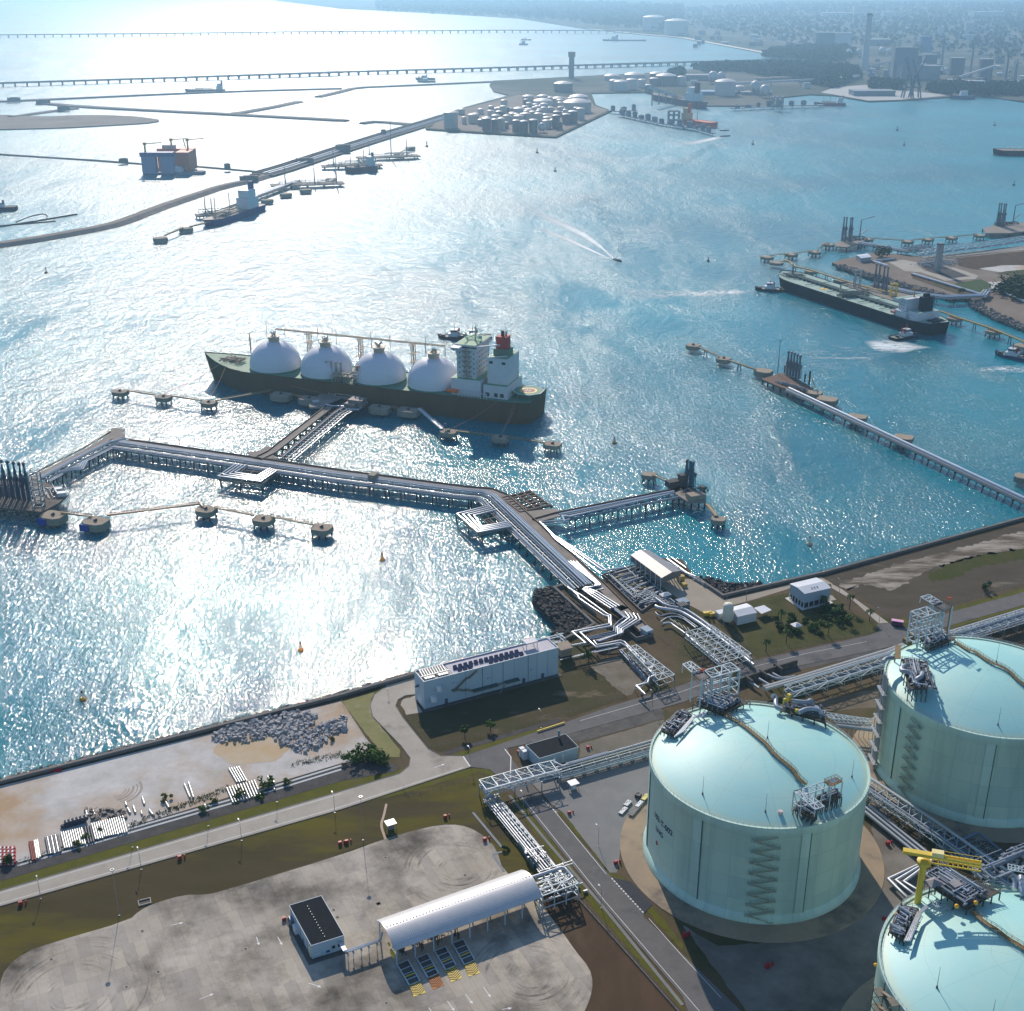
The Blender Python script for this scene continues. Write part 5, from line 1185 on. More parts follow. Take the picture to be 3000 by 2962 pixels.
# ---- tugs and small craft
def tug(org, ang, label, hm=None, L=30, B=10.5, mastm=None, group='harbour tugs'):
    S = Ship(org-Vector((cos(ang), sin(ang), 0))*(L/2), ang)
    T_ = thing('tugboat', V3(org, SEA), label, 'tugboat', group)
    hull(T_, S, L, B, SEA+2.6, 1.8, hm or hull_bk, M("tug_deck", (.16,.19,.15)) if "tug_deck" not in MAT else MAT["tug_deck"], bowlen=.35, sternlen=.2, keel=SEA-.6, transom=.8)
    q = MB(); z = SEA+2.2; sbox(q, S, L*.3, L*.62, -B*.33, B*.33, z, z+3); sbox(q, S, L*.36, L*.54, -B*.24, B*.24, z+3, z+6.5); o = q.build('wheelhouse', shipwhite, T_)
    q = MB(); sbox(q, S, L*.355, L*.545, -B*.245, B*.245, z+4.4, z+5.7); q.build('window', glass_m, o)
    q = MB(); p = S(L*.46, 0, z+6.5); q.cyl(p, p+UP*6, .45, .2, 6); q.bar(p+UP*3-S.n*1.6, p+UP*3+S.n*1.6, .25); q.cyl(S(L*.58,-2,z+3), S(L*.58,-2,z+7.5), .7, .7, 8); q.cyl(S(L*.58,2,z+3), S(L*.58,2,z+7.5), .7, .7, 8); q.build('mast', mastm or M("tug_red", (.32,.05,.03)) if "tug_red" not in MAT else (mastm or MAT["tug_red"]), T_)
    q = MB(); sbox(q, S, L*.1, L*.2, -2, 2, z, z+1.6); sbox(q, S, L*.75, L*.83, -1.5, 1.5, z, z+1.4); q.build('towing_winch', steel_d, T_)
    return T_
zt_ = frame(1300, 950, 350/1932)
tug(zt_(200,225,SEA), radians(-5), 'tug with tall white wheelhouse behind the gas carrier bridge', M("hull_brown", (.05,.032,.026)), 36, 12)
tug(zt_(490,230,SEA), radians(8), 'low tug with yellowish deck astern of the other behind the carrier', MAT["hull_brown"], 34, 12)
tug(zF(500,485,SEA), radians(170)+pi, 'tug pressing on the tanker bow with long foam behind', hull_bk, 36, 12)
tug(zF(1255,752,SEA), radians(30)+pi, 'tug at the tanker stern beside a swirl of foam', hull_bk, 34, 12)
tug(zF(1870,865,SEA), radians(-38), 'blue tug alone near the right edge', M("hull_blue", (.02,.05,.12)), 34, 13)
def speedboat(org, ang, label, L=12):
    S = Ship(org-Vector((cos(ang), sin(ang), 0))*(L/2), ang); T_ = thing('motor_boat', V3(org, SEA), label, 'boat', 'motor boats under way')
    hull(T_, S, L, 3.6, SEA+1.5, .8, hull_bk, shipwhite, bowlen=.4, sternlen=.1, keel=SEA-.3, transom=.9)
    q = MB(); sbox(q, S, L*.35, L*.65, -1.3, 1.3, SEA+1.2, SEA+3); q.build('cabin', shipwhite, T_)
speedboat(zB(1565,1476,SEA), radians(120), 'motor boat at the tip of the long white wake in mid bay', 17)
speedboat(zC(240,772,SEA), radians(200), 'small motor boat with a wake near the orange ship', 26)
speedboat(zC(236,740,SEA), radians(180), 'tiny boat just off the hazy jetty end', 22)

# ---- foam: thin broken sheets on the water
def foam_mat(name, dens, scale, stretch):
    m = bpy.data.materials.new(name); m.use_nodes = True; n, l = m.node_tree.nodes, m.node_tree.links; b = n['Principled BSDF']
    b.inputs['Base Color'].default_value = (.72,.80,.80,1); b.inputs['Roughness'].default_value = .7
    g = n.new('ShaderNodeTexCoord'); mp = n.new('ShaderNodeMapping'); mp.inputs['Rotation'].default_value = (0,0,stretch[0]); mp.inputs['Scale'].default_value = (stretch[1], stretch[2], 1); l.new(g.outputs['Object'], mp.inputs['Vector'])
    t = n.new('ShaderNodeTexNoise'); t.inputs['Scale'].default_value = scale; t.inputs['Detail'].default_value = 7; t.inputs['Roughness'].default_value = .68; t.inputs['Distortion'].default_value = 1.5; l.new(mp.outputs[0], t.inputs['Vector'])
    r = n.new('ShaderNodeMapRange'); r.inputs['From Min'].default_value = dens; r.inputs['From Max'].default_value = dens+.16; l.new(t.outputs['Fac'], r.inputs['Value'])
    uv = n.new('ShaderNodeUVMap'); sx = n.new('ShaderNodeSeparateXYZ'); l.new(uv.outputs[0], sx.inputs[0])
    k = n.new('ShaderNodeMath'); k.operation = 'MULTIPLY'; l.new(r.outputs[0], k.inputs[0]); l.new(sx.outputs[0], k.inputs[1]); l.new(k.outputs[0], b.inputs['Alpha'])
    return m
def foam_sheet(rows, m, z):
    """rows: [left point, right point] pairs along the wake; the sheet thins out towards its rim"""
    nj = 6; vs, fs, fade = [], [], []
    for i, (a, b) in enumerate(rows):
        for j in range(nj+1):
            t = j/nj; vs.append(V3(a*(1-t)+b*t, z)); e = min(1, 4*t*(1-t)+.0); k = min(1, (len(rows)-1-i)/(len(rows)*.4)) if True else 1
            fade.append((e if 0 < j < nj else 0)*min(1, k+.02)*(1 if i else 0))
    w = nj+1
    for i in range(len(rows)-1):
        for j in range(nj): fs.append((i*w+j, (i+1)*w+j, (i+1)*w+j+1, i*w+j+1))
    mb = MB(); mb.add(vs, fs); o = mb.build('foam', m); o.visible_shadow = True
    uv = o.data.uv_layers.new(name='UVMap')
    for p in o.data.polygons:
        for li in p.loop_indices: uv.data[li].uv = (fade[o.data.loops[li].vertex_index], 0)
    return tag(o, kind='stuff')
fm1 = foam_mat('foam_streak', .29, .06, (.6, .35, 1.2)); fm2 = foam_mat('foam_swirl', .42, .09, (0, 1, 1))
def rows(fn, pts): return [(fn(a, b, SEA), fn(c, d, SEA)) for a, b, c, d in pts]
foam_sheet(rows(zB, [(1570,1475,1588,1482),(1520,1440,1545,1470),(1460,1375,1480,1420),(1380,1310,1360,1345),(1280,1260,1240,1290),(1150,1200,1110,1230),(1000,1150,960,1180)]), fm1, SEA+.05)
foam_sheet(rows(zB, [(1560,1480,1575,1490),(1480,1440,1500,1462),(1380,1390,1380,1412),(1280,1340,1270,1365),(1180,1300,1160,1325),(1060,1250,1040,1280)]), fm1, SEA+.07)
foam_sheet(rows(zC, [(240,768,245,778),(170,775,180,795),(60,795,80,820),(-80,810,-60,830)]), fm1, SEA+.06)
foam_sheet(rows(zF, [(420,478,425,495),(300,478,310,510),(150,475,170,520),(0,480,20,525),(-200,470,-190,540),(-500,440,-480,560)]), fm2, SEA+.05)
foam_sheet(rows(zF, [(1020,770,1040,800),(1080,765,1090,830),(1160,760,1170,840),(1260,770,1250,842),(1330,790,1320,825),(1380,800,1375,815),(1420,806,1420,808)]), foam_mat('foam_wash', .34, .08, (.3, .6, 1.2)), SEA+.05)
foam_sheet(rows(zF, [(1240,800,1240,850),(1100,800,1080,880),(950,790,900,930),(800,770,720,940),(700,750,600,900)]), foam_mat('foam_thin', .52, .05, (.3, .4, 1.2)), SEA+.06)
foam_sheet(rows(zF, [(1640,930,1650,945),(1720,918,1730,945),(1800,908,1815,950),(1870,905,1890,952),(1950,910,1990,955),(2080,920,2100,945)]), MAT.get('x') or fm2, SEA+.05)
def ripples(fn, pts, label=None):
    """the comb of small waves thrown off beside a wake"""
    P = smooth([fn(x, y, SEA) for x, y in pts], 2, False); mb = MB()
    L = along(P, 9.5)
    for i, (p, d) in enumerate(L):
        n_ = Vector((-d.y, d.x, 0)).normalized(); w = 5+22*min(1, i/len(L)*2.0)
        a, b = p-n_*w*.5+d*w*.45, p+n_*w*.5-d*w*.1
        t = d*1.7; mb.add([V3(a-t,SEA-.02), V3(b-t,SEA-.02), V3(b,SEA+.34), V3(a,SEA+.34), V3(b+t,SEA-.02), V3(a+t,SEA-.02)], [(0,1,2,3),(3,2,4,5)], True)
    tag(mb.build('wake_ripples', sea_m), kind='stuff')
ripples(zB, [(1588,1450),(1580,1380),(1545,1290),(1500,1220),(1440,1150),(1390,1110)])
ripples(zC, [(225,790),(160,830),(80,870),(-20,930),(-120,970)])

# ---- buoys
buoy_y = M("buoy_yellow", (.62,.36,.04), (.5,.28,.03)); buoy_g = M("buoy_dark", (.03,.04,.04))
def buoy(p, s, label, m):
    s *= .85; p = V3(p, SEA); B_ = thing('buoy', p, label, 'buoy', 'buoys floating in the bay')
    q = MB(); q.lathe(p, [(.01,-.4),(1.5*s,-.3),(1.75*s,.5*s),(1.5*s,1.1*s),(.5*s,1.5*s)], 12); q.build('float', m, B_)
    q = MB()
    for i in range(4): a = i*pi/2+.4; q.bar(p+Vector((cos(a)*.8*s, sin(a)*.8*s, 1.2*s)), p+Vector((cos(a)*.3*s, sin(a)*.3*s, 4.6*s)), .2*s)
    q.build('tower', m, B_); q = MB(); q.cyl(p+UP*4.4*s, p+UP*5.6*s, .45*s, .35*s, 8); q.build('lantern', steel_d, B_)
for fn, x, y, s, lab, m in ((zG,470,872,1.15,'yellow buoy nearest the sea wall on the left',buoy_y),(zG,1703,592,1.1,'yellow buoy midway along the glittering water',buoy_y),(zH,232,80,1.1,'yellow buoy below the near trestle',buoy_y),(zE,1545,965,1.2,'dark topped buoy right of the stern dolphins',M("buoy_rust", (.35,.17,.05))),(zI,716,378,1.25,'buoy with dark tower and pale float off the right sea wall',M("buoy_pale", (.5,.42,.3))),(zF,144,320,1.3,'tiny dark buoy left of the upper dolphin line',buoy_g),(zC,1214,738,2.0,'tiny buoy under the far cranes',buoy_g),(zC,397,818,2.0,'tiny buoy right of the small motor boat',buoy_g),(zC,1253,823,1.8,'tiny buoy alone in the wide blue bay',buoy_g),(zC,1765,710,2.0,'tiny buoy near the far right shore',buoy_g),(zC,1874,1048,1.6,'tiny buoy above the far berth at the right edge',buoy_g),(zB,1108,866,2.0,'tiny buoy below the tank farm spit',buoy_g),(zB,1210,970,1.8,'tiny buoy in mid bay left of the wakes',buoy_g),(zB,484,830,2.2,'tiny buoy past the end of the hazy berths',buoy_g),(zA,262,1545,1.5,'small rusty buoy at the far left below the breakwater',buoy_g)):
    buoy(fn(x, y, SEA), s, lab, m)
# ================================================================= sea wall, armour rock
wallc = M("seawall_concrete", (.17,.165,.15), (.23,.22,.20), .3, .9, 0, 7)
def seawall(pts, label, h=1.6):
    T_ = thing('sea_wall', V3(pts[len(pts)//2], 0), label, 'wall', 'sea walls'); mb = MB(); mb.wall(pts, .9, -2.5, h, -.6); mb.build('wall_stem', wallc, T_)
    mb = MB(); mb.wall(pts, 1.5, h+.003, h+.22, -.7); mb.build('coping', curb_m, T_)
seawall([W(-900,2522.6), W(0,2294), zG(1932,850), zH(420,728), W(1640,1882)], 'long straight concrete sea wall on the left, in front of the glitter')
seawall([W(1640,1882), zS(440,688), zS(62,342), zS(220,295)], 'low concrete wall round the pipe yard behind dark rocks')
seawall([zS(1415,240), zS(1670,412), W(2233,1721), W(2414,1680), W(3000,1519), W(3900,1272)], 'concrete sea wall on the right, bent beside the quay apron')
def rocks(name, region, n, smin, smax, m, zf, seed=1, label=None):
    rd = random.Random(seed); mb = MB(); mb2 = []
    for _ in range(n):
        p = region(rd); s = (smin+(smax-smin)*rd.random()**2.2)*rd.uniform(.7, 1.25); z = zf(p)
        vs = []; 
        for dx in (-1, 1):
            for dy in (-1, 1):
                for dz in (-1, 1): vs.append(Vector((dx*rd.uniform(.45,1), dy*rd.uniform(.45,1), dz*rd.uniform(.4,.9)))*s*.62)
        a = rd.uniform(0, pi); ca, sa = cos(a), sin(a); t = rd.uniform(-.6,.6)
        vs = [Vector((v.x*ca-v.y*sa, v.x*sa+v.y*ca, v.z+v.x*t)) + Vector((p.x, p.y, z)) for v in vs]
        mb.add(vs, [(0,1,3,2),(4,6,7,5),(0,4,5,1),(2,3,7,6),(0,2,6,4),(1,5,7,3)])
    return tag(mb.build(name, m), kind='stuff')
def band(pts, w0, w1):
    L = [(Vector(a), Vector(b)) for a, b in zip(pts[:-1], pts[1:])]; tot = sum((b-a).length for a, b in L)
    def f(rd):
        k = rd.uniform(0, tot)
        for a, b in L:
            d = (b-a).length
            if k <= d: break
            k -= d
        dd = (b-a)/d; n_ = Vector((-dd.y, dd.x, 0)); p = a+dd*k+n_*rd.uniform(w0, w1); f.t = None; return p
    return f
def inpoly(p, q):
    c = False; n = len(q); j = n-1
    for i in range(n):
        if (q[i].y > p.y) != (q[j].y > p.y) and p.x < (q[j].x-q[i].x)*(p.y-q[i].y)/(q[j].y-q[i].y)+q[i].x: c = not c
        j = i
    return c
def area(q):
    xs = [p.x for p in q]; ys = [p.y for p in q]
    def f(rd):
        while True:
            p = Vector((rd.uniform(min(xs), max(xs)), rd.uniform(min(ys), max(ys)), 0))
            if inpoly(p, q): return p
    return f
swl = [W(-500,2421), W(0,2294), zG(1932,850), zH(420,728), W(1640,1882)]
def slope_z(line, w):
    def f(p):
        best = 1e9
        for a, b in zip(line[:-1], line[1:]):
            d = b-a; t = max(0, min(1, (p-a).dot(d)/d.dot(d))); best = min(best, (Vector((p.x,p.y,0))-V3(a+d*t,0)).length)
        return .6-(best/w)*5.0
    return f
def slab_slope(name, line, w, m, z0=.8):
    a = offset_line(line, .2); b = offset_line(line, w); mb = MB(); n = len(line)
    mb.add([V3(p, z0) for p in a]+[V3(p, SEA-.8) for p in b], [(i, i+1, n+i+1, n+i)[::-1] for i in range(n-1)]); tag(mb.build(name, m), kind='structure')
slab_slope('rock_slope', swl, 9, rock_m); rocks('armour_rock', band(swl, .5, 9), 2600, .8, 1.9, M("wall_rock", (.13,.115,.10), (.22,.20,.18), .6, .85), slope_z(swl, 9), 1)
swr = [W(2119,1747), W(2233,1721), W(2414,1680), W(3000,1519), W(3500,1382)]
slab_slope('rock_slope', swr, 8, drock_m); rocks('armour_rock', band(swr, .5, 8.5), 1500, .8, 1.8, M("right_rock", (.06,.057,.055), (.13,.12,.11), .6, .85), slope_z(swr, 8), 2)
bul = [zH(1190,222), zH(1100,252), zH(1083,292), zH(1110,335), zH(1150,375), zH(1200,420), zH(1217,472), zH(1175,515)]
bul_in = [zH(1190,222), zH(1285,290), zH(1410,440), zH(1330,500), zH(1235,525)]
bp = rough_edge(bul+bul_in[::-1][:-1], 4, 1.5, 2); mb = MB(); mb.prism(bp, SEA-1, -1.2); tag(mb.build('rock_bank', drock_m), kind='structure')
rocks('armour_rock', area(bul+bul_in[::-1]), 1500, 1.0, 2.4, drock_m, lambda p: rnd.uniform(-1.8, .3), 3)
br_ = [zI(100,555), zI(190,575), zI(238,592), zI(345,602), zI(450,582), zI(430,625), zI(240,665), zI(150,605)]
mb = MB(); mb.prism(br_, SEA-1, -1.5); tag(mb.build('rock_bank', drock_m), kind='structure'); rocks('armour_rock', area(br_), 700, 1.0, 2.2, drock_m, lambda p: rnd.uniform(-2, .4), 4)
heap = [zG(x,y) for x,y in ((1200,1080),(1290,1020),(1480,970),(1700,935),(1790,960),(1780,1010),(1690,1060),(1540,1070),(1440,1110),(1330,1120),(1215,1110))]
heap2 = [zG(x,y) for x,y in ((1540,1070),(1640,1020),(1720,1050),(1840,1010),(1960,960),(1960,1050),(1860,1080),(1850,1130),(1700,1175),(1640,1150),(1560,1110))]
rub = M("rubble", (.30,.30,.305), (.46,.455,.45), .7, .85)
rocks('rubble', area(heap), 760, .4, 1.9, rub, lambda p: rnd.uniform(.1, .9), 5); rocks('rubble', area(heap2), 560, .4, 1.8, rub, lambda p: rnd.uniform(.1, .7), 6)

# ================================================================= buildings
def wbox(mb, o, u, v, a0, a1, b0, b1, z0, z1):
    P = lambda a, b, z: V3(o+u*a+v*b, z)
    return mb.hexa([P(a0,b0,z0),P(a1,b0,z0),P(a1,b1,z0),P(a0,b1,z0)], [P(a0,b0,z1),P(a1,b0,z1),P(a1,b1,z1),P(a0,b1,z1)])
# long vaporiser hall by the sea wall
o = Vector((-41.4, 504.6, 0)); e = Vector((22.9, 537, 0)); u = (e-o).normalized(); v = Vector((-u.y, u.x, 0)); L = (e-o).length; Dp = 11.5; Hh = 15.2
B_ = thing('process_hall', o+u*L/2+v*Dp/2, 'long pale blue windowless hall with rows of roof vents at the sea wall', 'building')
w = MB(); wbox(w, o, u, v, 0, L, 0, Dp, 0, Hh-.9)
for a0, a1, b0, b1 in ((0, L, 0, .35), (0, L, Dp-.35, Dp), (0, .35, .35, Dp-.35), (L-.35, L, .35, Dp-.35)): wbox(w, o, u, v, a0, a1, b0, b1, Hh-.9, Hh)
w.build('wall', clad_m, B_)
r = MB(); wbox(r, o, u, v, 15.5, L-.36, .36, Dp-.36, Hh-.9, Hh-.6); rf = r.build('roof', M("lilac_roof", (.50,.48,.52), (.44,.42,.46), .15, .7), B_)
for i in range(13):
    for j in (0, 1):
        if j == 0 and i in (3, 4, 5) : continue
        a = 18.5+i*2.75+(1.2 if j == 0 else 0); b = 2.4 if j == 0 else 5.2; q = MB(); p = o+u*a+v*b
        q.hexa([V3(p+u*x+v*y, Hh-.6) for x, y in ((-.9,-.7),(.9,-.7),(.9,.7),(-.9,.7))], [V3(p+u*x+v*y, Hh+z) for x, y, z in ((-1.0,-.9,.2),(1.0,-.9,.2),(.9,.7,1.1),(-.9,.7,1.1))]); q.build('roof_vent', M("vent_blue", (.07,.08,.14)) if "vent_blue" not in MAT else MAT["vent_blue"], rf)
q = MB(); wbox(q, o, u, v, .4, 15, .4, Dp-.4, Hh-.9, Hh-.75); q.build('open_cell_floor', steel_d, B_)
q = MB()
for i in range(10): a = 1.8+i*1.3; q.bar(V3(o+u*a+v*5.2, Hh-.2), V3(o+u*(a+.4)+v*10.6, Hh+.2), .5, .5)
for a in (2, 9):
    for i in range(4): p = o+u*(a+i*1.3)+v*2.2; q.box(V3(p, Hh-.1), (1,1.8,1), atan2(u.y,u.x))
q.bar(V3(o+u*.5+v*4.6, Hh), V3(o+u*15+v*4.6, Hh), .4); q.build('cooling_coil', steel_g, B_)
q = MB(); wbox(q, o, u, v, 57, 63.5, 5.5, 10.5, Hh+2.6, Hh+3.0)
for a in (57.3, 63.2):
    for b in (5.8, 10.2): wbox(q, o, u, v, a-.15, a+.15, b-.15, b+.15, Hh-.6, Hh+2.6)
q.build('roof_canopy', M("canopy_white", (.62,.6,.6)), B_)
st = MB()
P = lambda x, y, z: V3(zT(x, y, z), z)
pts = [(27.5,14.6),(23,11.5),(21.5,11.5),(16,7.2)]
for (a0, z0), (a1, z1) in zip(pts[:-1], pts[1:]): st.bar(V3(o+u*a0-v*.8, z0), V3(o+u*a1-v*.8, z1), 1.1, .35); st.bar(V3(o+u*a0-v*1.3, z0+1.1), V3(o+u*a1-v*1.3, z1+1.1), .12)
wbox(st, o, u, v, 14, 17, -2.2, -.02, 6.9, 7.2)
pts = [(16,7.2),(20,5.4),(21.5,5.4),(24.5,4.0)]
for (a0, z0), (a1, z1) in zip(pts[:-1], pts[1:]): st.bar(V3(o+u*a0-v*1.1, z0), V3(o+u*a1-v*1.1, z1), 1.0, .3); st.bar(V3(o+u*a0-v*1.6, z0+1.1), V3(o+u*a1-v*1.6, z1+1.1), .12)
wbox(st, o, u, v, 24.5, 38, -2.8, -.02, 3.8, 4.1); wbox(st, o, u, v, 42, 49.5, -2.8, -.02, 3.8, 4.1); st.bar(V3(o+u*38-v*1.4, 4), V3(o+u*42-v*1.4, 4), 1, .2); st.bar(V3(o+u*41.5-v*2.8, 4), V3(o+u*37.5-v*3.6, .2), .5, .2)
st.build('outside_stair', M("stair_olive", (.22,.21,.13), (.17,.18,.13), .5, .8), B_)
q = MB(); wbox(q, o, u, v, 24.6, 37.9, -2.75, -.05, 4.12, 4.3); wbox(q, o, u, v, 42.1, 49.4, -2.75, -.05, 4.12, 4.3); q.build('gallery_grating', M("grate_teal", (.05,.09,.09)), B_)
for a, z, s in ((7.2, 9.6, 1.3), (4.4, 4.6, 1.6)): q = MB(); q.tube([V3(o+u*a, z+1.2), V3(o+u*a-v*1.4, z+1.0), V3(o+u*a-v*1.7, z-.4)], s, 10); q.build('intake_hood', clad_w, B_)
for a, z in ((15.5, 10.2), (33.5, 8.0), (57, 6.6)): q = MB(); wbox(q, o, u, v, a-.6, a+.6, -1.1, -.01, z, z+.7); q.build('wall_hood', clad_m, B_)
q = MB(); q.tube([V3(o+v*6.5-u*.1, 9.6), V3(o+v*6.5-u*1.8, 9.6)], .7, 10); q.build('exhaust_duct', pipe_b, B_)
for a in (30.5, 41.5, 55.2): q = MB(); q.bar(V3(o+u*a-v*.12, .3), V3(o+u*a-v*.12, Hh-.2), .2); q.build('downpipe', pipe_b, B_)
for a in (21.5, 35.5, 47.5, 60, 66): q = MB(); wbox(q, o, u, v, a, a+.12, -.05, -.01, .3, Hh-.3); q.build('cladding_joint', pipe_b, B_)
for a in (10.5, 52, 62.5): q = MB(); wbox(q, o, u, v, a, a+1.6, -.09, -.01, .3, 2.9); q.build('door', MAT["vent_blue"], B_)
q = MB(); wbox(q, o, u, v, -.09, -.01, 3, 7.2, .3, 4.6); q.build('roller_door', clad_w, B_)
q = MB(); wbox(q, o, u, v, -1.2, L+1, -2.6, -.01, .0, .3); q.build('plinth', dark_conc, B_)

def flat_block(label, q, z, name, wall, roof, over=.25, cat='building'):
    """block with a flat parapet roof: q = roof corners"""
    q = [V3(p, 0) for p in q]; T_ = thing(name, sum(q, Vector())/4, label, cat); w = MB(); w.prism(q, 0, z); w.build('wall', wall, T_)
    c = sum(q, Vector())/4; k = [c+(p-c)*.985 for p in q]; r = MB(); r.prism(k, z+.02, z+.16); r.build('roof', roof, T_)
    e = MB(); P4 = [c+(p-c)*1.012 for p in q]
    for a, b in zip(P4, P4[1:]+P4[:1]): e.bar(V3(a, z+.05), V3(b, z+.05), .16, .3)
    e.build('parapet', wall, T_); return T_
C_ = flat_block('pale blue hut with black flat roof on the big concrete yard', [zQ(315,1045,6.3), zQ(685,930,6.3), zQ(430,485,6.3), zQ(70,595,6.3)], 6.3, 'control_building', clad_m, black_roof)
qd = [V3(zQ(x,y,6.3),0) for x,y in ((315,1045),(685,930),(430,485),(70,595))]
fu = (qd[1]-qd[0]).normalized(); fv = (qd[3]-qd[0]).normalized()
q = MB(); wbox(q, qd[0], fu, fv, .6, 3.2, -.25, -.02, 1.6, 2.2); q.build('door_canopy', clad_w, C_)
q = MB(); wbox(q, qd[0], fu, fv, -.2, -.02, 1.0, 2.2, .1, 5.2); q.build('door', M("door_cream", (.62,.56,.32)), C_)
for b in (14, 18.5): q = MB(); wbox(q, qd[0], fu, fv, -1.3, -.02, b, b+2.6, .2, 3.4); q.build('air_conditioner', pipe_b if b > 15 else clad_w, C_)
q = MB(); wbox(q, qd[0], fu, fv, 5.2, 6.4, -.3, -.02, 1.2, 2.0); q.build('meter_box', M("meter_blue", (.03,.1,.3)), C_)
for a in (7.4, 9.6): q = MB(); wbox(q, qd[0], fu, fv, a, a+1.1, -.09, -.02, 2.0, 3.3); q.build('window', glass_m, C_)
q = MB(); wbox(q, qd[0], fu, fv, -.12, -.02, 8.2, 9.6, .1, 2.6); q.build('door', pipe_b, C_)
for b in (4.5, 11.5, 16.8, 21): q = MB(); wbox(q, qd[0], fu, fv, -.1, -.02, b, b+.14, .1, 6.1); q.build('downpipe', pipe_b, C_)
q = MB(); wbox(q, qd[0], fu, fv, -2, 12, -2.2, 24, .10, .3); q.build('plinth', dark_conc, C_)
q = MB()
for i in range(12): p = qd[0]+fu*5.6+fv*(2+i*1.6); q.box(V3(p, 6.6), (.25,.25,.5))
q.build('roof_vent', steel_g, C_)
D_ = flat_block('pale blue substation hut with black roof beside the road junction', [zT(1470,1555,6), zT(1908,1425,6), zT(1765,1280,6), zT(1318,1405,6)], 6, 'substation', clad_m, black_roof)
qs = [V3(zT(x,y,6),0) for x,y in ((1470,1555),(1908,1425),(1765,1280),(1318,1405))]; su_ = (qs[1]-qs[0]).normalized(); sv_ = (qs[3]-qs[0]).normalized()
for b in (9.5, 12): q = MB(); wbox(q, qs[0], su_, sv_, -2.4, -.3, b, b+1.9, 0, 4.4); q.build('transformer_cabinet', clad_w, D_)
for a in (3, 7, 11): q = MB(); wbox(q, qs[0], su_, sv_, a, a+1.3, -.1, -.02, .1, 4.8); q.build('wall_panel', clad_w, D_)
q = MB(); p = V3(zT(1690,1320,6.1), 6.1); q.cyl(p, p+UP*3, .5, .5, 8); q.ball(p+UP*3.3, .7, 8, 5); q.build('roof_cowl', steel_g, D_)

# truck loading canopy
n0_, n1_ = zK(300,1130,7.6), zK(1140,825,7.6); f0 = zK(190,948,8.6)
cu = (n1_-n0_).normalized(); cv = Vector((-cu.y, cu.x, 0)); cl = (n1_-n0_).length; cw_ = max(9, (f0-n0_).dot(cv))
Y_ = thing('loading_canopy', V3(n0_+cu*cl/2+cv*cw_/2, 0), 'long barrel-vaulted grey metal canopy over the tanker filling bays', 'canopy')
vm = M("vault_metal", (.66,.65,.64), (.60,.59,.58), .3, .36, .15)
n, l = vm.node_tree.nodes, vm.node_tree.links
tcx = n.new('ShaderNodeNewGeometry'); mpx = n.new('ShaderNodeMapping'); mpx.inputs['Rotation'].default_value = (0,0,-atan2(cu.y,cu.x)); l.new(tcx.outputs['Position'], mpx.inputs['Vector'])
wv = n.new('ShaderNodeTexWave'); wv.inputs['Scale'].default_value = .45; l.new(mpx.outputs[0], wv.inputs['Vector']); bpn = n.new('ShaderNodeBump'); bpn.inputs['Distance'].default_value = .045; bpn.inputs['Strength'].default_value = .7; l.new(wv.outputs['Fac'], bpn.inputs['Height']); l.new(bpn.outputs[0], n['Principled BSDF'].inputs['Normal'])
K_n = 18; prof = [(cw_*i/K_n, 7.6+3.3*(1-(2*i/K_n-1)**2)) for i in range(K_n+1)]; mb = MB(); vs = []
for a in (0, cl):
    for b, z in prof: vs.append(V3(V3(n0_,0)+cu*a+cv*b, z))
    for b, z in prof: vs.append(V3(V3(n0_,0)+cu*a+cv*b, z-.25))
m_ = K_n+1; fs = []
for i in range(K_n): fs += [(i, 2*m_+i, 2*m_+i+1, i+1)[::1], (m_+i, m_+i+1, 3*m_+i+1, 3*m_+i), (i, i+1, m_+i+1, m_+i), (2*m_+i, 3*m_+i, 3*m_+i+1, 2*m_+i+1)]
fs += [(0, m_, 3*m_, 2*m_), (K_n, 2*m_+K_n, 3*m_+K_n, m_+K_n)]
mb.add(vs, fs, False); mb.build('vault_roof', vm, Y_)
q = MB()
for i in range(46): p = V3(n0_,0)+cu*(1+i*(cl-2)/45)+cv*(cw_*.52); q.box(V3(p, 10.98), (.45,.45,.22), atan2(cu.y,cu.x))
q.build('ridge_vent', steel_g, Y_)
ncol = 9
for i in range(ncol):
    a = 1.0+(cl-2)*i/(ncol-1)
    for b in (.8, cw_-.8): q = MB(); p = V3(n0_,0)+cu*a+cv*b; q.bar(V3(p,.12), V3(p,7.9), .45); q.build('column', clad_m, Y_)
    q = MB(); 
    for j in range(6): b0, b1 = .8+(cw_-1.6)*j/6, .8+(cw_-1.6)*(j+1)/6; zf_ = lambda b: 7.2+3.2*(1-(2*b/cw_-1)**2); q.bar(V3(V3(n0_,0)+cu*a+cv*b0, zf_(b0)), V3(V3(n0_,0)+cu*a+cv*b1, zf_(b1)), .3)
    q.build('roof_rib', steel_g, Y_)
for i in range(4):
    q = MB(); a = 6.2+i*6.8; clutter(q, V3(n0_,.12)+cu*(a-2.2)+cv*2, cu, cv, 1.6, cw_-4, 12, rnd, .5, 5.5, .2); q.build('filling_skid', steel_d, Y_)
yb = MB(); p = V3(n0_,0)+cu*.4+cv*3; yb.box(V3(p,3.6), (.8,3,1.8), atan2(cu.y,cu.x)); yb.box(V3(p+cv*3, 5.4), (.5,1.2,.9), atan2(cu.y,cu.x)); yb.build('hazard_board', yellow_m, Y_)
blk = M("chevron_black", (.02,.02,.018))
org_m = M("ramp_orange", (.60,.20,.025), (.5,.16,.02))
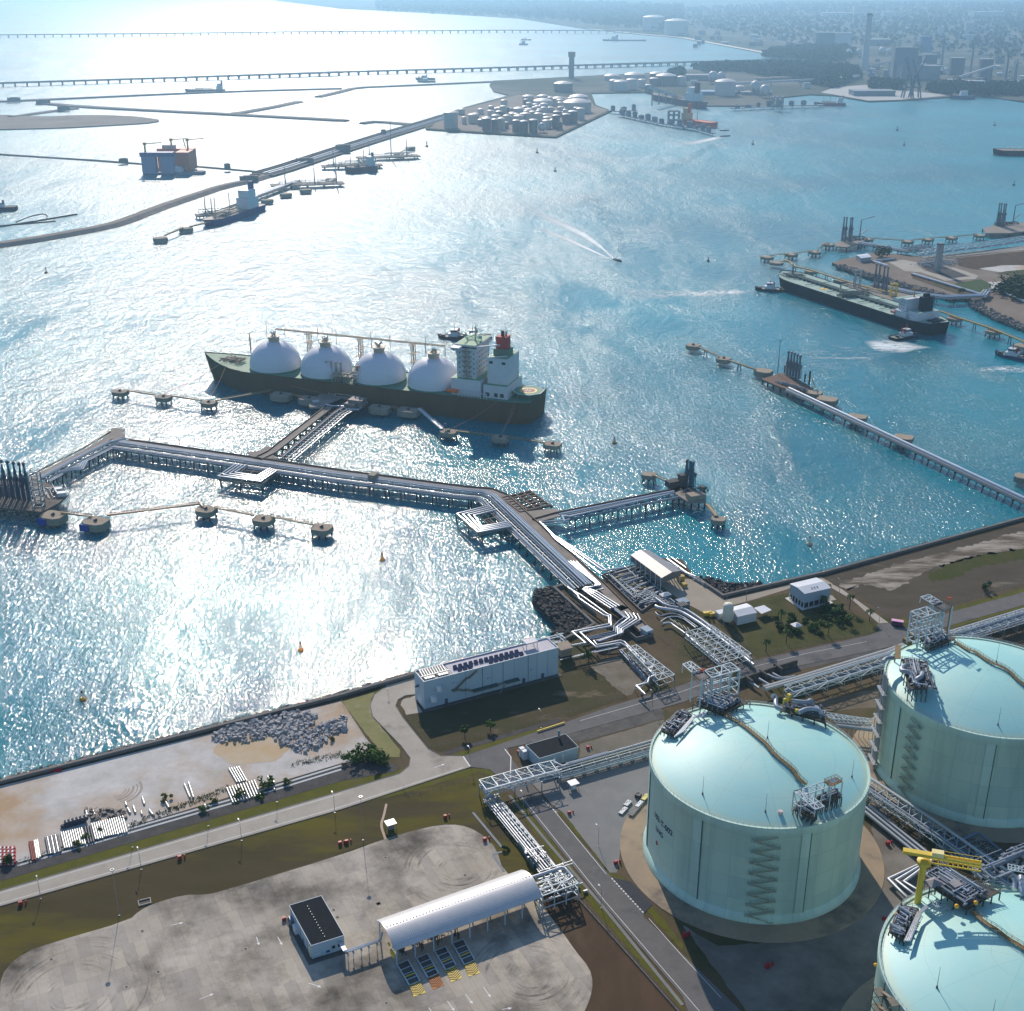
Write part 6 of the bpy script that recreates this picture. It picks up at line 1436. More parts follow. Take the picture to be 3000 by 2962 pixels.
bays = [((315,1215),(378,1188),(445,1308),(385,1332),(478,1368),(410,1392),'yellow'),((425,1178),(488,1152),(550,1265),(490,1290),(582,1325),(520,1352),'orange'),((528,1138),(590,1112),(650,1220),(590,1245),(683,1285),(622,1310),'yellow'),((628,1095),(690,1070),(755,1190),(695,1215),(783,1258),(722,1278),'yellow')]
for i, (a, b, c, d, e_, f_, colr) in enumerate(bays):
    A, B, C, D, E_, F_ = [zK(x, y, .15) for x, y in (a, b, c, d, e_, f_)]
    T_ = thing('weighbridge', (A+C)/2*1.0, ('weighbridge with yellow and black ramp at the left end of the canopy','weighbridge whose ramp is orange instead of yellow','weighbridge with yellow and black ramp right of the orange one','weighbridge with yellow ramp nearest the middle of the canopy')[i], 'weighbridge', 'weighbridges of the filling bays')
    q = MB(); up = UP*.35; q.hexa([A,B,C,D], [A+up,B+up,C+up,D+up]); q.build('platform', dark_conc, T_)
    q = MB()
    for s, t in ((A, D), (B, C)): q.bar(s+UP*.5, t+UP*.5, .35, .5)
    for k in (0, .28, .52, .76, 1): q.bar(A+(D-A)*k+UP*.45, B+(C-B)*k+UP*.45, .22, .3)
    q.build('edge_rail', steel_l, T_)
    q = MB(); k = .62; q.bar(A+(D-A)*k+UP*.5, B+(C-B)*k+UP*.5, .3, .3); q.build('yellow_stripe', yellow_m, T_)
    q = MB(); q.hexa([D-UP*.1,C-UP*.1,E_-UP*.1,F_-UP*.1], [D+UP*.4,C+UP*.4,E_+UP*.06,F_+UP*.06]); rp = q.build('ramp', yellow_m if colr == 'yellow' else org_m, T_)
    q = MB()
    for s in range(7):
        t0 = s/7+.02; pt = lambda x, t: (D+(C-D)*x)*(1-t)+(F_+(E_-F_)*x)*t+UP*(.42-.34*t)
        t1 = t0+.28
        for x0, x1, ta, tb in ((0, .5, t0-.16, t0+.06), (.5, 1, t0+.06, t0-.16)):
            cl_ = lambda t: min(1, max(0, t)); w_t = .065
            q.add([pt(x0, cl_(ta)), pt(x1, cl_(tb)), pt(x1, cl_(tb+w_t)), pt(x0, cl_(ta+w_t))], [(0,1,2,3)])
    q.build('chevron', blk, rp)
# duct from the hut to the canopy
F_ = thing('pipe_duct', zQ(900,1070), 'silver twin pipe run on posts from the black roofed hut to the canopy', 'pipes')
for k in (0, 1): pipe(F_, [zQ(632+k*22,1000+k*8,4.2), zQ(690+k*14,1105-k*6,4.2), zQ(735,1112-k*14,4.2), zQ(1098,990-k*12,4.2), zQ(1118,900-k*6,5.5)], .38)
q = MB(); q.bar(zQ(650,1010,4.6), zQ(700,1100,4.6), 1.5, .2); q.build('duct_cover', roof_w, F_)
for x, y in ((735,1225),(795,1200),(885,1170),(970,1140),(1062,1108)): q = MB(); p = zQ(x,y); q.bar(p, p+UP*3.6, .25); q.bar(p+UP*3.4-cv*.9, p+UP*3.4+cv*.9, .5, .5); q.build('support_post', steel_l, F_)

# ---- pipe racks
def truss_rack(name, pts, w, z0, z1, label, pipes, step=6, lower=True, cat='pipe rack', top=True, wb=.3):
    T_ = thing(name, V3(pts[len(pts)//2], 0), label, cat, 'steel pipe racks')
    L, R = offset_line(pts, w/2), offset_line(pts, -w/2); mb = MB(); P0, P1 = None, None
    for side in (L, R):
        for z in (z0, z1) if top else (z0,):
            for a, b in zip(side[:-1], side[1:]): mb.bar(V3(a,z), V3(b,z), wb)
    lp = None
    for i, (p, d) in enumerate(along(pts, step)):
        n_ = Vector((-d.y, d.x, 0)).normalized()*w/2; a, b = p+n_, p-n_
        for z in (z0, z1) if top else (z0,): mb.bar(V3(a,z), V3(b,z), wb)
        if top:
            mb.bar(V3(a,z0), V3(a,z1), wb); mb.bar(V3(b,z0), V3(b,z1), wb)
            if lp: s, t = (lp[0], a), (lp[1], b); mb.bar(V3(lp[0], z0 if i % 2 else z1), V3(a, z1 if i % 2 else z0), wb*.7); mb.bar(V3(lp[1], z0 if i % 2 else z1), V3(b, z1 if i % 2 else z0), wb*.7); mb.bar(V3(lp[0],z1), V3(b,z1), wb*.6)
        lp = (a, b)
    mb.build('rack_frame', steel_l, T_)
    if lower and z0 > 1:
        for i, (p, d) in enumerate(along(pts, step*1.5)):
            n_ = Vector((-d.y, d.x, 0)).normalized()*w/2; q = MB()
            for s in (-1, 1): q.bar(V3(p+n_*s, 0), V3(p+n_*s, z0), wb*1.2)
            q.bar(V3(p-n_, z0*.5), V3(p+n_, z0*.5), wb); q.bar(V3(p-n_,.2), V3(p+n_, z0*.5), wb*.6); q.build('rack_leg', steel_g, T_)
    for o_, r, z, m in pipes: pipe(T_, shift(pts, o_, z), r, m)
    return T_
rackNS = [zR(215,505,2.4), zR(870,1310,2.4)]
truss_rack('pipe_rack', rackNS, 6.5, 2.0, 2.0, 'low pipe rack running down beside the lower road to the canopy', [(-2.6,.34,2.6,pipe_m),(-1.6,.34,2.6,pipe_m),(-.4,.42,2.7,pipe_m),(.9,.3,2.6,pipe_g),(1.9,.26,2.6,pipe_m),(2.7,.22,2.6,pipe_g)], 4.2, True, top=False)
lt = thing('cable_ladder', zR(640,930), 'cable ladder on short posts alongside the low pipe rack', 'cable rack', 'steel pipe racks'); q = MB()
cl_pts = [zR(330,590,3.5), zR(920,1300,3.5)]; 
for o_ in (-.8, .8):
    a, b = shift(cl_pts, o_, 3.6); q.bar(a, b, .2, .4)
for p, d in along(cl_pts, 3.6): n_ = Vector((-d.y, d.x, 0)).normalized(); q.bar(p-n_*1.3, p+n_*1.3, .25); q.bar(V3(p+n_,0), V3(p+n_,3.6), .22)
q.build('ladder_tray', steel_l, lt)
tk = MB(); a = zR(530,1060); tk.prism([zR(525,1065), zR(560,1050), zR(735,1300), zR(695,1325)], 0, 2.6); 
tt = thing('drain_tank', zR(630,1190), 'dark teal walled sump beside the low pipe rack', 'sump'); tk.build('sump_wall', M("sump_teal", (.08,.14,.14)), tt); q = MB(); clutter(q, zR(690,1290,2), GU, GV, 8, 10, 26, rnd, .6, 2.5, .22); q.build('valve_gear', pipe_m, tt)
bridge = [zR(130,420,6.5), zR(800,235,6.5), zR(975,195,6.5)]
bt = truss_rack('pipe_bridge', bridge, 7.5, 5.2, 8.4, 'steel pipe bridge with white braced top crossing the lower road', [(-2.4,.35,5.9,pipe_m),(-1.2,.35,5.9,pipe_m),(0,.4,5.9,pipe_m),(1.4,.3,5.9,pipe_m),(2.6,.3,5.9,pipe_g),(2.8,.3,7.4,pipe_m)], 5.5, False, 'pipe bridge')
q = MB()
for x, y in ((95,500),(180,560),(300,600),(490,520),(790,460),(985,410),(600,330),(920,300)): p = zR(x, y); q.bar(p, V3(p, 5.4), .45)
q.build('bridge_leg', steel_g, bt)
for o_ in (0, 1.1, 2.2, 3.3): pipe(bt, [zR(200+o_*26,520+o_*12,2.6), zR(170+o_*22,480+o_*8,2.8), zR(100+o_*20,395-o_*4,6.2), zR(110+o_*24,372-o_*10,6.8), zR(230+o_*16,330+o_*6,6.8), zR(285+o_*6,375+o_*4,6.6)], .3)
for nm, pts, off in (('upper', [zR(975,205,4.5), zH(1750,1115,4.5), zH(1800,1102,4.5)], ((-.8,.3,4.9,pipe_m),(.6,.3,4.9,pipe_g))), ('lower', [zR(985,290,2), zH(1750,1165,2), zH(1830,1143,2)], ((-1.6,.34,2.5,pipe_m),(-.5,.34,2.5,pipe_m),(.7,.42,2.5,pipe_m),(1.7,.25,2.5,pipe_g)))):
    truss_rack('pipe_rack', pts, 4.0, 4.4 if nm == 'upper' else 2.0, 5, ('upper' if nm == 'upper' else 'lower')+(' pipe rack with rail passing behind the substation to the lettered tank' if nm == 'upper' else ' silver pipe rack at kerb height leading to the lettered tank'), off, 4, True, top=False)
for k in (0, 1): pipe(bt, [zR(920,110+k*14,5), zR(1040,180-k*12,4.6), zR(1075,150-k*18,4.6), zR(1100+k*30,128,4.6), zR(1526,10+k*8,4.6)], .35)
# frame at the end of the canopy
fe = thing('metering_frame', zR(1000,1680), 'open steel frame full of pipes at the right end of the canopy', 'steel frame')
q = MB(); fq = [zR(690,1425,8), zR(1035,1310,8), zR(1200,1480,8), zR(800,1620,8)]; steel_box(q, fq, 0, 8, 3, 3, .32, 2); q.build('frame', steel_l, fe)
q = MB(); clutter(q, zR(905,1745,0), GU, GV, 16, 18, 70, rnd, .6, 7, .3); q.build('pipework', pipe_m, fe)
q = MB(); q.tube([zR(670,1415,8.8), zR(1010,1300,8.8), zR(1050,1310,8.8), zR(1140,1410,8.8), zR(1090,1450,8.4)], .55, 8); q.build('pipe', pipe_m, fe)
q = MB()
for i in range(5): q.tube([zR(740+i*14,1440+i*40,6.8), zR(880+i*8,1400+i*36,6.8)], .34, 6)
q.build('silver_pipe_run', pipe_m, fe)

# ---- shore pipeway between jetty and road
pw = thing('shore_pipeway', zS(600,600), 'tangle of silver pipes bending from the jetty foot to the road bridge', 'pipes')
def sp(pts, r, z, m=None, it=0): pipe(pw, [zS(x, y, z) for x, y in pts], r, m, 8, it)
for i in range(4):
    k = i*13
    sp([(200+k*2.2,75+k*.2),(470+k*1.2,290+k*.3),(460+k,315-k*.1),(345+k*.6,345-k*.5),(420+k*1.6,400-k*.8),(610+k*2.1,525-k*.6)], .5, 4.4-.1*i)
for i in range(3):
    k = i*14; sp([(420+k,370),(650+k,540),(740+k*2,610+k),(690+k*2,640+k),(640+k,690+k),(640+k*1.4,740+k),(395-k,795+k)], .42, 3.6, pipe_b)
for i in range(4):
    k = i*24; sp([(745+k*1.6,560+k*.2),(790+k*1.4,610+k*.3),(700+k*1.0,680+k*.3),(670+k*.8,700+k*.4),(680+k*.6,770-k*.2),(470+k*.4,830+k*.1)], .5, 3.8, pipe_g if i % 2 else pipe_m)
sp([(200,320),(300,400),(310,430),(545,590),(590,600),(598,670),(245,745),(375,850),(120,895)], .55, 4.2); sp([(215,335),(330,400),(400,450),(580,580),(610,590),(615,690),(320,750),(470,890),(700,850),(760,880),(920,1045),(1000,1045),(1010,1075),(960,1100),(1035,1150),(970,1180),(960,1225),(850,1255),(935,1335)], .55, 4.4)
sp([(450,830),(480,870),(700,825),(740,840),(930,1030)], .5, 4.6); sp([(480,850),(510,880),(690,870),(700,900),(960,1195),(880,1260),(920,1340)], .4, 2.6, pipe_b); sp([(250,980),(680,880)], .5, 3.2); sp([(690,920),(950,1200)], .6, 2.0, pipe_b)
q = MB()
for x, y in ((130,1000),(220,960),(490,920),(590,960),(700,900),(830,1010),(950,1120),(1000,1200),(840,1300),(300,760),(560,690),(380,840)): p = zS(x,y); q.bar(p, V3(p, 4), .3)
for a, b in (((690,920),(760,900)),((760,980),(830,955)),((830,1040),(900,1020)),((900,1110),(980,1090)),((130,940),(220,920)),((240,985),(680,890)),((130,1010),(220,985))): q.bar(zS(*a,3.8), zS(*b,3.8), .35)
for a in range(8): q.bar(zS(260+a*58, 985-a*13, 2.8), zS(260+a*58, 1030-a*14, 0), .22)
q.build('pipe_support', steel_g, pw)
q = MB(); q.prism([zS(340,345,3.4), zS(520,320,3.4), zS(545,335,3.4), zS(360,380,3.4)], 3.0, 3.4); q.prism([zS(640,505,3.0), zS(720,490,3.0), zS(780,520,3.0), zS(700,550,3.0)], 2.6, 3.0); q.build('access_platform', steel_g, pw)
q = MB(); clutter(q, zS(40,950,0), GU, GV, 12, 9, 30, rnd, 1, 6, .35); q.build('pump_pipework', steel_l, pw)
q = MB(); q.box(zS(170,890,6), (7,6,1.2), GA); q.box(zS(170,905,3), (6,5,6), GA); q.build('stair_head', block_m, pw)
def truss_roof(label, q4, z, nx, ny, dz=3.2):
    T_ = thing('truss_roof', V3(sum((Vector(p) for p in q4), Vector())/4, 0), label, 'truss roof', 'white space truss roofs'); q = MB(); q4 = [V3(p, z) for p in q4]
    lattice(q, q4, nx, ny, .3)
    lo = [V3(p, z-dz) for p in q4]; lattice(q, lo, nx, ny, .2, False); a, b, c, d = q4
    for i in range(nx+1):
        for A, B in ((a+(b-a)*(i/nx), None), (d+(c-d)*(i/nx), None)): q.bar(A, A-UP*dz, .25)
        if i < nx:
            for s, t in ((a, b), (d, c)): q.bar(s+(t-s)*(i/nx), s+(t-s)*((i+1)/nx)-UP*dz, .2)
    for j in range(ny+1):
        for s, t in ((a, d), (b, c)): q.bar(s+(t-s)*(j/ny), s+(t-s)*(j/ny)-UP*dz, .25)
    q.build('truss', steel_l, T_)
    for i in range(0, nx+1, 2):
        for s, t in ((a, b), (d, c)): q = MB(); A = s+(t-s)*(i/nx); q.bar(V3(A,0), V3(A,z-dz), .4); q.build('column', steel_g, T_)
    return T_
truss_roof('narrow white truss roof over pipes, left of the service track', [zS(765,892,7), zS(1065,1200,7), zS(1212,1148,7), zS(852,866,7)], 7, 8, 2)
bigt = truss_roof('wide white truss roof over pipes, right of the service track', [zS(1310,748,8), zS(1668,1036,8), zS(1935,950,8), zS(1562,680,8)], 8, 8, 4)
up_ = thing('utility_pipeway', zS(1200,560), 'fat silver pipes curving past the pump station to the wide truss roof', 'pipes')
for pts, r, z, m in (([(1030,500),(1060,520),(1240,545),(1320,580),(1490,690),(1700,850),(1960,1060)], 1.0, 2.4, pipe_m), ([(1035,430),(1130,500),(1300,525),(1420,600),(1530,680),(1940,1010)], .9, 3, pipe_g), ([(1100,670),(1170,655),(1210,690),(1300,750),(1400,840),(1640,1040)], .6, 2, pipe_m), ([(1030,560),(1070,600),(1160,570),(1260,580),(1430,700)], .4, 1.6, pipe_g), ([(1080,650),(1150,600),(1270,600),(1410,705)], .35, 1.6, pipe_m)): pipe(up_, [zS(x,y,z) for x,y in pts], r, m, 8, 1)
q = MB()
for i in range(7): q.bar(zS(1165+i*42,615+i*22,1.6), zS(1210+i*40,655+i*26,1.6), .3)
for x, y in ((1135,530),(1235,550),(1320,590),(1400,640)): q.bar(zS(x,y,2.2)-GV*1.5, zS(x,y,2.2)+GV*1.5, .5, 1.8)
q.build('pipe_support', steel_g, up_)

# ---- pump station at the jetty root
ps = thing('pump_station', zS(850,330), 'grey sea water pump pits with walkways and yellow valves beside the jetty road', 'pump station')
q = MB(); a, b, c, d = zS(530,215), zS(860,120), zS(1130,400), zS(900,560)
for i in range(10):
    s = i/9; q.bar(a+(d-a)*s+UP*.5, b+(c-b)*s+UP*.5, .7, 1.4)
for t in (0, .33, .66, 1): q.bar(a+(b-a)*t+UP*.5, d+(c-d)*t+UP*.5, .8, 1.5)
q.build('pit_wall', curb_m, ps)
q = MB(); q.sheet([p+UP*.08 for p in (a, b, c, d)]); q.build('pit_floor', M("pit_dark", (.05,.055,.06), (.09,.09,.09), .3, .9), ps)
for i in range(6): q = MB(); s = .08+i*.16; p0, p1 = a+(d-a)*s, b+(c-b)*s; q.tube([p0+(p1-p0)*.1+UP*1.3, p0+(p1-p0)*.9+UP*1.3], .7, 8); q.build('suction_pipe', pipe_g, ps)
q = MB(); clutter(q, a, (d-a).normalized(), (b-a).normalized(), (d-a).length, (b-a).length*.9, 90, rnd, .8, 3, .3); q.build('valve_gear', steel_g, ps)
q = MB()
for x, y in ((670,240),(745,265),(820,310),(890,345),(860,380),(700,215)): p = zS(x,y,1.5); q.box(p, (1.6,1.2,2.2), GA); q.box(p+GU*1.5+UP*.6, (.8,.8,1.2), GA)
q.build('yellow_valve', M("valve_ochre", (.30,.22,.07), (.22,.17,.06)), ps)
q = MB(); clutter(q, zS(830,480), (zS(1030,500)-zS(830,480)).normalized(), GV, 26, 20, 70, rnd, .6, 2.4, .28); q.build('pipework', pipe_m, ps)
sh = thing('pump_shelter', zV(1330,740), 'grey gabled open sided shelter above the pump pits', 'shelter')
E0, E1, R0, R1, F0, F1 = zV(1175,592,8.5), zV(1370,737,8.5), zV(1238,558,10.2), zV(1436,700,10.2), zV(1290,560,8.5), zV(1492,690,8.5)
q = MB(); q.hexa([p-UP*.25 for p in (E0,E1,R1,R0)], [E0,E1,R1,R0]); q.hexa([p-UP*.25 for p in (R0+UP*.01,R1+UP*.01,F1,F0)], [R0+UP*.01,R1+UP*.01,F1,F0]); q.build('roof', M("shelter_roof", (.29,.28,.28), (.25,.24,.24), .3, .45), sh)
q = MB(); q.hexa([E0-UP*3.8,E1-UP*3.8,E1-UP*3.8+GV*.2,E0-UP*3.8+GV*.2], [E0-UP*.3,E1-UP*.3,E1-UP*.3+GV*.2,E0-UP*.3+GV*.2]); q.add([E1-UP*3.5, F1-UP*3.5, F1-UP*.3, R1-UP*.3, E1-UP*.3], [(0,1,2,3,4)]); q.build('fascia', M("fascia_grey", (.16,.15,.145)), sh)
for i in range(7):
    for s, t in ((E0, E1), (F0, F1)): q = MB(); p = s+(t-s)*(.02+.96*i/6); q.bar(V3(p,0), V3(p,8.3), .55); q.build('column', clad_m, sh)
aw = MB(); p = zS(1125,390,3.2); aw.add([p+GU*3+GV*2.2, p-GU*3+GV*2.2, p-GU*3-GV*2.2, p+GU*3-GV*2.2, p+UP*1.1+GU*1, p+UP*1.1-GU*1], [(0,1,5,4),(1,2,5),(2,3,4,5),(3,0,4)]); th_ = thing('small_canopy', V3(p,0), 'small white hipped canopy beside the grey pump shelter', 'canopy'); aw.build('roof', roof_w, th_)
q = MB()
for x in (-2.6, 2.6):
    for y in (-1.9, 1.9): q.bar(V3(p+GU*x+GV*y,0), V3(p+GU*x+GV*y,3.3), .2)
q.build('post', steel_g, th_)
q = MB(); q.box(zS(1285,480,2.2), (6,5.5,4.4), GA); cb = thing('cooler_unit', zS(1285,490), 'dark louvred cooler box on the quay apron', 'cooler'); q.build('casing', pipe_b, cb); q = MB(); 
for i in range(5): q.box(zS(1285,480,4.5)+GU*(i-2)*1.1, (.7,4.8,.3), GA)
q.build('louvre', steel_d, cb)
q = MB(); clutter(q, zS(1150,110), (zS(1400,260)-zS(1150,110)).normalized(), GV, 42, 9, 46, rnd, .4, 1.6, .3); ot = thing('outfall_pipes', zS(1290,190), 'white outfall pipes along the water side of the shelter', 'pipes'); q.build('pipework', pipe_m, ot)
q = MB(); q.tube([zS(1140,55,1), zS(1330,190,1), zS(1440,235,1)], .6, 7); q.tube([zS(1180,40,1), zS(1320,140,1)], .4, 7); q.build('pipe', pipe_m, ot); q = MB(); q.box(zS(1270,235,2), (4,3,3), .3); q.box(zS(1300,300,1), (3,3,2), .3); q.build('yellow_pump', M("pump_ochre", (.4,.27,.05)), ot)
gh = flat_block('small blue grey flat roofed guard box between the pipe bends', [zS(890,705,4), zS(950,685,4), zS(1008,725,4), zS(948,745,4)], 4, 'guard_box', clad_m, pipe_b)
q = MB()
gq = [V3(zS(x,y,4),0) for x,y in ((890,705),(950,685),(1008,725),(948,745))]; gu_ = (gq[2]-gq[3]).normalized(); wbox(q, gq[3], gu_, Vector((-gu_.y,gu_.x,0)), .8, 2.6, -.08, -.01, 1.8, 3.0); q.build('window', glass_m, gh)
ws = thing('retaining_wall', zS(800,790), 'sand coloured pit with low concrete walls beside the guard box', 'wall'); q = MB(); q.wall([zS(735,735), zS(850,830), zS(1010,790)], .6, 0, 2.2); q.wall([zS(75,345), zS(200,320), zS(220,380), zS(470,600)], .5, 0, 1.6); q.build('wall_stem', wallc, ws)

# ---- white buildings on the lawn to the right
def gable(label, q4, z0, z1, rise, name, wall, roof, base=None, ridge_along=True, group=None):
    """q4 = eaves corners at z1, long sides 0-1 and 3-2"""
    q = [V3(p, 0) for p in q4]; T_ = thing(name, sum(q, Vector())/4, label, 'building', group); c = sum(q, Vector())/4
    w = MB(); k = [c+(p-c)*.96 for p in q]; w.prism(k, z0, z1); w.build('wall', wall, T_)
    if base: b = MB(); b.prism([c+(p-c)*.90 for p in q], 0.05, z0-.01); b.build('ground_floor_shade', base, T_)
    a, b_, c2, d = [V3(p, z1+.05) for p in q]; r0, r1 = (a+d)/2+UP*rise, (b_+c2)/2+UP*rise
    r = MB(); r.hexa([a, b_, r1, r0], [p+UP*.25 for p in (a, b_, r1, r0)]); r.hexa([r0, r1, c2, d], [p+UP*.25 for p in (r0, r1, c2, d)]); r.build('roof', roof, T_)
    g = MB(); g.add([a, d, r0], [(0,1,2)]); g.add([b_, c2, r1], [(0,2,1)]); g.build('gable_end', wall, T_); return T_
bb = gable('two storey white shed with dark open ground floor on the lawn', [zI(690,660,9), zI(842,625,9), zI(757,566,9), zI(605,602,9)], 3.4, 9, .9, 'workshop', M("blue_shed_wall", (.36,.46,.56), (.33,.42,.52), .1, .5), roof_w, glass_m)  # solid dark block painted in for the shade of the open ground floor
q = MB(); bq = [V3(zI(x,y,9),0) for x,y in ((690,660),(842,625),(757,566),(605,602))]; c = sum(bq, Vector())/4
for p, r in zip(bq, bq[1:]+bq[:1]):
    for i in range(5): q = MB(); t = p+(r-p)*(i/5); t = c+(t-c)*.95; q.bar(V3(t,0), V3(t,3.4), .4); q.build('column', clad_w, bb)
q = MB(); q.prism([c+(p-c)*1.16 for p in bq], -.2, .22); q.build('plinth', M("plinth_white", (.6,.58,.54)), bb)
q = MB()
for i in range(3):
    p = bq[0]+(bq[1]-bq[0])*(.3+.2*i); q.box(V3(c+(p-c)*.5, 9.9), (.6,.6,1.0))
q.build('roof_vent', steel_g, bb)
b2 = gable('low pale roofed building beside the white vertical tank', [zI(310,790,5), zI(422,765,5), zI(362,712,5), zI(262,738,5)], 0, 5, 1.0, 'store', clad_w, roof_w)
b3 = thing('carport', zI(455,770), 'flat white carport roof on posts beside the low building', 'carport'); q4 = [zI(403,736,3.4), zI(460,720,3.4), zI(504,748,3.4), zI(446,770,3.4)]; q = MB(); q.prism(q4, 3.2, 3.45); q.build('roof', roof_w, b3)
for p in q4: q = MB(); q.bar(V3(p,0), V3(p,3.2), .25); q.build('post', steel_g, b3)
b4 = flat_block('small white cabin left of the vertical tank', [zI(185,752,3.4), zI(235,742,3.4), zI(262,758,3.4), zI(205,772,3.4)], 3.4, 'cabin', clad_w, roof_w)
vt = thing('vertical_tank', zI(252,820), 'white upright cylindrical tank on legs with ladder, beside low sheds', 'tank'); p = zI(252,822); q = MB(); q.lathe(V3(p, 0), [(2.6,1.8),(2.8,2.6),(2.8,10.6),(2.2,11.6),(.01,12)], 20); q.build('shell', M("tank_cream", (.62,.6,.5)), vt)
for a in range(4): q = MB(); t = V3(p,0)+Vector((cos(a*pi/2+.5)*2.2, sin(a*pi/2+.5)*2.2, 0)); q.bar(t, t+UP*2.2, .4); q.build('leg', steel_g, vt)
q = MB(); q.bar(V3(p,0)+GU*3, V3(p,11)+GU*3, .5, .3); q.build('ladder', rail_m, vt)
for x, y, sx in ((140,768,5),(165,772,3)): q = MB(); q.box(zI(x,y,1), (sx,2.2,2), .2); q.cyl(zI(x,y,2), zI(x,y,3), .5, .5, 8); tag(q.build('generator', yellow_m), ('yellow generator left of the small cabin','small yellow compressor right of the generator')[sx == 3], 'generator')
gz = thing('gazebo', zI(643,845), 'tiny white square gazebo among the garden shrubs', 'gazebo'); p = zI(643,832,2.6); q = MB(); q.add([p+GU*2.4+GV*2.4, p-GU*2.4+GV*2.4, p-GU*2.4-GV*2.4, p+GU*2.4-GV*2.4, p+UP*1.3], [(0,1,4),(1,2,4),(2,3,4),(3,0,4)]); q.build('roof', roof_w, gz); q = MB()
for x in (-2, 2):
    for y in (-2, 2): q.bar(V3(p+GU*x+GV*y,0), V3(p+GU*x+GV*y,2.7), .2)
q.build('post', steel_g, gz)
pk = thing('pink_minibus', zI(1213,832), 'pink roofed minibus at the road junction by the lawn', 'minibus', rz=0); p = zI(1213,834); q = MB(); q.box(V3(p,1.1), (6,2.3,1.5), -.35); bd = q.build('body', M("bus_dark", (.12,.03,.10)), pk); q = MB(); q.box(V3(p,2.75), (6.2,2.5,.35), -.35); q.build('roof', M("bus_pink", (.70,.35,.55)), pk); q = MB(); q.box(V3(p,2.2), (5.6,2.32,.75), -.35); q.build('window', glass_m, pk)
for a in (-1.9, 1.9):
    for b in (-1.1, 1.1): q = MB(); t = V3(p,.45)+Vector((cos(-.35)*a-sin(-.35)*b, sin(-.35)*a+cos(-.35)*b, 0)); nv = Vector((-sin(-.35), cos(-.35), 0))*.15; q.cyl(t-nv, t+nv, .45, .45, 10); q.build('wheel', steel_d, pk)

# ---- racks round the tanks on the right
truss_rack('pipe_rack', [zU(1000,490,5), zU(1890,215,5), zU(2010,175,5)], 7, 5, 7.8, 'braced pipe rack on tall legs between the road and the tanks', [(-2,.5,5.6,pipe_g),(-.5,.4,5.6,pipe_m),(1.2,.5,5.6,pipe_b),(2.4,.35,8,pipe_m)], 7, True, 'pipe rack')
wp = thing('insulated_pipeline', zU(1300,290), 'pair of white insulated pipes running along the road embankment', 'pipes')
for k, o_ in enumerate((0, 18)): pipe(wp, [zU(760+o_,430+o_,4.5), zU(1040+o_,350+o_,4.5), zU(1932,80+o_*1.6,4.5), zI(1240,945+o_*.6,4.5), zI(1520,870+o_*.7,4.5), zI(1932,745+o_*.7,4.5), zI(2600,545+o_,4.5)], 1.0, M("white_lagging", (.58,.57,.54), (.5,.49,.46), .4, .5) if k == 0 else MAT["white_lagging"])
q = MB()
for i in range(24): p = zU(780+i*60, 440-i*18, 2); q.bar(V3(p,0), V3(p,3.6), .5)
q.build('pipe_support', steel_g, wp)
truss_rack('pipe_rack', [zI(1560,905,5), zI(1932,790,5), zI(2400,645,5)], 8, 4.5, 7.5, 'braced rack with looping pipes at the right edge behind the rear tank', [(-2.6,.4,5,pipe_m),(-1.2,.5,5,pipe_g),(.6,.5,5,pipe_m),(2.2,.4,5,pipe_b),(0,.4,8,pipe_m)], 6.5)
ug = thing('road_underpass', zU(800,380), 'concrete openings under the road with fat pipes emerging', 'culvert'); q = MB()
for x, y in ((620,400),(760,345),(895,285)): p = zU(x,y); q.box(V3(p,1.8), (1,6,3.6), GA)
q.wall([zU(520,430), zU(900,300), zU(1100,240)], .8, 0, 3.2, 2); q.build('abutment', dark_conc, ug)
for pts in ([(800,310),(880,350),(960,355),(1060,325)], [(850,300),(930,345),(1000,335)], [(640,380),(720,440)], [(720,350),(820,410)]): pipe(ug, [zU(x,y,2) for x,y in pts], .7, pipe_g, 8, 1)
zlo = frame(2000, 2162, 1/1.932)
rk3 = truss_rack('pipe_rack', [zL(1000,250,5), zL(1400,520,5), zL(1740,760,5), zL(2000,930,5)], 8, 4.5, 7.5, 'long dark pipe rack slanting down between the three tanks', [(-2.4,.45,5.2,pipe_b),(-.8,.5,5.2,pipe_g),(1,.5,5.2,pipe_b),(2.6,.45,8,pipe_m),(-3,.35,8,pipe_g)], 6)
gp = thing('pipe_bundle', zL(1200,550), 'grey pipe bundle with square loop in front of the yellow crane tank', 'pipes')
for i in range(3):
    k = i*26; pipe(gp, [zL(1000+k,392-k*.2,2.2), zL(1330+k*1.2,660-k*.1,2.2), zL(1360+k,710-k*.2,2.2), zL(1165+k*1.7,800+k*.3,2.2), zL(1270+k*2,905-k*.3,2.2)], .72, pipe_g, 8, 0)
q = MB()
for i in range(8): a = zL(1040+i*45,430+i*36,1.2); q.bar(a-GV*3, a+GV*3, .5, 1.2)
q.build('pipe_support', steel_g, gp)
lf = thing('blue_pipe_loop', zL(1720,640), 'blue grey square pipe loop on a lattice frame beside the rear tank', 'pipes'); q = MB(); lattice(q, [zL(1545,590,5), zL(1670,540,5), zL(1850,680,5), zL(1720,740,5)], 4, 6, .25)
for x, y in ((1545,590),(1670,540),(1850,680),(1720,740),(1620,660),(1760,610)): p = zL(x,y,5); q.bar(p, V3(p,0), .3)
q.build('loop_frame', steel_g, lf); pipe(lf, [zL(1480,620,5.8), zL(1660,540,5.8), zL(1685,545,5.8), zL(1855,680,5.8), zL(1845,700,5.8), zL(1690,765,5.8)], .55, pipe_b)
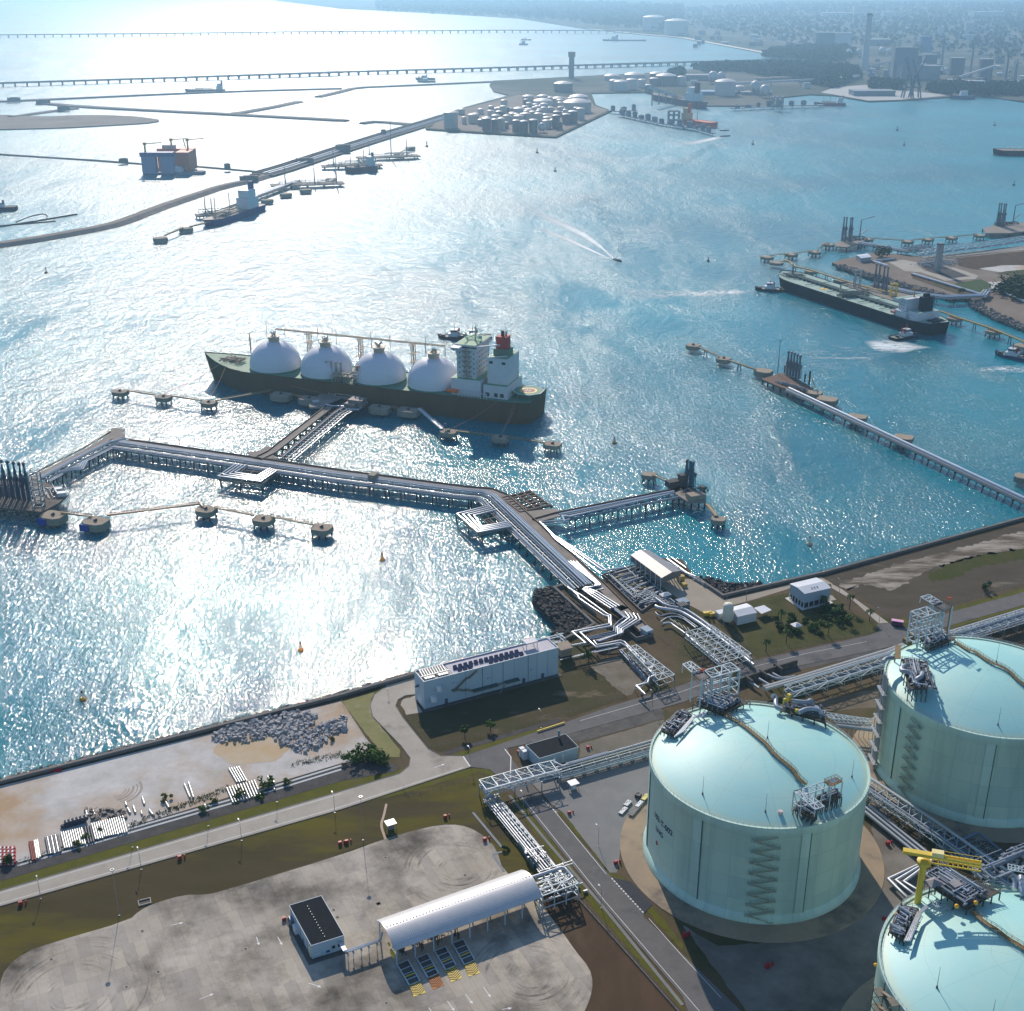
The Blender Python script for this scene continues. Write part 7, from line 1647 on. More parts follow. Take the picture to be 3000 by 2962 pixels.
kl = thing('link_pipes', zU(1560,780), 'silver pipes on a light gantry joining the two big tanks', 'pipes'); 
for pts, r, m in (([(1340,690,30),(1760,730,14),(1790,730,12)], .5, pipe_m), ([(1400,730,22),(1790,760,10)], .45, pipe_m), ([(1450,790,12),(1780,830,8),(1800,800,9)], .9, pipe_g), ([(1420,760,16),(1785,790,9)], .4, pipe_g)): pipe(kl, [zU(x,y,8) for x,y,z in pts], r, m)
q = MB()
for i in range(9): p = zU(1400+i*46,720+i*7,8); q.bar(V3(p,0), p, .3); q.bar(p-GV*3, p+GV*3, .25)
lattice(q, [zU(1345,665,9), zU(1740,725,9), zU(1780,760,9), zU(1380,720,9)], 8, 1, .2); q.build('gantry', steel_l, kl)
wc = thing('wall_pipes', zL(1900,800), 'pipework and white railed bridge at the right edge above the crane tank', 'pipes'); q = MB(); clutter(q, zL(1700,860,44), GU, GV, 34, 10, 60, rnd, .5, 4, .5); q.build('pipework', pipe_g, wc); q = MB(); lattice(q, [zb(1705,440,50), zb(2100,520,50), zb(2100,590,50), zb(1710,520,50)], 8, 2, .25, False); q.build('rail_bridge', steel_l, wc)
q = MB(); q.tube([zb(1790,630,47), zb(1815,700,46), zb(1800,800,45)], 1.0, 8); q.tube([zb(1890,620,47), zb(1900,800,46), zb(1932,900,45)], 1.1, 8); q.build('pipe', pipe_m, wc)
for x, y in ((1700,860),(1932,900)): q = MB(); p = zL(x,y,44); q.bar(V3(p,0), p, .8); q.build('support_post', steel_g, wc)
# ================================================================= pipe store and small yard things
galv = M("galv_pipe_store", (.55,.56,.53), (.46,.47,.45), .5, .4, .4)
dkp = M("dark_pipe_store", (.05,.055,.075), (.08,.08,.1), .5, .5); rdp = M("rust_pipe_store", (.20,.04,.025), (.26,.07,.045), .5, .7)
def store(fn, x0, x1, y0, y1, x2, y2, n, label, group, ms, r=.42, z=0.0, ln=None):
    """n loose pipes side by side between (x0,y0) and (x1,y1), each reaching to the offset (x2,y2)"""
    for i in range(n):
        k = i/max(1, n-1); a = fn(x0+(x1-x0)*k, y0+(y1-y0)*k); b = fn(x0+(x1-x0)*k+x2, y0+(y1-y0)*k+y2); d = (b-a)*rnd.uniform(.96, 1.03)
        q = MB(); q.cyl(a+UP*(r+.05+z), a+d+UP*(r+.05+z), r, r, 8); m = ms[i % len(ms)]
        lb = label if isinstance(label, str) else label[i % len(label)]
        tag(q.build('loose_pipe', m), lb, 'pipe', group)
store(zJ, 168, 186, 520, 518, 18, 105, 3, 'rust red pipe at the left end of the pipe store', 'rust red pipes of the store', [rdp])
store(zJ, 194, 212, 514, 508, 16, 100, 3, 'pale pipe lying against the rust red pipes', 'pale pipes beside the rust red ones', [galv])
store(zJ, 258, 325, 496, 480, 20, 98, 7, ['dark pipe in the mixed row between two pale stacks', 'pale pipe in the mixed dark and pale row'], 'mixed dark and pale pipes', [dkp, galv])
store(zJ, 347, 462, 468, 442, 22, 92, 10, 'pale pipe in the stack with weeds along its foot', 'pale pipes of the middle stack', [galv])
store(zJ, 482, 510, 436, 430, 22, 92, 3, 'dark pipe wedged between the two big pale stacks', 'dark pipes between the stacks', [dkp])
store(zJ, 520, 695, 418, 374, 24, 90, 15, 'pale pipe in the widest stack of the store', 'pale pipes of the widest stack', [galv])
store(zJ, 1284, 1440, 214, 172, 36, 84, 11, 'pale pipe in the lower right stack among green weeds', 'pale pipes of the lower right stack', [galv])
store(zJ, 1297, 1352, 104, 95, 46, 80, 5, 'pale pipe in the slanted stack above the weeds', 'pale pipes of the slanted upper stack', [galv])
for x, y, dx, dy, lb in ((1044,192,32,76,'first of two long pale pipes lying alone on the marl'),(1068,184,28,84,'second of two long pale pipes alone, nearer the stacks'),(1478,160,16,32,'short pale pipe sticking out of the weeds'),(1516,150,40,76,'pale pipe lying at the right end past the weeds'),(806,266,12,40,'short pale pipe alone above the scrap'),(935,288,22,38,'short pale pipe near the dry bush'),(755,316,12,38,'short pale pipe right of the scrap heap'),(722,328,16,28,'stubby pale pipe close to the scrap heap'),(800,348,4,16,'yellowish stub of pipe right of the scrap'),(845,338,20,28,'pale pipe under the dark bent frame'),(712,296,4,18,'small pipe offcut beside the scrap'),(488,345,8,36,'pale pipe end among dark scrap'),(528,345,10,20,'brownish pipe end among dark scrap')):
    a, b = zJ(x, y), zJ(x+dx, y+dy); q = MB(); q.cyl(a+UP*.5, b+UP*.5, .45, .45, 8); tag(q.build('loose_pipe', galv), lb, 'pipe', 'single pipes lying about')
rd = random.Random(21); q = MB()
for i in range(60):
    p = zJ(rd.uniform(480,710), rd.uniform(330,385)-.25*0); 
    if rd.random() < .5: q.bar(p+UP*rd.uniform(.2,1), p+Vector((rd.uniform(-2.5,2.5), rd.uniform(-2.5,2.5), rd.uniform(.3,1.4))), rd.uniform(.15,.5))
    else: q.box(p+UP*.5, (rd.uniform(.5,2), rd.uniform(.5,1.6), rd.uniform(.4,1.4)), rd.uniform(0,3))
tag(q.build('scrap_heap', M("scrap", (.10,.08,.07), (.25,.22,.19), .9, .7)), 'heap of dark scrap and offcuts above the widest pipe stack', None, None, 'stuff')
for i in range(6):
    a = zJ(362+i*22, 432-i*6); q = MB(); q.lathe(a+UP*.0, [(1.25,0),(1.35,.9),(.9,1.3),(.3,1.3)], 10); q.cyl(a+GU*1.2+UP*1.9-GV*1, a+GU*1.2+UP*1.9+GV*1, .9, .9, 10); tag(q.build('cable_drum', dkp), 'dark drum in the row above the pale pipe stack', 'drum', 'dark drums in a row')
rb = M("barrier_red", (.42,.02,.03)); 
for r_ in range(5):
    for c_ in range(4):
        a = zJ(6+c_*22, 560+r_*20); T_ = thing('road_barrier', a, 'red and white plastic barrier stacked at the left edge', 'barrier', 'red and white barriers in a block')
        for k, m in enumerate((rb, white_paint, rb)): q = MB(); q.box(a+GU*(k-1)*.75+UP*.6, (.75,1.3,1.2), GA); q.build('barrier_block', m, T_)
q = MB(); a = zJ(315,112); q.add([a+Vector((-3,-1.2,.1)), a+Vector((3,-1,.1)), a+Vector((2.6,1.4,.3)), a+Vector((.2,2.2,1.4)), a+Vector((-2.4,1.2,.2))], [(0,1,3),(1,2,3),(0,3,4)]); q.prism([a+Vector((-2,-1,0)), a+Vector((2.5,-.8,0)), a+Vector((2,1.2,0)), a+Vector((-1.5,1,0))], 0, .5); tag(q.build('red_tarpaulin', rb), 'crumpled bright red tarpaulin under the sea wall', 'tarpaulin')
# hose cabinets
def cabinet(p, s, label):
    s *= .78; T_ = thing('fire_hydrant', V3(p, 0), label, 'fire hydrant', 'red fire points'); p = V3(p, 0)
    q = MB(); q.box(p+UP*.9*s, (1.5*s,1.1*s,1.8*s), GA); q.build('hose_box', red_m, T_); q = MB(); c = p+GU*2.1*s; q.cyl(c, c+UP*1.6*s, .35*s, .28*s, 8); q.cyl(c+UP*1.1*s-GV*.6*s, c+UP*1.1*s+GV*.6*s, .22*s, .22*s, 7); q.build('standpipe', red_m, T_)
for fn, x, y, s, lb in ((zK,30,522,1.1,'red fire point by the top edge of the yard, left'),(zK,588,380,1.1,'red fire point above the rounded end of the yard'),(zK,812,510,1.2,'red fire point at the right shoulder of the yard'),(zK,1290,358,1.1,'red fire point on the paved lot'),(zK,1553,640,1.2,'red fire point beside the dark apron'),(zJ,1018,612,1.2,'red fire point midway along the concrete road'),(zJ,118,872,1.2,'red fire point at the left end of the dry lawn'),(zL,480,1300,1.3,'red fire point alone on the gravel below the tank'),(zL,1160,605,1.2,'red fire point right of the lettered tank pad'),(zL,1140,1030,1.0,'red fire point next to the stair tower tank'),(zL,10,1125,1.3,'red fire point at the kerb below the tank pad'),(zT,1232,1492,1.0,'red fire point left of the substation'),(zH,1395,1148,1.1,'red fire point on the dirt right of the substation'),(zJ,1925,530,1.1,'red fire point on the lawn above the yard'),(zQ,8,760,1.1,'red fire point beside the black roofed hut')):
    cabinet(fn(x, y), s, lb)
# light masts and road lamps
def lamp(p, h, label, arm=True, group='street lamps'):
    p = V3(p, 0); T_ = thing('street_lamp', p, label, 'street lamp', group); q = MB(); q.cyl(p, p+UP*h, .12, .07, 6); q.box(p+UP*.1, (.5,.5,.2)); q.build('pole', steel_g, T_)
    q = MB()
    if arm: q.bar(p+UP*h, p+UP*(h+.3)+GV*1.8, .12); q.box(p+UP*(h+.25)+GV*2, (.5,1,.2), GA)
    else:
        for i in range(8): a = i*pi/4; q.box(p+UP*h+Vector((cos(a), sin(a), 0))*.6, (.4,.4,.4))
    q.build('lamp_head', steel_g, T_)
lamp(zJ(675,932), 21, 'tall floodlight mast whose shadow crosses the left of the yard', False, 'floodlight masts'); lamp(zK(123,505), 21, 'tall floodlight mast near the little shelter above the yard', False, 'floodlight masts')
for fn, x, y in ((zJ,232,838),(zJ,800,672),(zJ,1368,508),(zJ,1895,350),(zJ,750,545),(zJ,1180,425),(zJ,1568,290),(zH,260,805),(zH,730,1245),(zH,1130,1030),(zH,1760,920),(zI,885,660),(zI,360,700),(zI,1110,830),(zK,1470,890),(zK,1030,345),(zK,1455,540),(zS,1700,490),(zS,1885,470)):
    lamp(fn(x, y), 9, 'thin road lamp with one arm beside the terminal roads')
# little shelters
for fn, x, y, lb in ((zK,280,440,'small flat roofed shelter on the lawn above the yard'),(zR,1140,420,'small flat roofed gate shelter on the paved lot')):
    p = fn(x, y); T_ = thing('shelter_hut', p, lb, 'shelter', 'small flat roofed shelters'); q = MB(); q.box(p+UP*3.1, (4.2,3.8,.25), GA); q.build('roof', roof_w, T_); q = MB(); q.box(p+UP*1.0, (2.2,1.8,1.9), GA); q.build('counter', steel_g if fn is zK else clad_w, T_)
    for a in (-1.8, 1.8):
        for b in (-1.5, 1.5): q = MB(); t = p+GU*a+GV*b; q.bar(t, t+UP*3, .18); q.build('post', steel_g, T_)
for x, y, dx, dy in ((1095,395,2,1),(1120,415,1.5,1)): pass
for fn, x, y, sx, sy, h, lb, m in ((zK,1685,312,4.5,1.6,1.2,'white crate on the low trailer beside the tank pad',clad_w),(zK,1720,275,4.5,1.8,1.4,'cream crate on the low trailer end',M("crate_cream",(.62,.52,.2))),(zK,1620,305,4,2,1.0,'grey pipe frame lying on the paved lot',steel_g),(zK,1595,345,5,1.8,.8,'second grey pipe frame nearer the road',steel_g),(zK,1680,262,2.2,2.2,1.6,'dark pump skid behind the trailer',steel_d)):
    p = fn(x, y); T_ = MB(); T_.box(p+UP*(h/2+.1), (sx,sy,h), GA+.5); 
    for i in range(4): T_.bar(p+GU*(i-1.5)*sx*.2+UP*h, p+GU*(i-1.5)*sx*.2+UP*(h+.3)+GV*.6, .2)
    tag(T_.build('equipment_crate', m), lb, 'crate', 'crates and frames on the paved lot')
tr_ = thing('low_trailer', zK(1660,345), 'long low flatbed trailer at the edge of the tank pad', 'trailer'); q = MB(); q.bar(zK(1635,365,.9), zK(1735,250,.9), 2.2, .35); q.build('bed', steel_d, tr_)
q = MB(); [q.cyl(zK(1640+k*18,360-k*21,.4)-GV*.9, zK(1640+k*18,360-k*21,.4)+GV*.9, .42, .42, 8) for k in range(5)]; q.build('wheel_set', dkp, tr_)
q = MB(); a = zJ(820,860); q.wall([zJ(782,852), zJ(850,835), zJ(855,862), zJ(788,880), zJ(782,852)], .35, 0, .5); pt_ = thing('drain_pit', a, 'open rectangular drain pit with pale rim at the yard edge', 'pit'); q.build('rim', conc_m, pt_); q = MB(); q.sheet([zJ(x,y,.08) for x,y in ((785,855),(848,838),(853,860),(790,876))]); q.build('pit_floor', blk, pt_)
for x, y, fn in ((805,1020,zJ),(715,1336,zJ),(290,1180,zJ),(895,1250,zJ),(1390,1120,zJ),(250,603,zK),(210,865,zK),(255,1427,zK),(700,703,zK),(570,640,zQ),(612,724,zQ),(1078,568,zQ)):
    p = fn(x, y, .125); q = MB(); q.box(p, (1.6,1.6,.06), GA); T_ = thing('manhole_cover', p, 'square pale rimmed manhole cover in the concrete yard', 'manhole', 'manhole covers of the yard'); q.build('rim', conc_m, T_); q = MB(); q.box(p+UP*.04, (.9,.9,.04), GA); q.build('lid', dark_conc, T_)
# fences
fence_m = M('fence_grey', (.16,.165,.165), (.2,.2,.2), .5, .75)
def fence(pts, label, h=2.2, step=3.0, m=None):
    T_ = thing('chain_fence', V3(pts[0], 0), label, 'fence', 'wire fences'); q = MB()
    for a, b in zip(pts[:-1], pts[1:]):
        for z in (h, h*.5): q.bar(V3(a,z), V3(b,z), .04)
    q.build('wire', m or fence_m, T_); q = MB()
    for p, d in along(pts, step): q.bar(V3(p,0), V3(p,h), .08)
    q.build('post_row', m or fence_m, T_)
fence([zK(1345,840), zK(1640,1170), zK(1932,1500), zK(2200,1800)], 'long wire fence on a low kerb below the canopy'); q = MB(); q.wall([zK(1345,845), zK(1640,1175), zK(1932,1505), zK(2200,1805)], .4, 0, .5); tag(q.build('kerb', curb_m), kind='structure')
fence([zH(360,965), zH(500,1145), zH(640,1120), zH(1240,960), zH(1610,850)], 'wire fence round the shaded lot of the long hall'); fence([zH(1430,660), zH(1615,855)], 'short wire fence between grass and gravel right of the hall')
fence([zH(0,885), zH(135,1080), zH(240,1195)], 'wire fence at the right end of the marl yard', 2, 3, rail_m); fence([zI(215,835), zI(425,1015), zI(860,915), zI(1100,865)], 'wire fence round the lawn of the white shed'); fence([zK(350,215), zK(385,265), zK(800,160), zK(840,110)], 'wire fence on the grass corner at the junction')
fence([zI(1530,725), zI(1932,605), zI(2300,500)], 'wire fence along the far road on the right'); fence([zS(1020,760), zS(1110,830), zS(1560,1100)], 'wire fence beside the service track'); q = MB(); q.wall([zT(1445,1260), zT(1755,1160)], .4, .4, 1.0); tag(q.build('guard_rail', yellow_m), 'yellow guard rail beside the trench', 'rail')
gc = thing('drain_channel', zR(850,950), 'pale concrete drain channel between grass strips beside the lower road', 'drain'); q = MB(); q.wall([zR(430,500), zR(820,980), zR(1100,1310), zK(1480,880), zK(1932,1440)], 1.2, 0, .16); q.build('channel', tarmac_m, gc)
for pts in ([zR(20,690), zR(345,1080)], [zR(240,1160), zR(345,1130)], [zR(250,1170), zR(370,1350)]):
    q = MB(); q.wall(pts, 1.0, 0, .2); T_ = thing('drain_channel', pts[0], 'grey drain cover strip between the yard and the low rack', 'drain', 'grey drain strips'); q.build('channel', M("drain_cover", (.14,.16,.18)) if "drain_cover" not in MAT else MAT["drain_cover"], T_)
for y0, y1 in ((628,430),(650,452)): q = MB(); q.strip([zJ(100,y0), zJ(730,y0-185), zJ(1300,y0-350), zJ(1932,y0-545)], 1.1, .10); tag(q.build('kerb_strip', M("pale_strip", (.36,.40,.42)) if "pale_strip" not in MAT else MAT["pale_strip"]), kind='structure')
pth = [zK(255,300), zK(240,370), zK(222,420), zK(250,500)]; q = MB(); q.strip(smooth(pth, 2, False), 1.0, .09); tag(q.build('path', M("path_pink", (.34,.24,.17))), kind='structure')

# ================================================================= trees and bushes
leaf_a = M("leaf_mid", (.060,.105,.016), (.095,.15,.03), .7, .75, 0, 4); leaf_d = M("leaf_dark", (.03,.062,.014), (.055,.095,.022), .6, .75, 0, 4); leaf_y = M("leaf_dry", (.16,.15,.04), (.11,.12,.03), .7, .8); bark = M("bark", (.07,.05,.035), (.1,.075,.05), .8, .9)
def leafblob(mb, c, r, n, rd, flat=.8, size=.55):
    clumps = [(Vector((rd.gauss(0,.42), rd.gauss(0,.42), rd.gauss(0,.34)*flat))*r, rd.uniform(.3,.55)*r) for _ in range(max(4, n//22))]
    for i in range(n):
        o, s = rd.choice(clumps); d = Vector((rd.gauss(0,1), rd.gauss(0,1), rd.gauss(0,1))).normalized(); p = c+o+d*s*rd.uniform(.6,1)
        if p.z < .1: p.z = .15+rd.random()*.4
        nrm = (d+Vector((rd.uniform(-.7,.7), rd.uniform(-.7,.7), rd.uniform(0,.9)))).normalized(); a = nrm.cross(Vector((.3,.2,1))).normalized(); b = nrm.cross(a); k = size*rd.uniform(.6,1.3)
        mb.add([p+a*k, p+b*k*.7, p-a*k, p-b*k*.7], [(0,1,2,3)])
def bush(p, r, label, m=None, n=170, group='garden and roadside bushes', stretch=None):
    p = V3(p, 0); rd = random.Random(int(p.x*7+p.y)); q = MB(); T_ = thing('bush', p, label, 'bush', group)
    leafblob(q, p+UP*r*.55, r, n, rd, .7, .28+.1*r); q.build('foliage', m or leaf_a, T_)
def tree(p, h, r, label, m=None, n=240, group=None):
    p = V3(p, 0); rd = random.Random(int(p.x*3+p.y*5)); T_ = thing('tree', p, label, 'tree', group); q = MB(); q.tube([p, p+UP*h*.4+GU*.2, p+UP*h*.7], .28, 6, .12)
    for i in range(4): a = rd.uniform(0, 6.3); q.tube([p+UP*h*.4, p+UP*h*.65+Vector((cos(a), sin(a), 0))*r*.6], .12, 5, .05)
    q.build('trunk', bark, T_); q = MB(); leafblob(q, p+UP*h*.68, r, n, rd, .9, .5); q.build('crown', m or leaf_d, T_)
def palm(p, h, label, group='palms on the lawn'):
    p = V3(p, 0); rd = random.Random(int(p.x*11+p.y)); T_ = thing('palm_tree', p, label, 'palm', group); q = MB(); q.tube([p, p+UP*h*.5+GU*.15, p+UP*h], .24, 6, .16); q.build('trunk', bark, T_); q = MB(); c = p+UP*h
    for i in range(13):
        a = i*2*pi/13+rd.uniform(-.2,.2); d = Vector((cos(a), sin(a), 0)); s = Vector((-sin(a), cos(a), 0)); L = rd.uniform(2.2,3.0); e = rd.uniform(.3,1.0); pts = [c, c+d*L*.45+UP*e, c+d*L*.85+UP*(e*.4), c+d*L-UP*.9]
        for j, (u0, u1) in enumerate(((.1,.5),(.5,.42),(.42,.05))):
            q.add([pts[j]-s*u0, pts[j]+s*u0, pts[j+1]+s*u1-UP*.1, pts[j+1]-s*u1-UP*.1], [(0,1,2,3)])
    q.build('crown', leaf_d, T_)
for x, y, h, lb in ((943,745,8,'palm at the right edge of the lawn near the path'),(1056,810,6,'palm standing at the corner by the road'),(585,935,7,'palm on the front lawn, left of centre'),(470,985,6,'palm at the front left corner of the lawn'),(822,895,7,'palm in front of the garden shrubs'),(556,815,6,'palm behind the left garden shrubs'),(862,800,6,'palm among the dark shrubs'),(795,735,6,'palm against the wall of the white shed'),(940,835,5,'small palm right of the dark shrubs')): palm(zI(x,y), h, lb)
grd = [(620,800,3.2,'d'),(540,840,3.0,'d'),(585,860,3.4,'d'),(640,880,3,'d'),(715,860,3,'a'),(745,845,3.2,'a'),(690,815,2.2,'d'),(770,885,2.0,'d'),(780,760,2.6,'d'),(820,750,3.4,'d'),(860,770,3.2,'d'),(900,790,3.4,'d'),(925,815,3,'d'),(880,820,2.6,'a'),(830,800,2.8,'d'),(800,830,2.4,'a'),(600,815,2,'a'),(520,800,2.2,'d'),(850,740,2.6,'d'),(890,740,2.4,'d')]
for x, y, r, k in grd: bush(zI(x,y), r, 'rounded dark green shrub in the garden before the white shed' if k == 'd' else 'lighter green shrub in the garden before the white shed', leaf_d if k == 'd' else leaf_a, 190, 'garden shrubs')
bush(zI(1710,640), 3.4, 'lone dark bush on the earth field at the right', leaf_d)
for x, y, r in ((75,1215,4.5),(130,1190,5),(180,1215,5),(215,1220,4)): bush(zH(x,y), r, 'big green bush clump at the corner of the drain and the loop road', leaf_a, 260, 'bush clump at the marl yard corner')
for x, y, r, m, lb in ((937,272,2.2,leaf_y,'dry yellow bush alone on the marl'),(1155,345,2.4,leaf_a,'green weed bush on the drain bank'),(1350,262,3.2,leaf_a,'weed bush growing over the lower right pipe stack'),(1500,210,3.4,leaf_a,'weeds over the right end of the pipe stack'),(1530,180,2.4,leaf_a,'weeds behind the last loose pipe'),(1625,185,2.2,leaf_a,'small green bush right of the pipe stacks'),(1210,290,1.8,leaf_y,'dry weeds left of the lower right stack'),(40,630,3.6,leaf_d,'dark bush in front of the red barriers'),(440,540,2.4,leaf_y,'yellowish weeds at the foot of the middle stack'),(490,490,1.8,leaf_a,'weeds between the big pale stacks'),(570,450,1.3,leaf_a,'tiny weed on top of the widest stack'),(1480,260,2.2,leaf_a,'weeds at the foot of the lower right stack')): bush(zJ(x,y), r, lb, m, 150)
bush(zG(1880,1095), 1.8, 'dry tuft beside the rubble', leaf_y, 110); bush(zR(380,1110), 1.8, 'dark weeds at the bend of the drain strip', leaf_d, 110)
tree(zT(625,1320), 6.5, 2.6, 'small dark tree in the shaded lot, left', leaf_d, 220, 'young trees in the lot'); tree(zT(912,1235), 5.5, 2.2, 'small green tree in the shaded lot, right', leaf_a, 200, 'young trees in the lot'); tree(zS(398,1045), 8, 3.4, 'round dark tree beside the right end of the long hall', leaf_d, 320)
rd = random.Random(77); q = MB()
for fn, n, xs, ys, s in ((zJ,190,(740,1290),(215,420),.3),(zJ,130,(100,740),(420,640),.26),(zG,110,(1650,1932),(1180,1240),.26)):
    for _ in range(n):
        x = rd.uniform(*xs); t = (x-xs[0])/(xs[1]-xs[0]); yc = ys[1]+(ys[0]-ys[1])*t+rd.uniform(-16,16); p = fn(x, yc)
        for k in range(4): a = rd.uniform(0,6.3); o = Vector((cos(a), sin(a), 0))*rd.uniform(.1,.9); q.add([p+o, p+o+Vector((s,0,0)), p+o*1.6+Vector((s*.5, s*.3, s*2))], [(0,1,2)])
tag(q.build('weeds', leaf_y), kind='stuff')
# ================================================================= the right-hand peninsula behind the tanker
z5 = frame(2430, 640, 570/1106)
pen = poly(z5, [(15,246),(75,226),(150,214),(250,190),(440,200),(520,214),(1106,150),(1900,60),(2200,120),(2200,900),(1500,740),(1106,602),(1000,560),(870,492),(858,462),(740,447),(700,441),(480,382),(270,326),(90,268),(60,264)], 0)
ground('sand_spit', M("spit_soil", (.19,.15,.115), (.25,.205,.16), .02, .9, 0, 9), pen, -1.0, base=SEA-1)
def reg5(name, m, pts, z, amp=3): return ground(name, m, rough_edge(poly(z5, pts, z), 8, amp, len(pts)), z)
reg5('brown_field', brown_m, [(720,225),(1106,185),(1500,150),(1500,290),(840,290),(740,270)], -.9); reg5('sand_patch', marl_m, [(850,285),(1000,265),(1300,270),(1300,300),(960,305)], -.85)
reg5('green_patch', grass_m, [(940,310),(1106,290),(1400,300),(1400,345),(1106,335)], -.8); reg5('sand_patch', marl_m, [(890,365),(1106,342),(1400,345),(1400,380),(930,400)], -.75); reg5('green_patch', leaf_d, [(700,370),(860,345),(930,380),(860,420),(780,400)], -.7)
reg5('sand_apron', sand_m, [(330,245),(420,235),(500,250),(530,290),(560,310),(430,300)], -.8, 1); reg5('road', conc_m, [(520,218),(1106,155),(1500,115),(1500,130),(1106,178),(620,225),(540,235)], -.78, 0); reg5('dirt_bank', soil_m, [(480,310),(860,430),(760,440),(470,340)], -.78, 1)
reg5('pale_path', conc_m, [(600,225),(640,255),(850,325),(830,345),(660,355),(500,300),(560,300),(680,340),(800,330),(620,260)], -.70, 0); reg5('dark_bund', ditch_m, [(510,250),(620,262),(800,320),(720,335),(560,300)], -.72, 0)
for line, w, n, sd in (([z5(60,262), z5(90,266), z5(270,324), z5(480,380), z5(740,446)], 12, 1500, 31), ([z5(858,462), z5(870,490), z5(1000,558), z5(1106,600), z5(1300,670)], 12, 700, 32)):
    ln = offset_line(line, 0); slab_slope('rock_slope', [V3(p,0) for p in ln[::-1]], 11, rock_m, -.8); rocks('armour_rock', band(ln, -12, 3), n, 1.2, 3.0, M("spit_rock%d" % sd, (.17,.155,.14), (.27,.25,.23), .5, .85), lambda p: rnd.uniform(-3.4, -.3), sd)
sp_ = gable('low white shed on the tip of the sand spit', [z5(180,228,4), z5(240,220,4), z5(215,200,4), z5(150,210,4)], -1, 4, .8, 'spit_shed', M("shed_grey", (.3,.32,.34)), roof_w)
bush(z5(292,215), 11, 'large dark bush behind the spit shed', leaf_d, 420, 'bushes on the spit'); bush(z5(760,425), 5, 'small dark bush at the end of the dirt bank', leaf_d, 150, 'bushes on the spit')
for x, y, r in ((985,425,12),(1020,400,13),(1060,420,14),(1100,400,14),(1080,450,12),(1130,440,15),(1160,410,14)): bush(z5(x,y), r, 'dark green tree clump at the right edge behind the tanker stern', leaf_d, 380, 'tree clump at the right edge')
fs_ = thing('vent_stack', z5(612,305), 'grey square vent stack on the sand spit', 'stack'); q = MB(); p = z5(612,303,-1); q.box(p+UP*16, (6,5,32), .3); q.build('shaft', steel_g, fs_); q = MB(); q.box(p+UP*32.5, (7,6,1.4), .3); q.build('cap', steel_d, fs_)
truss_rack('pipe_rack', [z5(525,208,2), z5(880,165,2), z5(1106,130,2), z5(1500,85,2)], 9, 2.5, 8, 'long truss pipe rack along the far shore of the sand spit', [(-2,.8,3.4,pipe_g),(1,.8,3.4,pipe_m)], 11, False, wb=.5)
for pts, lb in (([(250,244),(330,268)], 'short fat pipe by the spit apron'), ([(258,240),(365,230)], 'white pipe below the dark spit bush'), ([(472,314),(860,430)], 'long silver pipeline down the dirt bank'), ([(880,410),(950,402),(1106,470),(1400,590)], 'twin pipeline curving to the right edge behind the tanker')):
    T_ = thing('pipeline', z5(*pts[0]), lb, 'pipeline', 'pipelines of the sand spit'); pipe(T_, [z5(x,y,1) for x,y in pts], 1.2); q = MB()
    for p, d in along([z5(x,y,1) for x,y in pts], 14): q.box(V3(p,-.1), (1,3,1.8), atan2(d.y,d.x))
    q.build('saddle', curb_m, T_)
q = MB(); clutter(q, z5(560,300,-.7), GU, GV, 70, 40, 60, rnd, .5, 4, .6); tt = thing('valve_yard', z5(640,310), 'fenced valve yard with grey pipes on the sand spit', 'valve yard'); q.build('pipework', steel_g, tt); q = MB(); clutter(q, z5(460,210,0), GU, GV, 50, 30, 70, rnd, .5, 7, .6); q.build('pipe_manifold', steel_g, tt)

# ================================================================= far water works
bank_m = M("bank_rock", (.21,.175,.145), (.30,.26,.22), .06, .9, 0, 8); farsoil = M("far_soil", (.24,.19,.15), (.32,.27,.22), .01, .95, 0, 9)
def bank(name, fn, pts, w, label, h=3.0, cat='breakwater', amp=3.0):
    P = smooth([fn(x,y,SEA) if not isinstance(x, Vector) else x for x, y in pts], 1, False); mb = MB(); L0, L1 = offset_line(P, w/2+h*1.6), offset_line(P, w/2); R1, R0 = offset_line(P, -w/2), offset_line(P, -w/2-h*1.6); rows_ = []
    for i in range(len(P)): rows_.append([V3(L0[i],SEA-.5), V3(L1[i],SEA+h+rnd.uniform(-.4,.4)), V3(R1[i],SEA+h+rnd.uniform(-.4,.4)), V3(R0[i],SEA-.5)])
    vs = [v for r in rows_ for v in r]; fs = []
    for i in range(len(P)-1):
        for j in range(3): fs.append((i*4+j, (i+1)*4+j, (i+1)*4+j+1, i*4+j+1)[::-1])
    mb.add(vs, fs); return tag(mb.build(name, bank_m), label, cat)
def multi(*segs): return [fn(x, y, SEA) for fn, pts in segs for x, y in pts]
bank('breakwater', zA, [(-300,1440),(0,1395),(300,1348),(600,1292),(720,1255),(880,1190),(1100,1115),(1250,1065),(1400,1035),(1500,1005)], 12, 'long curved rock breakwater at the left leading to the causeway', 5)
cz = M("causeway_road", (.27,.23,.19), (.22,.19,.155), .03, .9); cw1 = thing('causeway', zA(1750,940), 'broad hazy causeway with pipe racks running up to the tank farm', 'causeway'); q = MB()
ctr = multi((zA, [(1480,1000),(1600,965),(1932,855)]), (zB, [(250,775),(480,705),(640,655)])); q.wall(ctr, 46, SEA-.5, SEA+3.5); q.build('embankment', cz, cw1)
for o_ in (-14, -4, 8, 17): pipe(cw1, shift(ctr, o_, SEA+6), 1.6, pipe_g if o_ < 0 else bank_m)
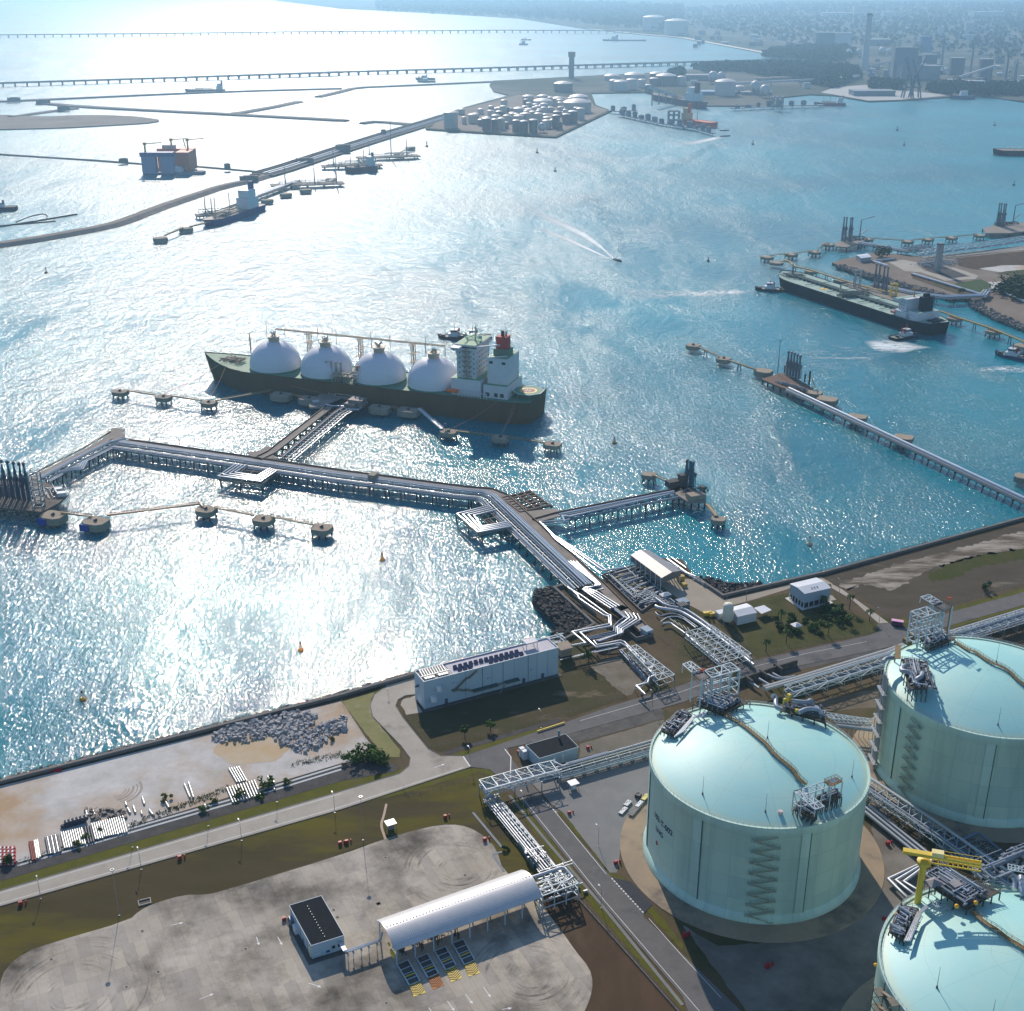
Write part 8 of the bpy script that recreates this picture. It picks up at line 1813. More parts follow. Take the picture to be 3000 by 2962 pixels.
bank('spur_jetty', zA, [(-200,862),(0,878),(400,902),(810,932)], 4, 'thin dyke running from the left edge to the floating dock', 2.5, 'dyke'); bank('spur_jetty', zA, [(1060,942),(1300,962),(1510,980)], 4, 'thin dyke from the floating dock to the causeway', 2.5, 'dyke')
for fn, x, y, s in ((zA,700,920,(16,9,7)),(zA,1288,960,(10,8,10)),(zA,1725,920,(30,14,8)),(zA,1410,1020,(30,12,7)),(zB,10,855,(26,16,12)),(zB,240,768,(9,9,12)),(zA,80,574,(34,14,10)),(zA,245,584,(36,12,9)),(zA,362,624,(30,14,10))): q = MB(); p = fn(x,y,SEA+3); q.box(p+UP*s[2]/2, s, .4); q.box(p+UP*s[2]+UP*.5, (s[0]*.6,s[1]*.7,1), .4); tag(q.build('works_hut', bank_m), 'small hazy hut on the dykes and the causeway', 'hut', 'huts on the dykes and causeway')
for fn, pts, w, lb in ((zA, [(-400,592),(0,580),(600,552),(1300,522),(1932,505)], 18, 'long thin reclamation bund under the second bridge'), (zA, [(230,588),(480,610),(900,632),(1300,652),(1932,686)], 26, 'reclamation bund slanting down to the right'), (zA, [(1330,648),(1500,620),(1690,580)], 22, 'short bund branching off towards the upper right'), (zA, [(60,668),(250,640),(430,618)], 14, 'narrow bund joining the sand island'), (zB, [(-130,552),(0,522),(80,500),(280,492),(600,478),(850,466)], 18, 'bund running right to the tank farm neck'), (zB, [(120,703),(200,692),(410,712)], 14, 'short dark bund left of the tank farm'), (zB, [(-40,683),(30,688)], 16, 'tip of a bund at the end of the long one')): bank('reclamation_bund', fn, pts, w, lb, 4, 'bund')
isl = rough_edge(smooth(poly(zA, [(-500,655),(0,650),(220,668),(480,655),(700,662),(860,672),(905,686),(800,704),(500,722),(100,738),(-500,738)], SEA), 1), 40, 14, 4, .01); ground('sand_island', farsoil, isl, SEA+2.5, base=SEA-.5)
def bridge(segs, label, n_p, zd=9.0, w=16, step=None):
    P = multi(*segs); P = [V3(p, zd) for p in P]; T_ = thing('bridge', V3(P[len(P)//2], SEA), label, 'bridge', 'long low bridges across the bay'); q = MB(); q.wall(P, w, zd-3, zd); q.build('deck', M("bridge_concrete", (.20,.19,.19), (.24,.23,.23), .02, .8) if "bridge_concrete" not in MAT else MAT["bridge_concrete"], T_)
    q = MB()
    for o_ in (-w/2, w/2): q.wall(P, .8, zd, zd+1.4, o_)
    q.build('parapet', MAT["bridge_concrete"], T_); tot = sum((b-a).length for a, b in zip(P[:-1], P[1:]))
    for p, d in along(P, tot/n_p, tot/n_p/2):
        n_ = Vector((-d.y, d.x, 0)).normalized(); q = MB(); q.bar(V3(p-n_*w*.55, zd-4), V3(p+n_*w*.55, zd-4), 5, 2.4)
        for s in (-1, 1): q.cyl(V3(p+n_*w*.4*s, SEA-1), V3(p+n_*w*.4*s, zd-3.5), 2.2, 2.2, 6)
        q.build('pier', MAT["bridge_concrete"], T_)
bridge([(zA, [(-700,502),(0,492),(1000,460),(1932,427)]), (zB, [(0,427),(1000,398),(1932,369)]), (zC, [(0,369),(400,358),(760,346)])], 'nearer long bridge, reaching the wooded shore behind the white tanks', 98, 8, 16)
bridge([(zA, [(-500,224),(0,214),(900,206),(1932,192)]), (zB, [(0,194),(900,186),(1720,190),(1932,206)])], 'farthest bridge, crossing the whole bay near the top', 98, 12, 22)
fd = thing('floating_dock', zA(900,980), 'floating dock with blue grey and orange walls and yellow cranes', 'floating dock')
blue = M("dock_blue", (.05,.07,.22), (.07,.09,.26), .02, .6); lav = M("dock_lavender", (.22,.24,.36), (.26,.28,.4), .02, .6); orn = M("dock_orange", (.55,.13,.05), (.6,.17,.07), .02, .6)
a, b = zA(808,990,SEA), zA(988,990,SEA); dx = (b-a); un = dx.normalized(); vn = Vector((-un.y, un.x, 0)); Lw = dx.length
def fbox(nm, m, a0, a1, b0, b1, z0, z1): q = MB(); wbox(q, a, un, vn, a0*Lw, a1*Lw, b0, b1, SEA+z0, SEA+z1); return q.build(nm, m, fd)
fbox('wing_wall', lav, 0, .43, 0, 16, 2, 31); fbox('wing_wall', lav, .60, 1, 0, 16, 2, 31); fbox('wall_head', blue, -.03, 1.0, -1, 17, 31, 38); fbox('sill', blue, 0, 1, 1, 15, 0, 4); fbox('wing_wall', orn, .22, 1.42, 60, 74, 2, 37); fbox('cross_wall', orn, 1.0, 1.42, 18, 59, 3, 36); fbox('deckhouse', M("dock_pale", (.5,.4,.34)), .4, .8, 61, 73, 37, 43); fbox('pontoon', orn, 0, 1.4, 16.5, 60, 0, 3)
for k, bb_ in ((.12, 8), (.68, 67), (1.2, 67)):
    q = MB(); p = a+un*Lw*k+vn*bb_; q.cyl(V3(p,SEA+37), V3(p,SEA+54), 2, 1.6, 6); q.bar(V3(p,SEA+52), V3(p,SEA+54)+un*30, 1.4); q.box(V3(p,SEA+52), (5,5,4)); q.build('crane', M("crane_ochre", (.5,.33,.08)) if "crane_ochre" not in MAT else MAT["crane_ochre"], fd)
q = MB(); q.bar(zA(1075,930,SEA+4), zA(1075,930,SEA+4)-un*8+UP*46, 1.6); q.build('derrick_boom', MAT["crane_ochre"], fd)
def ship(org, ang, L, B, zd, hm, dm, label, house=(.78,.9), hh=16, n=30, name='cargo_ship', cat='ship', group=None, rise=2, hc=None, boot=None):
    S = Ship(org-Vector((cos(ang), sin(ang), 0))*(L/2), ang); T_ = thing(name, V3(org, SEA), label, cat, group); hull(T_, S, L, B, SEA+zd, rise, hm, dm, bowlen=.2, sternlen=.1, keel=SEA-.6); q = MB(); z = SEA+zd-.5; sbox(q, S, L*house[0], L*house[1], -B*.38, B*.38, z, z+hh*.6); sbox(q, S, L*(house[0]+.02), L*(house[1]-.02), -B*.3, B*.3, z+hh*.6, z+hh); q.build('superstructure', hc or shipwhite, T_)
    q = MB(); sbox(q, S, L*(house[1]-.03), L*(house[1]+.01), -B*.12, B*.12, z+hh*.6, z+hh*1.4); q.build('funnel', hm, T_); q = MB(); clutter(q, S(L*.12,-B*.35,z), S.d, S.n, L*(house[0]-.16), B*.7, n, rnd, 1, 6, 1.0)
    for t in (.2, .45): q.cyl(S(L*t,0,z), S(L*t,0,z+hh*1.1), .8, .5, 6)
    q.build('deck_gear', beige_m, T_); return T_
bargem = M("barge_grey", (.2,.22,.28)); ship(zA(1065,985,SEA), radians(-4), 60, 20, 5, bargem, bank_m, 'flat work barge at the foot of the floating dock', (.1,.35), 8, 30, 'work_barge', 'barge')
hb_ = M("hull_haze_blue", (.03,.05,.16)); pa, pb_ = zA(1215,1290,SEA), zA(1515,1190,SEA); dv = pb_-pa; ship((pa+pb_)/2+Vector((-dv.y,dv.x,0)).normalized()*14, atan2(dv.y,dv.x), dv.length*1.05, 27, 9, hb_, M("ship_brown_deck", (.3,.24,.2)), 'blue hulled gas tanker moored bow left in the hazy glare', (.68,.86), 26, 70, 'small_tanker')
pa, pb_ = zB(20,980,SEA), zB(195,965,SEA); dv = pb_-pa; ship((pa+pb_)/2, atan2(dv.y,dv.x), dv.length, 26, 10, M("hull_haze_red", (.10,.05,.05)), M("deck_mauve", (.25,.2,.18)), 'hazy coaster at the berth below the causeway', (.72,.92), 16, 40, 'small_tanker')
ship(zC(840,598,SEA), radians(-4), 76, 15, 7, M("hull_far_red", (.22,.04,.04)), bank_m, 'far red hulled ship at the end of the grey oil jetty', (.7,.9), 14, 30)
z2 = frame(1780, 120, 700/1106)
pa, pb_ = z2(205,268,SEA), z2(438,312,SEA); dv = pb_-pa; ship((pa+pb_)/2, atan2(dv.y,dv.x), dv.length, 42, 16, M("hull_far_maroon", (.12,.04,.045)), M("deck_dark", (.08,.08,.09)), 'long maroon bulk carrier under the conveyor in front of the white tanks', (.76,.9), 34, 50)
pa, pb_ = z2(348,385,SEA), z2(495,402,SEA); dv = pb_-pa; ship((pa+pb_)/2, atan2(dv.y,dv.x), dv.length, 30, 12, M("hull_orange", (.62,.08,.03)), M("deck_orange", (.6,.12,.05)), 'bright orange tanker with cream bridge on its left end', (.05,.2), 26, 60, 'orange_tanker', hc=M("bridge_cream", (.6,.4,.2)))
ship(zA(1160,520,SEA), radians(2), 120, 24, 7, bank_m, bank_m, 'pale hazy dredger beyond the reclamation bund', (.8,.94), 18, 24, 'dredger'); ship(zB(475,452,SEA), 0, 66, 18, 6, bank_m, bank_m, 'faint barge under the nearer bridge', (.3,.6), 9, 16, 'barge'); ship(zB(482,466,SEA), 0, 60, 16, 5, bank_m, bank_m, 'second faint barge just below the other one', (.3,.6), 8, 20, 'barge')
ship(zB(1030,255,SEA), .1, 46, 14, 6, bargem, bargem, 'small grey boat between the two bridges', (.3,.7), 14, 10, 'work_boat', 'boat'); ship(zB(1045,228,SEA), 0, 56, 16, 5, bank_m, bank_m, 'thin pale barge between the two bridges', (.4,.5), 7, 6, 'barge'); ship(zB(1600,232,SEA), 0, 230, 40, 7, bargem, bargem, 'grey island-like row of moored craft near the farthest bridge', (.2,.35), 18, 60, 'moored_barge', 'barge')
ship(zC(1580,560,SEA), -.05, 70, 16, 9, M("hull_far_blue", (.05,.08,.14)), bargem, 'dark blue hazy vessel at the right of the gantry cranes quay', (.4,.7), 13, 24); ship(zA(8,1192,SEA), .1, 46, 16, 6, hull_bk, bank_m, 'dark barge cut by the left edge', (.3,.6), 7, 12, 'barge', 'barge'); ship(zC(1930,878,SEA), -.1, 120, 32, 10, hull_bk, block_m, 'dark barge cut by the right edge of the wide bay', (.9,.95), 2, 10, 'barge', 'barge')
for i, pts in enumerate(([(-40,1290),(150,1262),(435,1214)], [(-40,1282),(120,1270),(315,1252)], [(90,1258),(170,1225),(245,1208),(272,1222),(262,1238)])):
    q = MB(); q.tube(smooth([zA(x,y,SEA+.4) for x,y in pts], 2, False), 1.6-.4*i, 6); tag(q.build('floating_hose', pile_m), ('longest dark floating hose at the left edge','shorter dark floating hose below the long one','looped thin floating hose')[i], 'hose', 'floating hoses')
# hazy berths below the causeway
hj = thing('jetty', zA(1430,1120), 'hazy pipe jetty behind the blue hulled tanker', 'jetty'); pts = [zA(1190,1205,2), zA(1560,1070,2), zA(1690,1025,2)]; deck(hj, pts, 14, 0, 2, 1.5)
for o_ in (-4, 0, 4): pipe(hj, shift(pts, o_, 3.8), .9)
for p, d in along(pts, 22, 6): pile_bent(hj, p, d, (-5, 5), 1)
def hazy_berth(fn, x, y, sx, sy, rz, label, posts):
    p = fn(x, y, 2); T_ = thing('hazy_berth', V3(p, SEA), label, 'berth', 'hazy berths below the causeway'); q = MB(); q.box(p-UP*.8, (sx,sy,1.6), rz); q.build('deck', deck_m, T_); u = Vector((cos(rz), sin(rz), 0)); v = Vector((-sin(rz), cos(rz), 0)); q = MB(); clutter(q, p-u*sx*.45-v*sy*.45, u, v, sx*.9, sy*.9, 60, rnd, 1, 8, .7)
    for k, h in posts: q.cyl(p+u*sx*k, p+u*sx*k+UP*h, 1.1, .6, 6)
    q.build('pipework', steel_g, T_)
    for i in range(5):
        for s in (-.4, .4): q = MB(); c = p+u*sx*(i/4-.5)*.9+v*sy*s; q.cyl(V3(c,SEA-1), V3(c,1), 1, 1, 6); q.build('pile', pile_m, T_)
hazy_berth(zA, 1200, 1210, 46, 20, .5, 'hazy berth head at the bow of the blue hulled tanker', ((-.2,24),(0,22))); hazy_berth(zA, 1740, 1040, 120, 26, .25, 'hazy berth with thin masts in the middle of the row', ((-.3,32),(.1,26),(.4,44))); hazy_berth(zB, 265, 885, 120, 30, .3, 'hazy berth with one tall mast at the far end of the row', ((-.3,30),(.05,64),(.3,30))); hazy_berth(zB, 60, 935, 110, 26, .2, 'hazy berth beside the coaster', ((-.3,30),(.2,28)))
for fn, x, y, nm in ((zA,907,1345,'outermost'),(zA,1052,1290,'second'),(zA,1512,1130,'third, behind the tanker stern,'),(zA,1618,1095,'fourth'),(zA,1730,1072,'fifth'),(zA,1875,1010,'sixth'),(zB,325,870,'seventh'),(zB,392,832,'last')): dolphin(fn(x,y,2.4), 18, 14, .4, 5, 2.4, True, False, 'hazy brown dolphin, '+nm+' of the line below the causeway', 'hazy dolphins below the causeway', False)
catwalk(poly(zA, [(930,1330),(1035,1285)], 4), 'hazy catwalk between the two outermost hazy dolphins', 2.4, 2); catwalk(poly(zA, [(1075,1280),(1190,1252)], 4), 'hazy catwalk from second hazy dolphin to the tanker bow', 2.4, 2); catwalk(poly(zB, [(335,860),(385,835)], 4), 'hazy catwalk at the far end of the hazy berths', 2.4, 2)

# ================================================================= far coast
coast = [W(500,-45,SEA), W(807,2,SEA), W(1000,26,SEA)]+multi((zB, [(500,75),(1000,105),(1400,168),(1700,198),(1932,218)]), (zC, [(400,292),(620,335),(740,354),(300,380),(0,398)]), (zB, [(1850,412),(1500,428),(1150,447),(860,462),(838,485),(862,522),(950,545),(700,612),(580,652),(460,692),(480,738),(800,760),(1215,784),(1530,632),(1440,600),(1415,532),(1720,528)]), (zC, [(-60,572),(140,604),(560,606),(560,556),(720,540),(860,546),(1050,580),(1230,574),(1530,552),(1640,545),(1700,540),(1760,556),(1932,582)]))+[W(3600,330,SEA), W(6500,200,SEA), W(9000,-40,SEA)]
ground('far_coast', M("coast_soil", (.105,.105,.085), (.16,.15,.125), .004, .95, 0, 9, c3=(.05,.065,.04), scale3=.0022, lo3=.42, hi3=.56), coast, SEA+3, base=SEA-1)
mb = MB(); mb.strip(multi((zB, [(1400,166),(1700,196),(1932,216)]), (zC, [(400,290),(620,333),(735,352)])), 36, SEA+3.4); tag(mb.build('beach', M("beach_sand", (.5,.46,.38))), kind='structure')
ground('tank_farm_ground', farsoil, poly(zB, [(500,735),(800,755),(1210,778),(1510,632),(1430,605),(1400,560),(1000,545),(700,620),(590,655)], SEA), SEA+3.4); ground('quay', M("quay_concrete", (.42,.40,.36), (.34,.33,.3), .01), poly(zC, [(860,500),(1060,485),(1250,520),(1530,545),(1230,572),(1050,577),(860,543),(780,530)], SEA), SEA+3.5)
ts = [M("far_tank_white", (.58,.55,.52), (.52,.49,.46), .02, .5), M("far_tank_brown", (.24,.18,.155), (.2,.15,.13), .02, .6), M("far_tank_cream", (.5,.46,.40), (.44,.4,.35), .02, .5)]
z1 = frame(1230, 160, 600/1106)
def ftank(fn, s_, x, y, w, h, m, label, group, dome=.22, gz=SEA+3.4):
    p = fn(x, y, gz); D = sqrt(p.x**2+p.y**2+(CH-gz)**2); k = FOC/D; r = w*s_/2/k; cd = hypot(p.x,p.y)/D; p = p+V3(p,0).normalized()*r; hh = max(6, (h*s_)/k/cd)
    T_ = thing('oil_tank', V3(p, gz), label, 'tank', group); q = MB(); q.lathe(V3(p,gz), [(r,0),(r,hh)], 20); q.build('shell', m, T_); q = MB(); q.lathe(V3(p,gz), [(r*1.01,hh-.3),(r*1.01,hh),(r*.75,hh+r*dome*.5),(r*.35,hh+r*dome*.92),(.01,hh+r*dome)], 20); q.build('dome_roof', ts[0] if m is not ts[2] else ts[2], T_)
def fsphere(fn, s_, x, y, w, label, group): 
    p = fn(x, y, SEA+3.4); D = p.length; r = w*s_/2/(FOC/D); T_ = thing('sphere_tank', p, label, 'tank', group); q = MB(); q.ball(p+UP*(r*1.25), r, 18, 12); q.build('shell', ts[0], T_)
    for i in range(6): a = i*pi/3; q = MB(); o_ = Vector((cos(a), sin(a), 0))*r*.95; q.bar(p+o_, p+o_+UP*r*1.3, r*.1); q.build('leg', ts[1], T_)
fg = 'tanks crowded on the hazy tank farm'; s1 = 600/1106
for x, y, w, h, m, lb in ((848,317,148,50,2,'biggest domed tank at the right of the tank farm'),(664,294,100,38,0,'white domed tank behind the small tanks'),(748,277,68,36,2,'cream tank between the two big domed ones'),(858,245,100,14,0,'half hidden domed tank behind the biggest one'),(585,270,60,40,2,'cream tank at the back left of the farm'),(665,238,62,12,2,'low tank at the back edge of the farm'),(774,203,98,40,1,'dark round tank with white dome on the neck of land'),(168,400,74,78,2,'tall square looking cream silo at the left end')): ftank(z1, s1, x, y, w, h, ts[m], lb, fg)
lab_ = ('small white domed tank in the hazy tank farm crowd', 'small brown domed tank in the hazy tank farm crowd', 'small cream domed tank in the hazy tank farm crowd')
for x, y, w, h, m in ((360,412,46,60,1),(405,412,36,56,1),(440,407,40,56,2),(520,420,40,58,1),(562,424,42,58,1),(612,424,44,64,1),(685,402,48,40,2),(755,404,30,36,1),(735,402,40,66,1),(790,376,45,48,1),(825,372,50,58,1),(866,352,45,54,2),(285,372,50,42,2),(410,358,45,26,2),(470,372,40,38,2),(535,372,55,36,2),(575,368,50,44,2),(610,342,40,30,2),(640,372,45,48,2),(690,362,50,20,2),(700,312,50,22,2),(535,312,60,18,0),(590,316,50,18,0),(480,305,50,12,2),(430,305,50,14,0),(385,295,30,15,2),(455,276,35,26,2),(640,326,40,22,2),(740,336,40,24,1),(780,316,55,20,0),(560,338,40,16,2),(330,385,36,30,1),(460,400,40,30,1),(300,345,40,22,2),(500,345,40,26,2),(720,385,40,30,2)): ftank(z1, s1, x, y, w, h, ts[m], lab_[m], fg)
for i in range(44):
    t_, r_ = rnd.random(), rnd.random(); m = rnd.choice((0, 1, 2, 2, 1)); ftank(z1, s1, 250+t_*620-r_*40, 402-t_*70-r_*78+rnd.uniform(-6,6), rnd.uniform(24,40), rnd.uniform(18,40), ts[m], lab_[m], fg)
fsphere(z1, s1, 660, 420, 44, 'white sphere tank at the front of the tank farm', fg)
cg = 'tanks on the hazy coast behind the bulk carrier'; sx2 = 700/1106
for x, y, w, h, m, lb in ((30,228,45,40,0,'white coast tank, first from the left'),(60,232,62,38,0,'broad white coast tank second from the left'),(110,227,48,42,0,'white coast tank third from the left'),(158,216,35,32,0,'narrow white coast tank beside the third'),(125,180,92,20,0,'wide flat topped coast tank at the back'),(20,185,70,20,0,'wide coast tank at the left back'),(215,208,42,30,1,'brown coast tank left of the wide brownish one'),(270,208,92,40,1,'wide brownish coast tank'),(342,207,40,36,0,'white upright coast tank right of the brown ones'),(542,255,92,58,0,'large white banded tank in the middle of the coast'),(610,243,46,28,0,'small white coast tank beside the large banded one'),(188,238,30,30,1,'small brown tank behind the bulk carrier bow'),(230,172,70,18,1,'dark flat tank at the very back')): ftank(z2, sx2, x, y, w, h, ts[m], lb, cg)
for x, y, w, lb in ((486,197,46,'left sphere of the back pair on the coast'),(525,190,38,'right sphere of the back pair on the coast'),(683,246,50,'left sphere of the front pair on the coast'),(726,262,48,'right sphere of the front pair on the coast')): fsphere(z2, sx2, x, y, w, lb, cg)
z3 = frame(2400, 0, 600/1106); z6 = frame(1800, 0, 620/1106)
for fn, s_, x, y, w, h, lb in ((z6,620/1106,203,162,110,62,'left of two giant hazy tanks on the far shore'),(z6,620/1106,322,186,118,66,'right of two giant hazy tanks on the far shore')): ftank(fn, s_, x, y, w, h, ts[0], lb, 'giant tanks on the far shore', .16)
for x, y, w in ((158,308,34),(212,300,30),(338,300,36),(375,295,26)): fsphere(z3, s1, x, y, w, 'hazy white sphere beside the tall chimney', 'spheres beside the tall chimney')
def fbuild(fn, s_, x0, x1, yb, h, label, m, depth=.5, name='factory', group=None, roof=None, gz=SEA+3.4):
    a, b = fn(x0, yb, gz), fn(x1, yb, gz); D = ((a+b)/2).length; hh = h*s_/(FOC/D)/max(.3, hypot(a.x,a.y)/D); d = (b-a); L = d.length; n_ = Vector((-d.y, d.x, 0)).normalized()
    if n_.y < 0: n_ = -n_
    n_ = n_*max(12, L*depth); T_ = thing(name, V3((a+b)/2+n_/2, gz), label, 'building', group); q = MB(); q.prism([a, b, b+n_, a+n_], gz, gz+hh); q.build('wall', m, T_); q = MB(); c = (a+b)/2+n_/2; q.prism([c+(p-c)*1.02 for p in (a, b, b+n_, a+n_)], gz+hh, gz+hh+1.2); q.build('roof', roof or m, T_); return T_, a, b, n_, gz, hh
fw = M("far_white", (.52,.54,.55), (.46,.48,.5), .01); fgy = M("far_grey", (.22,.25,.28), (.18,.21,.24), .01); fdk = M("far_dark", (.10,.125,.15), (.13,.155,.18), .01)
for x0, x1, yb, h, m, lb, r in ((88,170,250,62,fw,'big pale blank hall with a dark glazed wing, white end',fw),(-20,88,248,62,fdk,'dark glazed wing of the big pale hall',fw),(188,278,88,46,fw,'tall white block on the horizon plain',None),(18,190,95,22,fw,'long low white shed left of the tall white block',None),(345,455,102,30,fw,'white shed right of the tall white block',None),(830,1000,98,28,fw,'long pale shed far right on the plain',None),(395,520,420,138,fgy,'power station block behind the gantry cranes',fdk),(415,545,400,85,fdk,'dark ribbed front of the power station',fgy),(440,650,428,60,fgy,'long grey power station hall',fgy),(565,632,365,60,fdk,'dark boiler house with sloping white roof, left',fw),(705,778,410,82,fdk,'dark boiler house with sloping white roof, middle',fw),(862,930,430,92,fdk,'dark boiler house with sloping white roof, right',fw),(690,780,464,28,fw,'low round fronted white hall by the shore',None),(800,895,462,20,fw,'low white hall right of the round one',None),(185,410,518,22,fgy,'long grey quay shed with pale roof',fgy),(342,366,440,52,fgy,'grey transfer tower of the conveyor',None),(270,390,246,28,fgy,'grey shed right of the blank hall',None),(545,600,280,70,M("far_blue",(.05,.13,.3)),'blue clad tower block in the plant',None),(785,835,190,55,fw,'pale stepped tower in the plant',None),(640,670,200,44,fw,'pale slim tower in the plant',None),(1000,1045,252,24,fw,'small bright white block at the right',None),(780,840,215,22,fw,'low white shed under the stepped tower',None)):
    fbuild(z3, s1, x0, x1, yb, h, lb, m, .5, 'factory', None, r or fw)
for x0, x1, yb, h, lb, m in ((360,480,182,20,'long low warehouse behind the coast tanks',fgy),(385,415,204,18,'small white cube beside the warehouse',fw),(908,936,220,22,'lone white cube on the coast road',fw),(430,600,250,12,'blue grey sheds below the large banded tank',M("shed_blue",(.1,.2,.34))),(690,760,190,14,'rusty low sheds among trees',bank_m),(760,850,186,14,'pale low sheds among trees',bank_m),(620,760,250,10,'low coast sheds near the front spheres',fgy)): fbuild(z2, sx2, x0, x1, yb, h, lb, m, .6, 'warehouse', None)
def chimney(fn, s_, x, yb, yt, w, label, m, group='chimneys of the far city'):
    p = fn(x, yb, SEA+3.4); D = p.length; k = FOC/D; h = (yb-yt)*s_/k; r = w*s_/2/k; T_ = thing('chimney', p, label, 'chimney', group); q = MB(); q.cyl(p, p+UP*h, r, r*.72, 12); q.build('shaft', m, T_); q = MB(); q.cyl(p+UP*h*.97, p+UP*h, r*.8, r*.8, 12); q.build('rim', fdk, T_)
chimney(z3, s1, 243, 375, 118, 36, 'tall pale chimney towering over the plant', fw); ct = thing('shaft_tower', z1(818,130), 'grey tower with a wider head on the neck of land', 'tower'); p = z1(818,128,SEA+3.4); q = MB(); q.box(p+UP*36, (17,17,72)); q.build('shaft', fgy, ct); q = MB(); q.box(p+UP*76, (23,20,16)); q.build('head', bank_m, ct)
for x, yb, yt, w, lb in ((660,350,245,14,'slim grey chimney, left of the middle boiler house'),(812,420,285,12,'slim grey chimney between two boiler houses'),(1000,470,330,12,'slim grey chimney at the right'),(1055,440,360,16,'stubby grey chimney at the right edge'),(515,270,190,10,'thin chimney beside the blue tower'),(745,240,175,9,'thin chimney near the stepped tower'),(940,260,190,9,'thin chimney on the far right'),(325,200,120,8,'thin chimney above the grey shed'),(1082,120,60,9,'thin chimney near the top right corner')): chimney(z3, s1, x, yb, yt, w, lb, fgy)
for x, lb in ((475,'left quay gantry crane in the haze'),(515,'right quay gantry crane in the haze')):
    p = z3(x,528,SEA+3.4); T_ = thing('gantry_crane', p, lb, 'crane', 'quay cranes'); q = MB(); 
    for a in (-14, 14):
        for b in (-12, 12): q.bar(p+Vector((a,b,0)), p+Vector((a*.25,b*.25,62)), 3)
    q.box(p+UP*30, (26,22,4)); q.build('portal', fdk, T_); q = MB(); q.bar(p+UP*60, p+UP*112+Vector((18 if x == 515 else -18,-10,0)), 3); q.bar(p+UP*60, p+UP*104+Vector((-16,8,0)), 2.5); q.build('jib', fdk, T_)
for fn, a, b, za, zb_, lb in ((z3,(-40,432),(215,410),14,20,'long pale conveyor gallery over the trees, left part'),(z3,(195,382),(415,325),16,55,'rising conveyor gallery to the power station'),(z3,(760,415),(950,355),16,50,'rising conveyor gallery between boiler houses'),(z2,(560,198),(1106,172),16,18,'long pale conveyor gallery across the wooded coast'),(z2,(195,215),(320,255),50,20,'steep conveyor above the bulk carrier')):
    p, r = fn(*a, SEA+za), fn(*b, SEA+zb_); T_ = thing('conveyor', V3(p,SEA), lb, 'conveyor', 'conveyor galleries'); q = MB(); q.bar(p, r, 7, 6); q.build('gallery', fw, T_)
    for t in (.1, .35, .6, .85): q = MB(); c = p+(r-p)*t; q.bar(V3(c,SEA+3), V3(c,c.z-3), 3); q.build('trestle_leg', fgy, T_)
for pts, w, lb in (([(575,312),(800,300),(1000,296)], 14, 'grey oil jetty in front of the coast spheres'), ([(55,338),(260,382),(400,402)], 16, 'grey pipe jetty leading to the orange tanker'), ([(0,322),(55,326),(130,320)], 12, 'short jetty off the tank farm corner'), ([(400,402),(490,428)], 10, 'open piled tail of the orange tanker jetty')):
    P = [z2(x,y,2) for x,y in pts]; T_ = thing('far_jetty', V3(P[0],SEA), lb, 'jetty', 'far grey jetties'); deck(T_, P, w, 0, 3, 2, fgy)
    for p, d in along(P, 30, 8): pile_bent(T_, p, d, (-w*.35, w*.35), 2)
    for p, d in along(P, 34, 16): q = MB(); h = rnd.uniform(5,14); q.box(p+UP*(h/2+1), (rnd.uniform(6,18),8,h), atan2(d.y,d.x)); q.box(p+UP*(h+1.5), (4,5,1.4), .3); q.build('deck_gear', fgy, T_)
for x, y, lb in ((305,380,'small lattice tower on the orange tanker jetty'),(785,310,'dark lattice tower on the grey oil jetty')): p = z2(x,y,3); q = MB(); steel_box(q, [p+Vector((a,b,0)) for a,b in ((-12,-10),(12,-10),(12,10),(-12,10))], 3, 30, 2, 1, 2, 2); tag(q.build('lattice_tower', fgy), lb, 'tower')
# hazy filler of the city and the woods
rd = random.Random(99); cm_ = [fw, fgy, fdk, bank_m, M("far_blue_grey", (.16,.22,.3)), M("far_teal", (.2,.3,.34))]
for i in range(240):
    x, y = rd.uniform(-150,1150), rd.uniform(30,500)**1.0
    if y > 420 and x < 700: continue
    if x < 150 and y > 230: continue
    w = rd.uniform(12,48)*(.55+y/600); h = rd.uniform(4,17)*(.5+y/500)
    a, b = z3(x,y,SEA+3.2), z3(x+w,y,SEA+3.2); D = a.length; hh = h*s1/(FOC/D); n_ = V3(a,0).normalized()*(b-a).length*rd.uniform(.5,1.4); q = MB(); an = rd.uniform(-.5,.5); d = b-a; d = Vector((d.x*cos(an)-d.y*sin(an), d.x*sin(an)+d.y*cos(an), 0)); q.prism([a, a+d, a+d+n_, a+n_], SEA+3, SEA+3+hh)
    if rd.random() < .4: q.prism([a+d*.2, a+d*.6, a+d*.6+n_*.4, a+d*.2+n_*.4], SEA+3+hh, SEA+3+hh*1.6)
    tag(q.build('hazy_building', rd.choice(cm_+[fw,fw,fw])), 'small blurred building of the far blue industrial city', 'building', 'hazy filler buildings of the far city')
for i in range(46):
    x, y = rd.uniform(400,1000), rd.uniform(130,250); a, b = z6(x,y,SEA+3.2), z6(x+rd.uniform(12,40),y+1,SEA+3.2); n_ = V3(a,0).normalized()*(b-a).length*.9; q = MB(); q.prism([a, b, b+n_, a+n_], SEA+3, SEA+3+rd.uniform(10,26)); tag(q.build('hazy_building', rd.choice(cm_[:4])), 'low blurred building behind the curved far beach', 'building', 'hazy buildings behind the beach')
wood_m = M("far_wood", (.032,.06,.04), (.055,.085,.05), .02, .9)
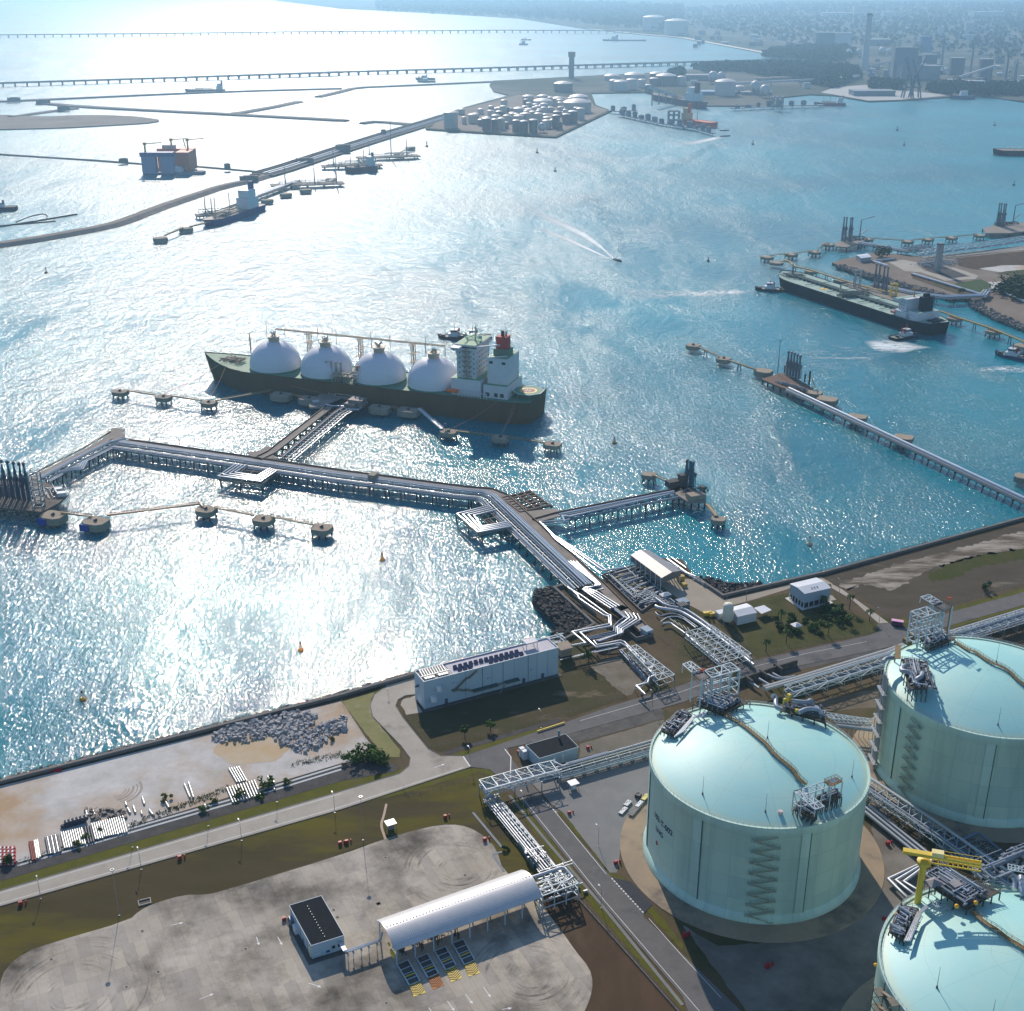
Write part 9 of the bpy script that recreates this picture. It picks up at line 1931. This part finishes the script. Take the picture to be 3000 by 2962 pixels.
def wood(name, fn, pts, n, hmin, hmax, seed):
    P = poly(fn, pts, 0); f = area(P); rd = random.Random(seed); q = MB()
    for _ in range(n):
        p = f(rd); h = rd.uniform(hmin, hmax)
        for k in range(5):
            c = V3(p, SEA+3+h*rd.uniform(.3,1))+Vector((rd.uniform(-1,1), rd.uniform(-1,1), 0))*h*.4; s = h*rd.uniform(.22,.42); a = rd.uniform(0,3.1); u = Vector((cos(a), sin(a), rd.uniform(-.4,.4)))*s; v = Vector((-sin(a)*.6, cos(a)*.6, .8))*s; q.add([c-u-v*.6, c+u*.9-v, c+u+v*.7, c-u*.6+v], [(0,1,2,3)])
    tag(q.build(name, wood_m), kind='stuff')
wood('far_forest', zC, [(60,385),(300,372),(520,372),(760,372),(1000,400),(1000,445),(860,500),(700,470),(500,440),(280,400),(120,410)], 2400, 12, 22, 41)
wood('far_forest', zC, [(440,320),(640,345),(900,350),(1000,300),(900,270),(700,270),(500,290)], 1300, 12, 22, 42); wood('far_forest', zC, [(1070,470),(1230,480),(1250,510),(1060,500)], 500, 12, 20, 43); wood('far_forest', zC, [(1380,500),(1500,480),(1700,500),(1932,490),(1932,540),(1540,545),(1390,520)], 900, 10, 20, 44)
wood('far_forest', zC, [(-200,120),(600,230),(1000,260),(1932,350),(2200,120),(1932,20),(600,20),(-200,60)], 4200, 14, 28, 45); wood('far_forest', zB, [(200,60),(1000,98),(1600,160),(1932,190),(1932,40),(1000,10),(200,5)], 4000, 20, 44, 46); wood('far_forest', zB, [(1860,430),(1932,415),(1932,450),(1870,450)], 300, 12, 24, 47)
# ================================================================= haze: one closed box of thin even air
hz = bpy.data.materials.new('haze'); hz.use_nodes = True; n_ = hz.node_tree.nodes
n_.remove(n_['Principled BSDF']); pv = n_.new('ShaderNodeVolumePrincipled'); pv.inputs['Color'].default_value = (.42,.72,1,1)
pv.inputs['Density'].default_value = HAZE_D; pv.inputs['Anisotropy'].default_value = HAZE_G
hz.node_tree.links.new(pv.outputs[0], n_['Material Output'].inputs['Volume'])
hb = MB(); hb.box((0, 33000, 165), (116000, 72000, 345)); tag(hb.build('haze', hz), kind='stuff')
